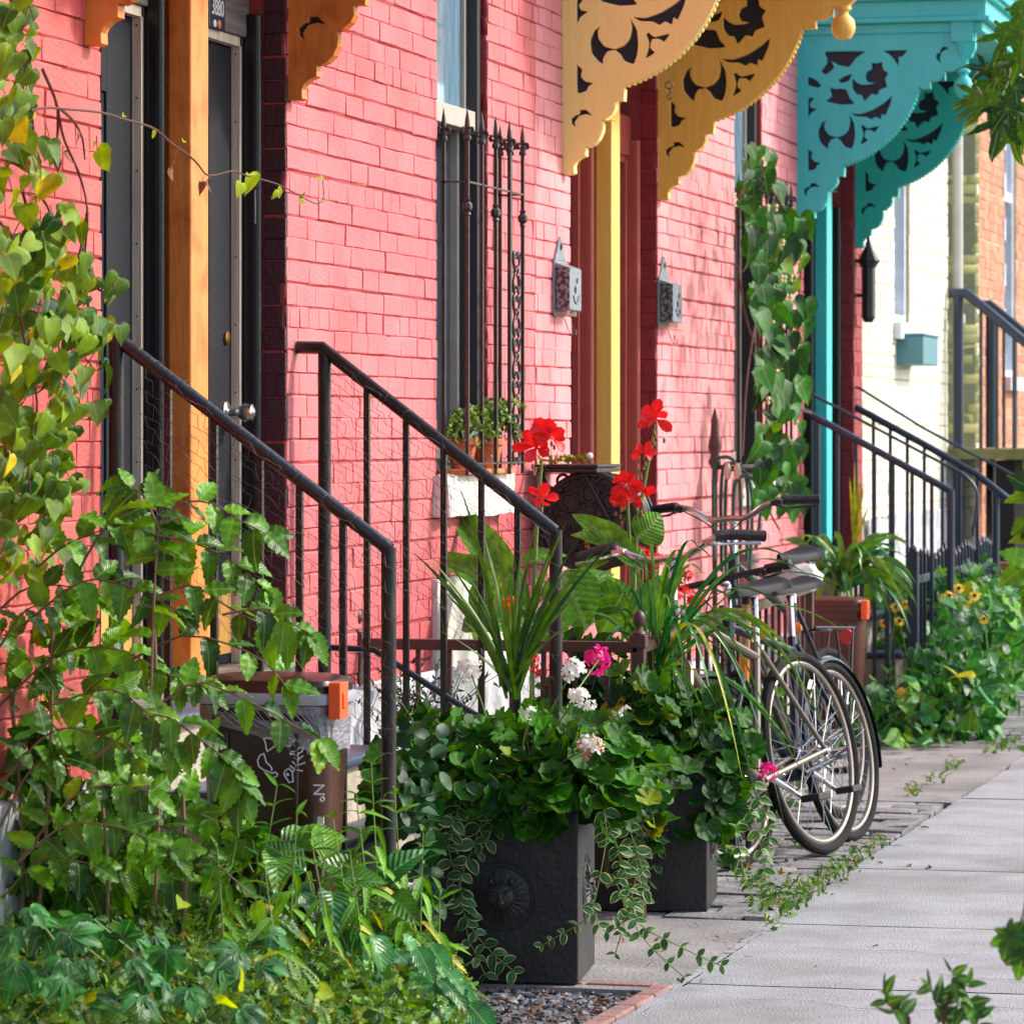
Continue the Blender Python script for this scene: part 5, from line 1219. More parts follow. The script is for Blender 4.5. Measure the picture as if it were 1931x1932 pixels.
# bamboo handled tool / umbrella leaning by the saddle
b = MB(); q0 = PD(1408, 1140, 14.0); q1 = PD(1402, 1290, 14.0); b.tube([q0, q0 * .45 + q1 * .55], .018, 10, 0); b.tube([q0 * .45 + q1 * .55, q1], .019, 10, 1); b.tube([q0 + Vector((0, 0, .04)), q0], .019, 10, 2)
b.tube([q1, Vector((q1.x + .02, q1.y, .0))], .012, 8, 2)
tag(b.build('garden_tool', [mat('bamboo handle', (196, 158, 112), .6), mat('orange tape', (250, 140, 40), .5), M_grip]), 'bamboo handled tool with orange sleeve standing among the bicycles', 'tool')
for px, y_, zt_ in ((1262, YY + .35, 2.62), (1436, YY + 1.62, 2.52)):
    p_ = PY(px, 170 if px < 1300 else 345, y_); b = MB(); b.tube([p_ + Vector((0, 0, .16)), p_ + Vector((0, 0, .03))], .0015, 5); b.torus(p_ + Vector((0, 0, .02)), (0, 1, 0), .014, .003, 14, 5)
    b.tube(interp([p_ + Vector((-.006, 0, .01)), p_ + Vector((.008, 0, -.006)), p_ + Vector((-.008, 0, -.024)), p_ + Vector((.004, 0, -.036)), p_ + Vector((.010, 0, -.026))], 14), .003, 6)
    tag(b.build('plant_hook', M_wire), 'thin S shaped hook dangling under the nearer yellow bracket' if px < 1300 else 'thin S shaped hook dangling under the deeper yellow bracket', 'hook')
# ------------------------------------------------------------------ plants
L_vine = leafmat('vine leaf', (30, 74, 36), (132, 168, 52), (214, 200, 76), cut=.94)
L_vined = leafmat('dark vine leaf', (12, 50, 30), (58, 120, 48), (110, 150, 60), cut=.93)
L_shrub = leafmat('toothed shrub leaf', (24, 68, 24), (104, 160, 52), (120, 160, 60), cut=.95, rough=.36)
L_weed = leafmat('weed leaf', (26, 80, 36), (112, 168, 64), (190, 180, 80), cut=.95)
L_cover = leafmat('ground cover leaf', (22, 66, 34), (122, 164, 80), (170, 160, 80), cut=.95, veins=False)
L_blue = leafmat('bluish creeper leaf', (22, 66, 40), (78, 140, 80), (96, 150, 90), cut=.95, rough=.34)
L_ger = leafmat('geranium leaf', (16, 62, 26), (80, 142, 50), (130, 150, 60), cut=.95, rough=.55, spec=.35, vamt=.2)
L_canna = leafmat('canna leaf', (44, 100, 56), (112, 158, 72), None, vein=(160, 190, 120), vamt=.3, pleat=.6, rough=.35)
L_blade = leafmat('grass blade', (48, 92, 50), (132, 158, 74), (190, 176, 84), cut=.96, veins=False, trans=.25, rough=.35)
L_vin = leafmat('periwinkle green', (30, 72, 50), (84, 122, 84), None, vamt=.2); L_vout = leafmat('periwinkle cream margin', (190, 200, 140), (214, 220, 168), None, veins=False)
L_maple = leafmat('maple leaf', (20, 62, 28), (70, 124, 44), None, trans=.2)
M_stem = mat('woody vine stem', (92, 58, 46), .8, (70, 44, 36), 30, .6, .3, 80); M_gst = mat('green stem', (112, 140, 62), .6, (90, 120, 60), 20, .5)
P_red = mat('scarlet petal', (238, 34, 34), .5, (224, 20, 30), 30, .5, trans=.3, island=.15); P_white = mat('white petal', (246, 244, 240), .6, (230, 226, 214), 30, .5, trans=.3); P_pink = mat('magenta petal', (246, 40, 150), .5, (226, 24, 130), 30, .5, trans=.3, island=.12)
P_tan = mat('withered petal', (206, 164, 104), .8, (160, 120, 70), 40, .6); P_yel = mat('golden petal', (255, 216, 50), .5, (252, 190, 30), 30, .5, trans=.25); P_dry = mat('dry brown leaf', (140, 92, 62), .8, (110, 70, 48), 30, .6, trans=.15); P_cone = mat('dark flower cone', (60, 36, 24), .9)
L_fresh = leafmat('fresh yellow green leaf', (150, 190, 44), (176, 204, 60), None, trans=.45)

def plant(name, label, cat, loc, stems=None, leaves=None, lm=None, extra=(), smat=None, group=None):
    t = thing(name, label, cat, loc, group)
    if stems is not None and stems.V: stems.build('stem', smat or M_gst, t)
    if leaves is not None and leaves.V: leaves.build('foliage', lm, t, auto=0)
    for nm, mb_, m in extra:
        if mb_.V: mb_.build(nm, m, t, auto=0)
    return t

# 1. climbing vine over the nearest wall
S = MB(); F = MB()
nodes = []
for x0_, y0_, x1_, y1_, n in ((0, -20, 72, 190, 46), (0, 180, 60, 420, 36), (60, 260, 190, 440, 14), (0, 420, 130, 700, 120), (90, 380, 195, 560, 28), (120, 500, 238, 640, 36), (120, 600, 225, 800, 26), (0, 700, 135, 960, 115), (100, 760, 165, 930, 16), (0, 930, 120, 1080, 50)):
    for k in range(int(n * .8)):
        px, py = rnd.uniform(x0_, x1_), rnd.uniform(y0_, y1_); p = PX(px, py, rnd.uniform(.05, .26)); nodes.append(p)
        leafat(F, HEART, p, Vector((rnd.gauss(0, .35), rnd.gauss(-.15, .45), -1 + rnd.random() * .5)), Vector((.9, -.5, .35)) + rv(.5), .028 + .048 * rnd.random() ** .8, wd=rnd.uniform(.85, 1.1))
        if rnd.random() < .3: S.tube([p, p + Vector((rnd.gauss(0, .01), rnd.gauss(0, .01), .035))], .0014, 4, cap=False)
for pts in ([(80, 130), (105, 190), (120, 260), (150, 330), (165, 400), (160, 500), (170, 620)], [(20, -20), (30, 120), (60, 220), (70, 350), (100, 420), (95, 560), (120, 700)], [(40, 350), (60, 450), (40, 600), (70, 760), (50, 950)], [(110, 205), (108, 260), (100, 300)],
            [(115, 205), (140, 230), (155, 260), (160, 300)], [(150, 450), (185, 545), (215, 525)], [(165, 400), (150, 480), (130, 540), (140, 640), (180, 700)], [(0, 420), (60, 480), (110, 500)], [(0, 900), (60, 860), (110, 800)]):
    S.tube(interp([PX(a, b, .12 + rnd.uniform(-.05, .05)) for a, b in pts], 20), [.0045 - .00012 * i for i in range(21)], 6)
D = MB()
for px, py in ((108, 300), (128, 285), (146, 250), (50, 300), (18, 205), (60, 540)):
    leafat(D, HEART, PX(px, py, .2), (0, .2, -1), rv(1), .035, wd=.6)
plant('climbing_vine', 'climbing vine with heart shaped leaves over the pink wall at the left edge', 'vine', PX(60, 900, .1), S, F, L_vine, [('dry_leaf', D, P_dry)], M_stem)
# the thin runner reaching across both doors
S = MB(); F = MB(); D = MB(); P = interp([PX(a, b, .2) for a, b in ((58, 208), (90, 203), (130, 206), (190, 212), (232, 224), (290, 242), (325, 272), (352, 290), (372, 308), (388, 328), (406, 330), (440, 322), (462, 330), (520, 346), (560, 366), (590, 382), (603, 383), (610, 370), (609, 340))], 70)
S.tube(P, [.0036 - .00003 * i for i in range(71)], 6)
def at2(px, py): return PX(px, py, .2)
leafat(F, HEART, at2(470, 328), (0.1, .1, -1), (1, -.6, .4), .058, wd=1.05)
for px, py, d_, s_ in ((455, 345, (-.1, -.4, -1), .045), (527, 350, (0, .1, -1), .036), (523, 358, (0, -.7, -.7), .03), (572, 360, (0, .3, -1), .022), (572, 372, (0, -.8, -.6), .028), (610, 372, (0, .6, -.8), .025), (345, 268, (0, .8, .5), .026), (232, 218, (0, .6, .2), .028), (290, 242, (0, .1, -1), .026), (606, 336, (0, .7, .3), .02), (605, 338, (0, -.7, .2), .02), (175, 265, (0, .6, -.8), .03)):
    leafat(F, HEART if s_ > .04 else OVAL, at2(px, py), d_, (1, -.5, .5), s_, wd=.9)
for px, py in ((330, 293), (322, 318), (379, 344), (392, 340)): leafat(D, HEART, at2(px, py), (0, .2, -1), rv(1), .034, wd=.7); S.tube([at2(px, py), at2(px + 6, py - 14)], .001, 4)
plant('vine_runner', 'single thin brown vine runner reaching across both black doors and the orange post', 'vine', at2(60, 205), S, F, L_fresh, [('dry_leaf', D, P_dry)], M_stem)

# 2. toothed shrub
S = MB(); F = MB()
SPR = [[(285, 1300), (292, 1100), (298, 1000), (295, 955)], [(120, 1130), (190, 1006), (230, 990), (300, 1010), (369, 1026), (440, 1060), (500, 1110)], [(300, 1000), (340, 950), (400, 950), (450, 980), (500, 1006)],
       [(300, 1000), (270, 935), (235, 915)], [(60, 1080), (120, 1030), (180, 1005), (235, 985)], [(290, 1130), (360, 1105), (430, 1145), (500, 1180), (560, 1195)], [(420, 1160), (480, 1150), (530, 1165), (580, 1195)],
       [(240, 1250), (340, 1200), (430, 1215), (500, 1250), (535, 1290)], [(30, 1190), (150, 1100), (240, 1105), (330, 1150)], [(250, 1370), (360, 1290), (440, 1310), (520, 1350), (600, 1395)], [(180, 1430), (290, 1350), (370, 1390), (430, 1440), (458, 1492)],
       [(0, 1330), (110, 1235), (220, 1225), (310, 1270), (380, 1290)], [(0, 1480), (100, 1380), (200, 1390), (280, 1440)], [(20, 1640), (120, 1560), (220, 1560), (320, 1600)], [(120, 1700), (220, 1640), (330, 1660), (400, 1720)], [(0, 1700), (80, 1620), (170, 1630)], [(40, 1620), (130, 1510), (210, 1480), (280, 1495)], [(210, 1620), (300, 1530), (400, 1545), (480, 1590)], [(0, 1220), (50, 1150), (110, 1140)],
       [(230, 1560), (330, 1565), (420, 1640), (520, 1735)], [(100, 1330), (200, 1300), (260, 1330), (330, 1400)], [(0, 1150), (50, 1110), (120, 1105), (180, 1125)], [(0, 1560), (60, 1450), (120, 1430)]]
def spray(pts, yp, s, gap=20, side=1.0, tilt=.4):
    Q = [PY(a, b, yp) for a, b in pts]
    Ls = sum((Q[i + 1] - Q[i]).length for i in range(len(Q) - 1)); n = max(6, int(Ls / (gap / 800)))
    P = interp(Q, n); S.tube(P, [.0034 * (1 - .6 * i / n) for i in range(n + 1)], 6)
    for i in range(2, n + 1):
        d = (P[i] - P[i - 1]).normalized(); sg = 1 if i % 2 else -1
        sd = d.cross(Vector((.25, -.8, .5))).normalized() * sg
        leafat(F, SERR, P[i], d * .55 + sd * side * .8 + Vector((0, -.15, -.38)) + rv(.18), Vector((.35, -.5, .8)) + rv(.35), s * rnd.uniform(.8, 1.2))
    leafat(F, SERR, P[-1], (P[-1] - P[-2]).normalized() + Vector((0, 0, -.3)), Vector((.3, -.6, .7)), s * 1.05)
for i, sp_ in enumerate(SPR): spray(sp_, 8.45 + .5 * ((i * 37) % 10) / 10, .078, 24 if max(a for a, b in sp_) < 505 or sp_[0][1] < 1250 else 44)
for k in range(620):
    px = abs(rnd.gauss(0, 170)); py = rnd.uniform(1120, 1780)
    if px > 380 or (py < 1380 and (px > 250 or rnd.random() < .6)): continue
    leafat(F, SERR, PY(px, py, rnd.uniform(8.8, 9.1)), rv(.7) + Vector((.3, 0, -.6)), Vector((.4, -.4, .8)) + rv(.5), rnd.uniform(.06, .09))
for a, b in (((285, 1850), (290, 1150)), ((60, 1850), (100, 1150)), ((200, 1850), (180, 1400)), ((330, 1900), (345, 1500)), ((40, 1850), (20, 1300))):
    S.tube(interp([PY(a[0], a[1], 8.8), PY((a[0] + b[0]) / 2 + 12, (a[1] + b[1]) / 2, 8.8), PY(b[0], b[1], 8.8)], 8), .005, 6)
plant('shrub', 'big green shrub of arching sprays with toothed leaves, in front of the bin and doors', 'shrub', (.3, 8.8, 0), S, F, L_shrub, (), mat('greyish twig', (120, 100, 76), .8))

# 3. weeds, big leaved plants and ground cover at the lower left
def stalk(px, py, yp, label, n=14, ls=.10, lm=L_weed, tpl=LANCE, lean=.0, grp='tall weed stalks at the lower left', sw=1.0):
    top = PY(px, py, yp); base = Vector((top.x - lean, yp + rnd.uniform(-.04, .04), 0)); S = MB(); F = MB(); P = interp([base, (base + top) / 2 + Vector((rnd.gauss(0, .02), 0, 0)), top], n)
    S.tube(P, [.0036 * (1 - .6 * i / n) for i in range(n + 1)], 6)
    for i in range(3, n + 1):
        for q in range(2):
            a = i * 2.4 + q * math.pi + rnd.gauss(0, .3); up = -.2 if i < n - 2 else .9
            leafat(F, tpl, P[i], Vector((math.cos(a), math.sin(a) * .8, up - .5 * rnd.random())), Vector((.2, -.3, 1)) + rv(.2), ls * rnd.uniform(.7, 1.15) * (1 if i < n - 2 else .6), wd=sw)
    return plant('weed', label, 'weed', base, S, F, lm, group=grp)
WL = 'narrow leaved green weed stalk in the tangle at the lower left'
for px, py, yp in ((522, 1484, 8.9), (455, 1530, 8.8), (628, 1545, 8.9), (700, 1440, 9.1), (672, 1500, 9.0), (560, 1540, 8.7), (745, 1500, 9.2), (798, 1572, 9.35), (590, 1600, 8.6), (410, 1600, 8.6), (660, 1610, 8.8), (760, 1640, 9.2), (500, 1640, 8.5), (830, 1680, 9.4), (700, 1650, 9.0)):
    stalk(px, py, yp, WL, sw=1.15)
F = MB(); S = MB()
for b_, tips in (((500, 1690, 8.95), ((455, 1540), (480, 1530), (560, 1560), (600, 1560), (430, 1600), (530, 1600))), ((600, 1740, 8.9), ((560, 1610), (620, 1570), (650, 1640), (580, 1650), (640, 1680))), ((700, 1760, 9.1), ((660, 1620), (730, 1640), (760, 1680), (690, 1690)))):
    B0 = PY(b_[0], b_[1], b_[2])
    for tx, ty in tips:
        T = PY(tx, ty, b_[2] + rnd.uniform(-.15, .1)); m_ = (B0 * .45 + T * .55) + Vector((0, 0, .03)); S.tube([Vector((B0.x, B0.y, 0)), B0, m_], .003, 5)
        leafat(F, BROAD, m_, (T - m_) + Vector((0, -.02, -.02)), Vector((.3, -.6, .7)) + rv(.2), max(.12, (T - m_).length * 1.5), wd=1.5)
plant('broad_leaf_plant', 'broad leaved plant with ribbed hosta like leaves just below the compost bin', 'plant', (.7, 8.95, 0), S, F, L_canna)
def topline(px):
    P = [(0, 1600), (150, 1610), (300, 1590), (450, 1600), (560, 1640), (700, 1680), (800, 1740), (880, 1850), (930, 1960)]
    for (a, b), (c, d) in zip(P[:-1], P[1:]):
        if a <= px <= c: return b + (d - b) * (px - a) / (c - a)
    return 1960
F = MB(); F2 = MB(); F3 = MB(); S = MB()
k = 0
while k < 4600:
    px = rnd.uniform(-20, 920); py = rnd.uniform(1560, 1990); t_ = topline(max(0, px))
    if py < t_ + rnd.gauss(0, 12): continue
    f = min(1, (py - t_) / 380.); y = 9.75 - 1.9 * f + rnd.uniform(-.35, .15); p = PY(px, py, y)
    if p.z < .01 or p.x > 1.2: k += .2; continue
    k += 1; nrm = Vector((.45, -.45, .8)) + rv(.45); d = rv(.7) + Vector((.1, -.2, -.25))
    r_ = rnd.random()
    if r_ < .6: leafat(F, IVY, p, d, nrm, rnd.uniform(.028, .058))
    elif r_ < .92: leafat(F2, FERN, p, d + Vector((0, 0, .5)), nrm, rnd.uniform(.04, .075))
    else: leafat(F, OVAL, p, d, nrm, rnd.uniform(.03, .05))
o = F.build('ground_cover', L_cover, None, auto=0); tag(o, 'low tangled ground cover of small lobed leaves filling the lower left corner', 'ground cover', kind='stuff')
o = F2.build('ground_cover', leafmat('feathery leaf', (62, 104, 48), (128, 158, 80), (190, 180, 90), cut=.96, veins=False), None, auto=0); tag(o, 'feathery yellow green ground cover mixed through the weeds at lower left', 'ground cover', kind='stuff')
F = MB(); S = MB()
for k in range(85):
    px = rnd.uniform(-10, 520) ; py = 1700 + 260 * rnd.random() + px * .12
    y = 7.9 + rnd.uniform(-.25, .5); p = PY(px, py, y)
    if p.z < .05: continue
    leafat(F, CREEP, p, rv(.5) + Vector((.4, -.3, -.4)), Vector((.4, -.5, .9)) + rv(.3), rnd.uniform(.08, .135)); S.tube([p, p + Vector((rnd.gauss(0, .03), .03, -.07))], .0018, 4)
for k in range(40):
    px = rnd.uniform(540, 900); py = topline(px) + rnd.uniform(20, 160); p = PY(px, py, 9.0 + rnd.uniform(-.2, .3))
    if p.z > .03: leafat(F, SERR, p, Vector((.8, -.3, -.5)) + rv(.2), Vector((.3, -.5, .9)) + rv(.3), rnd.uniform(.08, .12))
plant('creeper', 'bluish green creeper with five part leaves sprawling along the bottom left', 'creeper', (.6, 8.0, 0), S, F, L_blue)
F = MB(); D_ = MB()
for px, py, s_ in ((345, 1700, .05), (410, 1890, .06), (600, 1870, .05), (180, 1880, .05), (520, 1800, .045), (450, 1860, .06)):
    leafat(F, HEART, PY(px, py, 7.7), rv(.8) + Vector((0, 0, -.4)), rv(.8) + Vector((.3, -.3, .6)), s_ * .8)
o = F.build('yellow_leaf', L_fresh, None, auto=0); tag(o, 'few yellow green leaves caught on top of the creeper at lower left', 'leaf', kind='stuff')

# 4. planter 1: geraniums, spikes and periwinkle trails
def mound(C, rx, ry, rz, n, tpl, s0, s1, F, S, lo=-.75, base=None):
    for k in range(n):
        u = rnd.uniform(0, 2 * math.pi); v = rnd.uniform(lo, 1); rr_ = math.sqrt(max(0, 1 - v * v)); q = rnd.uniform(.62, 1.03)
        bump_ = 1 + .16 * math.sin(u * 3.1 + v * 4) + .10 * math.sin(u * 7.3 - v * 5)
        d = Vector((math.cos(u) * rr_, math.sin(u) * rr_, v)); p = C + Vector((d.x * rx, d.y * ry, d.z * rz)) * q * bump_
        nrm = d + Vector((.3, -.2, .65)) + rv(.5)
        leafat(F, tpl, p, Vector((d.x, d.y, -.4)) + rv(.4), nrm, rnd.uniform(s0, s1))
        if S is not None and rnd.random() < .35: S.tube([p, (p + C) / 2 + rv(.01)], .0017, 4, cap=False)
def flowerhead(par, label, p, r, m, n=26, tan=0, stem_to=None):
    B = MB(); D = MB(); S = MB()
    for k in range(n):
        d = rv(1).normalized(); d.z = abs(d.z) * .8 + .1 if rnd.random() < .7 else d.z; d.normalize(); c = p + d * r * rnd.uniform(.55, .95)
        T = D if k < tan else B
        for q in range(5):
            a = q * 1.257 + k; u, v = ortho(d); e = u * math.cos(a) + v * math.sin(a); leafat(T, PETAL, c, e + d * .25 + rv(.15), d + rv(.2), r * rnd.uniform(.42, .62), wd=1.0)
    S.tube([p, (p + stem_to) / 2 + Vector((0, 0, .01)), stem_to], .0022, 6)
    for k in range(8): S.tube([p - Vector((0, 0, r * .3)), p + rv(1).normalized() * r * .6], .0009, 4, cap=False)
    t = B.build('flower_head', m, par, auto=0); t['label'] = label
    if tan: D.build('withered_petals', P_tan, t, auto=0)
    S.build('stalk', M_gst, t)
C1 = Vector((c1[0], c1[1], .56)); C2 = Vector((c2[0], c2[1], .58))
S = MB(); F = MB(); mound(C1 + Vector((.03, -.02, -.03)), .38, .28, .21, 470, GERA, .042, .092, F, S, -.6); mound(C1 + Vector((.24, -.14, -.04)), .17, .16, .15, 90, GERA, .06, .095, F, S, -.6); mound(C1 + Vector((-.26, -.05, -.02)), .18, .2, .18, 80, GERA, .06, .09, F, S, -.6)
GP1 = plant('geranium', 'mound of scalloped geranium leaves filling the nearest black planter', 'geranium', C1, S, F, L_ger)
S = MB(); F = MB(); mound(C2 + Vector((.02, 0, -.09)), .27, .27, .22, 260, GERA, .05, .095, F, S, -.8); mound(C2 + Vector((.22, -.08, -.14)), .13, .2, .28, 110, GERA, .06, .10, F, S, -.9); mound(C2 + Vector((-.13, -.22, .02)), .17, .12, .26, 120, GERA, .07, .10, F, S, -.9); mound(Vector((PY(1200, 1400, 11.68).x, 11.68, .50)), .12, .08, .27, 150, GERA, .06, .10, F, S, -.95)
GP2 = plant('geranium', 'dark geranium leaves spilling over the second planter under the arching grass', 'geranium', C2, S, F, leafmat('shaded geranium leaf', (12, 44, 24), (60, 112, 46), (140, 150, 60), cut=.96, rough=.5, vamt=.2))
for lab, px, py, y, r, m, tan in (('round white geranium head with tan withered petals, lowest on the near planter', 1112, 1412, 10.18, .036, P_white, 8), ('white geranium cluster above the near planter, left of the magenta one', 1078, 1268, 10.35, .034, P_white, 0), ('double white geranium cluster halfway up the right of the near planter', 1090, 1315, 10.24, .028, P_white, 0),
        ('small white geranium cluster just right of the double white one', 1112, 1336, 10.22, .020, P_white, 0), ('white geranium cluster left of the spiky leaves by the white panel', 886, 1264, 10.45, .034, P_white, 0), ('single small white bloom in the middle of the near planter leaves', 1000, 1346, 10.16, .018, P_white, 0),
        ('single small white bloom between the two planters', 1178, 1342, 10.3, .017, P_white, 0), ('withered cream and tan bloom in front of the second planter', 1250, 1410, 11.75, .032, P_white, 16), ('large magenta flower cluster above the two planters', 1128, 1246, 11.2, .042, P_pink, 0),
        ('magenta flower cluster hanging beside the bicycle wheel', 1450, 1456, 12.0, .028, P_pink, 0)):
    p = PY(px, py, y); c = C1 if y < 11.3 else C2
    flowerhead(GP1 if y < 11.3 and px != 1250 else GP2, lab, p, r, m, 17 if r > .025 else 7, tan, p + (c - p) * .55 + Vector((0, 0, -.04)))
# spiky leaves
F = MB(); B0 = PY(968, 1310, 10.6)
for tx, ty in ((775, 1038), (800, 1042), (932, 942), (880, 1080), (912, 1010), (1010, 985), (1080, 1060), (1120, 1040), (845, 1060), (962, 1080), (1040, 1080), (1046, 1020), (1098, 1004), (1177, 1004), (818, 1186), (866, 915), (1068, 985), (1000, 1060), (900, 1130), (860, 1160), (1140, 1080), (985, 1020), (1025, 1120), (830, 1110), (1060, 1110), (940, 1100), (1120, 1150), (905, 1060)):
    T = PY(tx, ty, 10.55 + rnd.uniform(-.15, .15)); m_ = (B0 + T) / 2 + Vector(((T.x - B0.x) * -.18, 0, .03)); blade(F, B0 + rv(.012), m_, T, rnd.uniform(.009, .014), 12)
plant('spike_plant', 'spiky sword leaved plant rising from the nearest planter', 'spiky plant', B0, None, F, leafmat('dark sword leaf', (28, 66, 38), (104, 136, 66), (150, 150, 80), cut=.96, veins=False, trans=.15, rough=.4))
F = MB(); B0 = PY(1235, 1290, 12.2)
tips = [(1060, 1190), (1075, 1250), (1110, 1175), (1190, 1100), (1305, 1075), (1345, 1060), (1290, 1110), (1330, 1090), (1500, 1062), (1530, 1090), (1480, 1150), (1560, 1385), (1565, 1400), (1480, 1560), (1445, 1600), (1290, 1580), (1280, 1480), (1400, 1470), (1420, 1330), (1500, 1240), (1470, 1290), (1540, 1300), (1090, 1290), (1110, 1330), (1150, 1370), (1180, 1230), (1250, 1080), (1220, 1120), (1340, 1300), (1360, 1420), (1310, 1400), (1160, 1290), (1400, 1150), (1440, 1200), (1380, 1250), (1300, 1180), (1590, 1190), (1610, 1120), (1470, 1430), (1530, 1340), (1200, 1180), (1265, 1150)]
for tx, ty in tips:
    T = PY(tx, ty, 12.1 + rnd.uniform(-.3, .25)); apex = max(B0.z, T.z) + .10 + .10 * abs(T.x - B0.x) + (.30 if ty > 1250 else .05)
    m_ = Vector((B0.x * .52 + T.x * .48, (B0.y + T.y) / 2 - .03, apex + (.08 if ty > 1350 else 0))); blade(F, B0 + rv(.015), m_, T, rnd.uniform(.008, .014), 16)
for tx, ty in ((1180, 1090), (1205, 1060), (1170, 1140), (1265, 1090), (1290, 1060), (1150, 1180), (1225, 1050), (1320, 1040), (1120, 1230), (1350, 1330), (1330, 1360), (1175, 1340), (1240, 1400), (1300, 1330), (1500, 1420), (1520, 1470)):
    T = PY(tx, ty, 12.0 + rnd.uniform(-.3, .2)); m_ = Vector((B0.x * .5 + T.x * .5, (B0.y + T.y) / 2, max(B0.z, T.z) + .16)); blade(F, B0 + rv(.015), m_, T, rnd.uniform(.008, .013), 16)
plant('fountain_grass', 'fountain of long arching striped leaves over the second planter and bicycle', 'grass plant', B0, None, F, leafmat('striped blade', (40, 100, 66), (118, 160, 84), (176, 180, 90), cut=.97, veins=False, trans=.2, rough=.3))
# variegated periwinkle
def vari(i):
    pf = lambda t: .34 * math.sin(math.pi * t ** .85) ** .7; n = 8; fold = .2 + .1 * i; V = []; U = []
    for k in range(n + 1):
        t = k / n; y = max(pf(t), 0) if 0 < k < n else 0; zc = -.15 * (1 + i) * t * t; V.append((t, 0, zc)); U.append((t, 0))
        for s in (1, -1): V.append((t, s * y * .78, zc + fold * y * .78)); U.append((t, s * y))
        for s in (1, -1): V.append((t, s * y, zc + fold * y)); U.append((t, s * y))
    a, b = [], []
    for k in range(n):
        p, q = k * 5, k * 5 + 5; a += [(p, q, q + 1, p + 1), (p, p + 2, q + 2, q)]; b += [(p + 1, q + 1, q + 3, p + 3), (p + 2, p + 4, q + 4, q + 2)]
    return np.array(V), np.array(a), np.array(b), np.array(U)
VV = [vari(i) for i in range(3)]
def vleaf(mb, p, d, nrm, s):
    V, a, b, U = rnd.choice(VV); d = Vector(d).normalized(); z = Vector(nrm) - d * Vector(nrm).dot(d); z = z.normalized() if z.length > 1e-4 else ortho(d)[0]; y = z.cross(d); A = np.array([d, y, z]) * s; W_ = V @ A + np.array(p)
    n0 = mb.n; mb.add(W_, a, 0, U); mb.L.append((b + n0).ravel()); mb.S.append(np.full(len(b), 4)); mb.I.append(np.full(len(b), 1))
S = MB(); F = MB()
def trail(pts, y, s=.045, gap=.045, n0=0):
    Q = [PY(a, b, y + (c[2] if len(c) > 2 else 0)) for c in pts for a, b in [c[:2]]]
    Q = [Vector((q.x, q.y, max(q.z, .012))) for q in Q]
    Ls = sum((Q[i + 1] - Q[i]).length for i in range(len(Q) - 1)); n = max(4, int(Ls / gap)); P = interp(Q, n); P = [Vector((p.x, p.y, max(p.z, .012))) for p in P]
    S.tube(P, .0017, 5)
    for i in range(n0, n + 1):
        d = (P[min(i + 1, n)] - P[max(i - 1, 0)]).normalized(); sd = d.cross(Vector((.2, -.9, .3))).normalized()
        for sg in (-1, 1): vleaf(F, P[i], sd * sg + d * .5 + Vector((0, -.25, .0)) + rv(.2), Vector((.25, -.8, .6)) + rv(.35), s * rnd.uniform(.7, 1.15) * (1 - .4 * i / n))
yf1 = c1[1] - .25
trail([(905, 1470), (912, 1530), (895, 1590), (872, 1650), (868, 1700), (895, 1760), (930, 1800), (968, 1832)], yf1, .062, .040)
trail([(850, 1500), (840, 1560), (850, 1620), (872, 1690), (880, 1760), (915, 1840)], yf1, .058, .042)
trail([(940, 1500), (930, 1560), (905, 1610)], yf1, .058, .036); trail([(880, 1480), (860, 1540), (845, 1600)], yf1 - .05, .06, .036)
trail([(965, 1495), (985, 1510), (1000, 1530)], yf1, .05, .04); trail([(770, 1440), (790, 1520), (830, 1600), (850, 1660)], yf1 + .05, .055, .05)
trail([(1128, 1500), (1150, 1560), (1175, 1630), (1190, 1700), (1205, 1745), (1260, 1775), (1320, 1805), (1360, 1822)], yf1 + .1, .045, .045)
trail([(1135, 1500), (1145, 1600), (1120, 1690), (1128, 1745), (1150, 1760), (1180, 1735), (1195, 1700)], yf1 + .05, .040, .06); trail([(1118, 1725), (1080, 1752), (1048, 1768), (1022, 1785)], yf1 + .02, .035, .06)
trail([(1165, 1520), (1200, 1600), (1215, 1680), (1190, 1730), (1230, 1790), (1290, 1850)], yf1 + .2, .045, .05); trail([(1130, 1560), (1165, 1600), (1170, 1660)], yf1 + .1, .045, .04); trail([(1155, 1650), (1180, 1720), (1160, 1800)], yf1 + .1, .04, .05)
S.tube(interp([PY(715, 1290, 9.9), PY(760, 1330, 10.1), PY(800, 1400, 10.3)], 8), .0018, 5)
t = thing('periwinkle', 'variegated periwinkle trails with cream edged leaves hanging down the nearest planter', 'trailing plant', (C1.x, yf1, .5)); S.build('stem', M_gst, t); F.build('foliage', [L_vin, L_vout], t, auto=0)
S = MB(); F = MB(); yf2 = c2[1] - .2
trail([(1235, 1470), (1248, 1560), (1232, 1640), (1205, 1715)], yf2, .06, .05); trail([(1400, 1500), (1430, 1570), (1440, 1640), (1455, 1690), (1500, 1720)], yf2 + .2, .045, .05); trail([(1390, 1560), (1400, 1640), (1420, 1700)], yf2 + .2, .04, .05)
trail([(1420, 1480), (1450, 1560), (1445, 1620)], yf2 + .3, .045, .04); trail([(1390, 1620), (1450, 1690), (1520, 1740)], yf2 + .25, .04, .06); trail([(1200, 1480), (1212, 1580), (1200, 1650), (1185, 1720)], 11.66, .055, .04); trail([(1185, 1500), (1195, 1600), (1215, 1700)], 11.64, .05, .045)
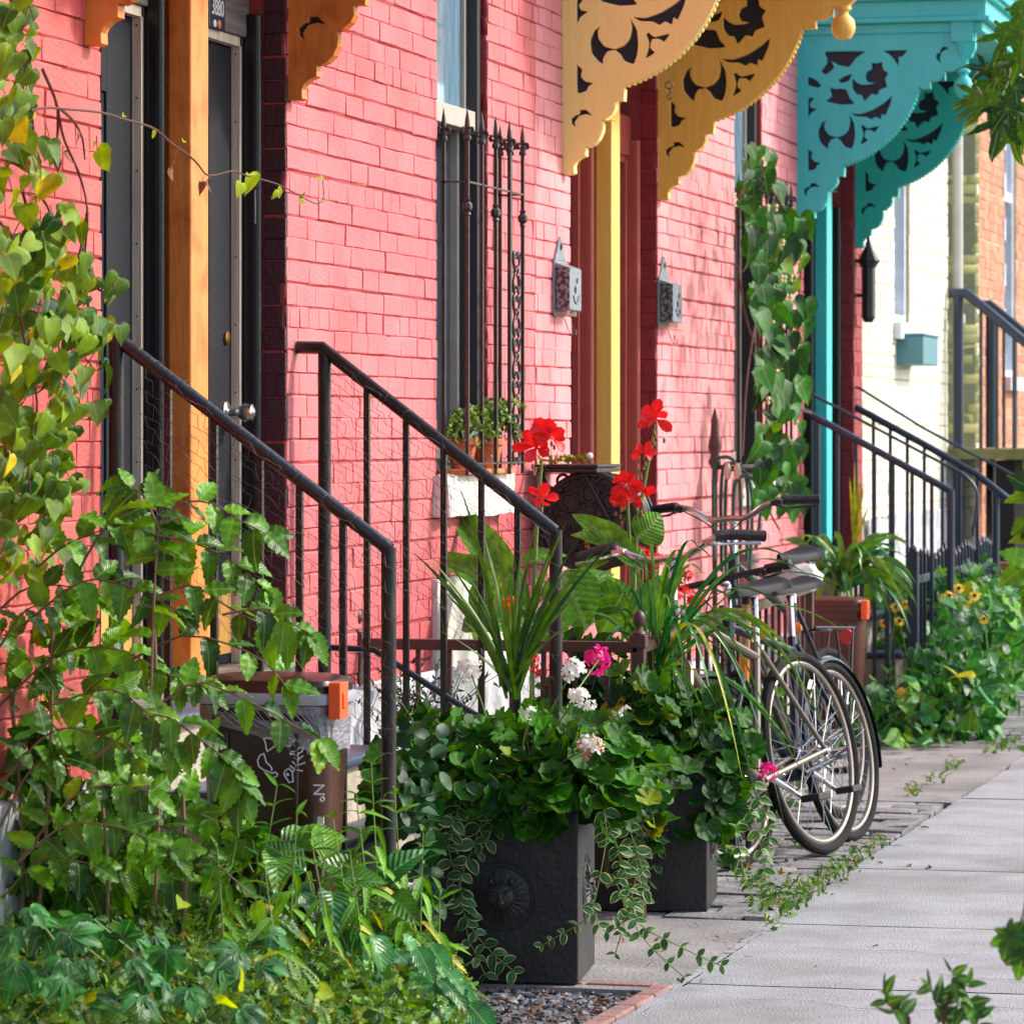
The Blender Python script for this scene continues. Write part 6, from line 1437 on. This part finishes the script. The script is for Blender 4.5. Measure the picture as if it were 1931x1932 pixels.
t = thing('periwinkle', 'periwinkle trails hanging at both sides of the second planter', 'trailing plant', (C2.x, yf2, .5)); S.build('stem', M_gst, t); F.build('foliage', [leafmat('plain periwinkle', (36, 84, 50), (96, 136, 90), None), L_vout], t, auto=0)

# 5. cannas and bedding inside the brown fence
def cleaf(F, S, b_, tip, y, wd=1.0, dy=0.0, nrm=(.2, -.8, .5)):
    a = PY(*b_, y); c = PY(*tip, y + dy); leafat(F, BROAD, a, c - a, Vector(nrm) + rv(.1), (c - a).length * 1.06, wd=wd)
def cflower(B, p, s, n=7):
    for k in range(n):
        a = k * 2 * math.pi / n + rnd.gauss(0, .2); d = Vector((math.cos(a), -.35 + rnd.gauss(0, .2), math.sin(a) * .75 + .25)); leafat(B, PETAL, p + rv(.004), d, Vector((0, -1, .2)) + rv(.4), s * rnd.uniform(.6, 1.05), wd=rnd.uniform(.65, 1.15))
def canna(label, y, root, stems, leaves, flowers):
    S = MB(); t = thing('canna_lily', label, 'canna', PY(*root, y))
    base = PY(*root, y); base.z = 0
    for st in stems: S.tube(interp([base] + [PY(a, b, y) for a, b in st], 16), [.011 - .0004 * i for i in range(17)], 8)
    S.build('stem', M_gst, t)
    for lf in leaves:
        F = MB(); cleaf(F, S, *lf); F.build('leaf', L_canna, t, auto=0)
    for px, py, s, n in flowers:
        B = MB(); p = PY(px, py, y - .02); cflower(B, p, s, n); B.build('flower', P_red, t, auto=0)
        Q = MB(); 
        for k in range(7): e = p + Vector((rnd.gauss(0, .008), rnd.gauss(0, .008), -.015 - .012 * k)); Q.ball(e, .006, 6, sc=(1, 1, 1.8))
        Q.build('buds', mat('brownish bud', (110, 70, 50), .7, (140, 120, 60), 60, .7), t)
canna('tall canna with a large scarlet flower, between the barred window and the hose reel', 12.9, (1000, 1250), [[(1005, 1190), (1012, 1000), (1022, 870)]],
      [((995, 1180), (864, 915), 12.9, .55), ((990, 1150), (822, 1008), 12.8, .7), ((1000, 1210), (935, 1112), 12.9, 1.2), ((960, 1088), (850, 1192), 12.75, 1.5, 0, (-.5, -.8, .3)), ((985, 1060), (1048, 1030), 12.9, 1.0), ((870, 1190), (980, 1140), 12.7, 1.2, 0, (0, -.6, .8)),
       ((1058, 1078), (1112, 1175), 12.7, 2.2, 0, (.3, -.9, .3)), ((1010, 1190), (1092, 1100), 12.9, .9), ((1020, 1130), (1125, 1068), 12.8, 1.0), ((1000, 1230), (1060, 1160), 12.8, 1.5)], [(1012, 845, .085, 10), (1038, 822, .08, 8), (1022, 942, .06, 7)])
canna('canna group with several scarlet flowers before the yellow doorway', 13.3, (1195, 1240), [[(1195, 1120), (1208, 960), (1234, 812)], [(1192, 1120), (1188, 1040), (1183, 935)]],
      [((1212, 1075), (1098, 952), 13.3, .75), ((1205, 1060), (1094, 975), 13.25, .7, 0, (.1, -.9, .6)), ((1202, 1016), (1246, 980), 13.3, 3.0, 0, (.5, -.8, 0)), ((1190, 1160), (1075, 1070), 13.1, .9), ((1200, 1170), (1280, 1075), 13.2, 1.0), ((1175, 1120), (1130, 1200), 13.0, 1.6), ((1200, 1180), (1240, 1090), 13.3, 1.3), ((1195, 1200), (1165, 1090), 13.1, 1.5), ((1150, 1060), (1058, 1082), 13.0, .8), ((1180, 1150), (1070, 1150), 13.0, 1.3), ((1210, 1180), (1300, 1140), 13.2, 1.2)],
      [(1237, 790, .075, 8), (1212, 855, .05, 6), (1183, 912, .07, 8), (1208, 930, .06, 7), (1168, 948, .06, 6)])
F = MB(); S = MB()
for k in range(620):
    p = Vector((rnd.uniform(.05, .9), rnd.uniform(12.0, 15.5), rnd.random() ** .7 * .50 + .02)); leafat(F, rnd.choice((GERA, OVAL, IVY)), p, rv(.8), Vector((.4, -.4, .8)) + rv(.4), rnd.uniform(.05, .10))
tag(F.build('bedding_foliage', L_ger, None, auto=0), 'dense dark bedding foliage inside the rust brown fence', 'foliage', kind='stuff')
BG = thing('geranium', 'scarlet geranium plants in the fenced bed behind the two black planters', 'geranium', (.6, 13.2, .3)); F = MB(); [leafat(F, GERA, Vector((rnd.uniform(.3, .9), rnd.uniform(12.3, 13.8), rnd.uniform(.35, .6))), rv(.7), Vector((.4, -.4, .8)) + rv(.3), .07) for k in range(160)]; F.build('foliage', L_ger, BG, auto=0)
for k, (px, py, y, r) in enumerate(((1212, 1046, 13.4, .03), (1236, 1058, 13.5, .03), (1290, 1122, 13.3, .03), (1268, 1130, 13.2, .035), (1312, 1135, 13.3, .03), (962, 1142, 12.5, .025), (1002, 1250, 12.2, .03), (1080, 1252, 12.2, .025), (1020, 1272, 12.2, .02), (1292, 1085, 13.6, .03))):
    p = PY(px, py, y); flowerhead(BG, 'small scarlet flower head', p, r, P_red, 12, 0, p - Vector((0, 0, .12)))
p = PY(787, 1252, 12.0); flowerhead(GP1, 'dark red fading flower at the left', p, .022, mat('dark red petal', (110, 20, 34), .6), 8, 0, p - Vector((0, 0, .1)))
# airy twiggy plant at the foundation
S = MB(); F = MB()
for k in range(60):
    a = PY(rnd.uniform(740, 860), rnd.uniform(1340, 1400), 11.5); b = a + Vector((rnd.gauss(0, .10), rnd.gauss(0, .05), rnd.uniform(.05, .2))); S.tube([a, (a + b) / 2 + rv(.01), b], .0012, 4)
    for q in range(6): leafat(F, LANCE, a + (b - a) * rnd.random(), rv(1) + Vector((0, 0, .5)), rv(1), .025, wd=1.5)
for k in range(120):
    p = PY(rnd.uniform(742, 835), rnd.uniform(1370, 1720), 10.0 + rnd.uniform(-.1, .15)); leafat(F, OVAL, p, rv(.7) + Vector((0, 0, -.3)), Vector((.4, -.5, .7)) + rv(.4), rnd.uniform(.04, .07))
plant('wiry_plant', 'dark wiry plant against the white foundation left of the geraniums', 'plant', PY(800, 1400, 11.5), S, F, leafmat('dusky small leaf', (20, 48, 32), (62, 100, 62), None, veins=False), (), M_stem)

# 6. pots on the sill
def potplant(label, P0, r, n, droop, flowers=0, purple=False):
    S = MB(); F = MB(); B = MB(); G_ = MB()
    for k in range(n):
        a = rnd.uniform(0, 6.28); L_ = rnd.uniform(.4, 1.0) * r; e = P0 + Vector((math.cos(a) * L_ * .6 + .02, math.sin(a) * L_ * 1.5, rnd.uniform(-.3, .75) * r)); m_ = (P0 + e) / 2 + Vector((0, 0, r * .45)); P = interp([P0, m_, e], 9); S.tube(P, .0011, 4)
        for q in P[2:]:
            for s in range(3): leafat(F, OVAL, q, rv(1), Vector((.4, -.4, .8)) + rv(.4), rnd.uniform(.011, .018), wd=1.4)
    for k in range(flowers): B.ball(P0 + Vector((rnd.uniform(0, .05), rnd.gauss(0, r * .8), rnd.uniform(-.4, .5) * r)), .0055, 6)
    if purple:
        for d_ in ((0.1, -.5, .8), (.1, .6, .7), (.2, -.9, .3)): leafat(G_, OVAL, P0, d_, (.6, -.6, .3), .11)
    return plant('potted_plant', label, 'potted plant', P0, S, F, leafmat('small herb leaf', (60, 96, 48), (128, 150, 74), None, veins=False), [('flowers', B, mat('sky blue petal', (120, 160, 240), .5)), ('large_leaf', G_, leafmat('greyish leaf', (70, 84, 90), (130, 140, 140), None))])
potplant('bushy green plant with greyish leaves in the left sill pot', Vector((.04, 12.97, 1.48)), .13, 36, 0, 2, True)
potplant('sprawling plant with tiny blue flowers in the right sill pot', Vector((.05, 13.32, 1.48)), .16, 44, 0, 8)
S = MB(); F = MB(); P = interp([PY(1018, 870, 14.0), PY(1060, 868, 13.95), PY(1110, 864, 13.95)], 16); S.tube(P, .002, 4)
for q in P:
    for s in range(5): leafat(F, OVAL, q + rv(.004), rv(1) + Vector((0, 0, .3)), rv(1), .018, wd=1.2)
B = MB(); B.ball(PY(1112, 860, 13.95), .013, 8)
plant('garland', 'thin creeping sprig with a white knob lying on the hose reel shelf', 'sprig', PY(1018, 870, 14.0), S, F, leafmat('olive leaf', (110, 110, 60), (150, 150, 80), None, veins=False), [('white_knob', B, M_enw)])

# 7. vine over the second window
gr = grille('black window bars almost hidden by the big leaved vine', 17.98, 18.75, 1.32, 2.60, .12, 7, mat('black grille', (30, 32, 38), .4, (60, 56, 52), 20, .6), False)
S = MB(); F = MB(); B = MB()
for x0_, y0_, x1_, y1_, n in ((1395, 272, 1450, 350, 14), (1400, 330, 1485, 450, 36), (1410, 430, 1500, 560, 42), (1420, 560, 1500, 640, 16), (1415, 640, 1505, 740, 30), (1430, 720, 1508, 850, 20), (1430, 830, 1510, 950, 44), (1480, 400, 1520, 560, 8), (1480, 560, 1520, 700, 12)):
    for k in range(n):
        p = PX(rnd.uniform(x0_, x1_), rnd.uniform(y0_, y1_), rnd.uniform(.17, .38)); leafat(F, HEART, p, Vector((rnd.gauss(.2, .4), rnd.gauss(0, .4), -1)), Vector((.8, -.7, .3)) + rv(.35), rnd.uniform(.075, .13), wd=rnd.uniform(.75, 1.05))
for pts in ([(1400, 860), (1410, 700), (1440, 500), (1430, 330), (1410, 280)], [(1410, 300), (1470, 380), (1510, 470), (1500, 620)], [(1395, 360), (1430, 520), (1480, 640), (1500, 800)], [(1390, 500), (1420, 640), (1500, 760), (1530, 780)], [(1440, 900), (1450, 960), (1470, 1000)]):
    S.tube(interp([PX(a, b, .25) for a, b in pts], 18), .005, 6)
for k in range(26): c = PX(rnd.uniform(1430, 1500), rnd.uniform(380, 760), .34); B.ball(c, .011, 6); B.ball(c + Vector((0, 0, -.018)), .009, 6)
plant('window_vine', 'dark green heart leaved vine tumbling over the second window and its bars', 'vine', PX(1400, 860, .25), S, F, L_vined, [('buds', B, mat('cream bud', (220, 210, 150), .6))], M_stem)

# 8. garden in front of the turquoise door
F = MB(); B0 = PD(1588, 1100, 19.3)
for k in range(60):
    a = rnd.uniform(-1, 1); T = B0 + Vector((a * .40, rnd.uniform(-.2, .3), rnd.uniform(-.25, .22))); m_ = (B0 + T) / 2 + Vector((a * .05, 0, .24)); blade(F, B0 + rv(.02), m_, T, rnd.uniform(.020, .036), 12)
plant('strap_leaf_plant', 'fountain of strap leaves at the foot of the turquoise post', 'plant', B0, None, F, MATS['striped blade'])
F = MB(); B0 = PD(1612, 1010, 19.3)
for tx, ty in ((1602, 900), (1612, 870), (1622, 890), (1632, 900), (1608, 930), (1618, 910), (1626, 930), (1640, 950)): T = PD(tx, ty, 19.3); blade(F, Vector((B0.x, B0.y, B0.z - .1)) + rv(.01), (B0 + T) / 2, T, .013, 8)
plant('upright_grass', 'upright yellow green blades beside the crimson door jamb', 'grass plant', B0, None, F, leafmat('yellow green blade', (140, 160, 60), (170, 180, 80), None, veins=False))
F = MB(); F2 = MB()
n = 0
while n < 2600:
    px = rnd.uniform(1560, 1935); py = rnd.uniform(1060, 1405); dep = rnd.uniform(18.6, 22.0)
    lo = 1130 if px < 1720 else 1090; 
    if py < 1270 + abs(px - 1720) * .25 + rnd.gauss(0, 25): dep = rnd.uniform(20.0, 22.3)
    if py < lo + rnd.gauss(0, 18) or py > 1395 - max(0, px - 1780) * .55 + rnd.gauss(0, 8): continue
    p = PD(px, py, dep)
    if p.z < .0: p = PZ(px, py, .02 + rnd.random() * .05)
    if p.x > 1.15: continue
    n += 1; leafat(F if n % 3 else F2, rnd.choice((OVAL, IVY, LANCE, HEART)), p, rv(.8), Vector((.5, -.4, .7)) + rv(.4), rnd.uniform(.06, .12))
tag(F.build('flower_bed_foliage', L_blue, None, auto=0), 'bluish green foliage mass of the flower bed round the navy fence', 'foliage', kind='stuff')
tag(F2.build('flower_bed_foliage', L_weed, None, auto=0), 'yellow green leaves mixed through the flower bed round the navy fence', 'foliage', kind='stuff')
for k, (px, py) in enumerate(((1808, 1110), (1780, 1130), (1838, 1124), (1832, 1142), (1856, 1168), (1696, 1172), (1688, 1146), (1668, 1176), (1842, 1186), (1790, 1124), (1826, 1150), (1708, 1140))):
    dep = 19.75; p = PD(px, py, dep); t = thing('yellow_daisy', 'golden yellow daisy with a dark centre among the leaves by the navy fence', 'daisy', p, 'golden daisies by the navy fence'); B = MB(); fd = Vector((rnd.gauss(.45, .3), -.8, rnd.gauss(.5, .3))).normalized(); u, v = ortho(fd)
    for q in range(11): a = q * .571; leafat(B, PETAL, p, u * math.cos(a) + v * math.sin(a) - fd * .15, fd, .029, wd=.6)
    B.build('petals', P_yel, t, auto=0); B = MB(); B.ball(p + fd * .006, .0095, 8); B.build('cone', P_cone, t); B = MB(); B.tube([p, p + Vector((rnd.gauss(0, .03), .05, -.25)), p + Vector((0, .05, -.5))], .004, 5); B.build('stem', M_gst, t)
F = MB()
for k in range(420):
    px = rnd.uniform(1725, 1880); py = 1120 + (px - 1725) * .15 + rnd.random() ** .8 * 270; dep = rnd.uniform(18.9, 19.5)
    if px < 1760 and py < 1200: continue
    pz = PD(px, py, dep)
    if pz.z > .03 and rnd.random() < .4 + (py - 1120) / 300: leafat(F, HEART if k % 2 else SERR, pz, rv(.6) + Vector((0, 0, -.5)), Vector((.5, -.6, .6)) + rv(.4), rnd.uniform(.05, .10))
tag(F.build('vine_on_fence', L_blue, None, auto=0), 'lush leaves pushing out in front of the navy fence below the golden daisies', 'foliage', kind='stuff')
F = MB()
for px, py in ((1706, 1300), (1720, 1310), (1750, 1318)): leafat(F, HEART, PD(px, py, 18.9), (0, 0, -1), (.4, -1, .2), .08)
tag(F.build('yellowed_leaf', mat('yellowed leaf', (240, 190, 60), .6, (220, 170, 50), 20, .5, trans=.2), None, auto=0), 'few yellowed leaves low in the bed beside the navy fence', 'leaf', kind='stuff')

# 9. street maple reaching in from the right, leafy edges
S = MB(); F = MB(); TR = Vector((3.95, 8.9, 0))
S.tube(interp([TR, TR + Vector((.02, 0, 1.2)), TR + Vector((-.04, .05, 2.6)), TR + Vector((.02, .1, 4.2))], 14), [.075 - .003 * i for i in range(15)], 12)
tr = thing('maple_tree', 'street maple whose leafy branch tips hang in at the upper right', 'tree', TR); S.build('trunk', mat('grey bark', (110, 98, 88), .9, (80, 72, 66), 14, .8, .9, 30), tr)
S = MB(); E = PD(1900, 120, 8.6); S.tube(interp([TR + Vector((-.02, 0, 2.1)), (TR + Vector((0, 0, 2.2)) + E) / 2 + Vector((0, 0, .16)), E, PD(1850, 190, 8.4)], 16), [.022 - .0013 * i for i in range(17)], 8)
for px, py in ((1925, 60), (1890, 180), (1905, 250), (1840, 170), (1930, 220)): S.tube(interp([E, (E + PD(px, py, 8.4)) / 2 + rv(.02), PD(px, py, 8.4)], 6), .003, 5)
S.build('branch', mat('young twig', (96, 110, 60), .7), tr)
for px, py, s_, d_ in ((1898, 62, .14, (-.4, 0, -.8)), (1925, 20, .13, (.2, 0, -.9)), (1930, 100, .13, (-.3, 0, -.9)), (1880, 150, .13, (-.6, 0, -.6)), (1915, 165, .15, (0, 0, -1)), (1845, 178, .12, (-.9, 0, -.35)), (1868, 190, .14, (-.7, 0, -.6)), (1885, 225, .16, (-.2, 0, -1)), (1925, 215, .15, (.1, 0, -1)), (1860, 130, .09, (-.8, 0, .1)), (1900, 205, .12, (-.5, -.2, -.5)), (1840, 195, .10, (-.8, 0, -.7)), (1920, 120, .12, (.4, 0, -.5)), (1931, 60, .14, (0, 0, -1)), (1905, 250, .13, (.2, 0, -1))):
    leafat(F, MAPLE, PD(px, py, 8.4 + rnd.uniform(-.15, .15)), Vector(d_) + rv(.12), Vector((.1, -1, .35)) + rv(.25), s_ * 1.0)
for k in range(420):
    a = rv(1).normalized(); p = TR + Vector((.3 + a.x * 1.1, .1 + a.y * 1.2, 3.7 + a.z * .9)) ; q_ = p - CAM
    dep = q_.dot(VD); px = CX + FD * q_.dot(RD) / dep; py = HY - FD * q_.z / dep
    if px < 1960 and py > -40: continue
    leafat(F, MAPLE, p, rv(.6) + Vector((0, 0, -.8)), rv(.6) + Vector((.2, 0, 1)), rnd.uniform(.12, .17))
F.build('crown', L_maple, tr, auto=0)
F = MB(); S = MB()
for px, py, s_, d_, dep in ((1936, 1068, .072, (-.7, 0, -.55), 8.0), (1944, 1060, .07, (-.6, 0, .2), 8.0), (1945, 925, .06, (-.6, 0, .4), 8.2), (1950, 940, .06, (-.9, 0, -.1), 8.2), (1948, 975, .06, (-.7, 0, -.6), 8.2), (1950, 985, .05, (-.4, 0, -.8), 8.2), (1945, 1020, .05, (-.7, 0, .3), 8.2), (1945, 1130, .05, (-.4, 0, -.9), 8.1), (1944, 1150, .05, (-.3, 0, .7), 8.1), (1948, 900, .05, (-.3, 0, .8), 8.2), (1948, 1425, .04, (-.5, 0, .4), 8.0), (1946, 1100, .06, (-.3, 0, -.9), 8.1)):
    leafat(F, SERR, PD(px, py, dep), Vector(d_) + rv(.1), Vector((.1, -1, .4)) + rv(.2), s_)
b_ = PD(1950, 1500, 8.1); S.tube(interp([Vector((b_.x, b_.y, 0)), PD(1955, 1300, 8.1), PD(1956, 1100, 8.1), PD(1950, 900, 8.2)], 12), .006, 6)
plant('sapling', 'leafy sapling edge at the right border beside the navy fence', 'sapling', (b_.x, b_.y, 0), S, F, L_shrub, (), M_stem)
def sprig(label, root, tops, dep, tpl, s_, lm):
    S = MB(); F = MB(); b_ = PD(*root, dep); base = Vector((b_.x, b_.y, 0))
    for st in tops:
        Q = [base, b_] + [PD(a, b, dep) for a, b in st]; P = interp(Q, 18); S.tube(P, [.0035 - .00013 * i for i in range(19)], 6)
        for i in range(11, 19):
            if rnd.random() < .75: leafat(F, tpl, P[i], rv(.6) + Vector((.1, 0, .25)), Vector((.1, -.8, .6)) + rv(.4), s_ * rnd.uniform(.6, 1.1) * (.7 if i > 16 else 1), wd=2.6)
        leafat(F, tpl, P[-1], P[-1] - P[-2], (0, -1, .3), s_ * .6)
    return plant('sprig', label, 'sprig', base, S, F, lm, (), M_stem)
L_sprig = leafmat('young shoot leaf', (34, 74, 48), (78, 128, 56), None)
sprig('left sprig of young leaves rising over the sidewalk at the bottom', (1715, 1960), [[(1700, 1915), (1678, 1898), (1670, 1885), (1668, 1865)], [(1710, 1925), (1688, 1905), (1700, 1890)]], 7.2, LANCE, .048, L_sprig)
sprig('tallest sprig of young leaves, in the middle at the bottom right', (1780, 1970), [[(1778, 1920), (1785, 1890), (1800, 1850), (1795, 1835)], [(1780, 1910), (1765, 1895), (1755, 1860)], [(1785, 1900), (1812, 1865), (1825, 1860)], [(1780, 1930), (1775, 1915)]], 7.2, LANCE, .052, L_sprig)
sprig('right sprig of young leaves at the bottom right corner', (1840, 1980), [[(1835, 1935), (1825, 1905), (1820, 1880)], [(1840, 1940), (1850, 1910)]], 7.2, LANCE, .052, L_sprig)
S = MB(); F = MB()
for px, py in ((1905, 1765), (1935, 1760), (1931, 1800)): p = PD(px, py, 7.0); leafat(F, CREEP, p, (-.3, 0, -.9), (.1, -1, .5), .09); leafat(F, CREEP, p, (.5, 0, .6), (.1, -1, .5), .06)
b_ = PD(1960, 1700, 7.0); S.tube(interp([Vector((b_.x + .1, b_.y, 0)), b_, PD(1925, 1745, 7.0), PD(1905, 1765, 7.0)], 10), .002, 5)
plant('creeper_shoot', 'dark five leafed creeper tip at the lower right edge', 'creeper', (b_.x, b_.y, 0), S, F, L_sprig, (), M_stem)

# 10. weeds in the joints, litter and mulch
W = []
for px, py, r, n in ((1470, 1700, .12, 70), (1520, 1690, .10, 60), (1560, 1670, .08, 46), (1425, 1670, .10, 50), (1500, 1730, .06, 30), (1470, 1755, .05, 26), (1590, 1640, .06, 34), (1625, 1625, .05, 26), (1510, 1600, .04, 20), (1655, 1600, .05, 20), (1720, 1500, .05, 26), (1765, 1480, .05, 24), (1800, 1450, .05, 22), (1880, 1420, .08, 46), (1905, 1405, .07, 34), (1690, 1395, .16, 60), (1760, 1385, .14, 40), (1850, 1330, .2, 50), (1440, 1720, .06, 30)):
    F = MB(); c = PZ(px, py)
    for k in range(n):
        a = rnd.uniform(0, 6.28); q = r * math.sqrt(rnd.random()); p = Vector((c.x + math.cos(a) * q * .8, c.y + math.sin(a) * q * 2.2, rnd.uniform(.0, .035)))
        if p.x > EX + .06: continue
        if rnd.random() < .5: leafat(F, IVY, p, rv(.7), Vector((.2, -.2, 1)) + rv(.4), rnd.uniform(.02, .045))
        else: blade(F, p, p + Vector((rnd.gauss(0, .01), rnd.gauss(0, .01), .025)), p + Vector((rnd.gauss(0, .03), rnd.gauss(0, .03), .03)), .004, 4)
    W.append(F)
A = MB()
for F in W:
    for V, L_, S_, I_, U_ in zip(F.V, F.L, F.S, F.I, F.U):
        pass
    if F.n:
        A.V.append(np.concatenate(F.V)); A.L.append(np.concatenate(F.L) + A.n); A.S.append(np.concatenate(F.S)); A.I.append(np.concatenate(F.I)); A.U.append(np.concatenate(F.U)); A.n += F.n; A.hasuv = True
tag(A.build('joint_weeds', leafmat('joint weed', (50, 92, 50), (116, 146, 74), (170, 150, 80), cut=.93, veins=False), None, auto=0), 'low weeds and grass growing along the joint between paving and sidewalk', 'weeds', kind='stuff')
A = MB()
for k in range(5200):
    px = rnd.uniform(760, 1262); py = rnd.uniform(1852, 1960); p = PZ(px, py); s_ = .0035 + .010 * rnd.random() ** 2
    e0 = a_ = None
    if px > 1120 + (1931 - py) * 1.7: continue
    V = np.array([(-1, -1, 0), (1, -1, 0), (1, 1, 0), (-1, 1, 0), (-.6, -.6, 1), (.7, -.5, 1), (.5, .6, 1), (-.6, .5, 1)], float) * np.array([s_ * rnd.uniform(.6, 2), s_, s_ * rnd.uniform(.3, .8)]) + rng.normal(0, s_ * .22, (8, 3)); a = rnd.uniform(0, 3.14); c, s = math.cos(a), math.sin(a); V = np.c_[V[:, 0] * c - V[:, 1] * s, V[:, 0] * s + V[:, 1] * c, V[:, 2]]
    A.add(V + np.array((p.x, p.y, rnd.uniform(-.03, -.012))), [(3, 2, 1, 0), (4, 5, 6, 7), (0, 1, 5, 4), (1, 2, 6, 5), (2, 3, 7, 6), (3, 0, 4, 7)], 0 if rnd.random() < .62 else 1)
tag(A.build('mulch', [mat('grey gravel', (120, 124, 130), .85, (70, 72, 78), 30, .8, island=.5), mat('brown bark chip', (110, 84, 70), .9, (70, 54, 46), 30, .8, island=.4)], None, smooth=False), 'grey gravel and bark mulch at the foot of the nearest planter', 'mulch', kind='stuff')
A = MB()
for k in range(260):
    px = rnd.uniform(1140, 1800); py = rnd.uniform(1400, 1860); e = 1663 - (px - 1592) * .732 + 12
    if py > e or rnd.random() < .2: 
        if rnd.random() > .12: continue
    p = PZ(px, py, .006); leafat(A, OVAL if k % 2 else LANCE, p, (rnd.gauss(0, 1), rnd.gauss(0, 1), .05), Vector((0, 0, 1)) + rv(.25), rnd.uniform(.012, .04), wd=rnd.uniform(.6, 1.3))
tag(A.build('leaf_litter', [mat('dry litter', (130, 96, 72), .9, (96, 72, 58), 30, .8, island=.4)], None, auto=0), 'dry leaf litter scattered over the apron and paving', 'litter', kind='stuff')
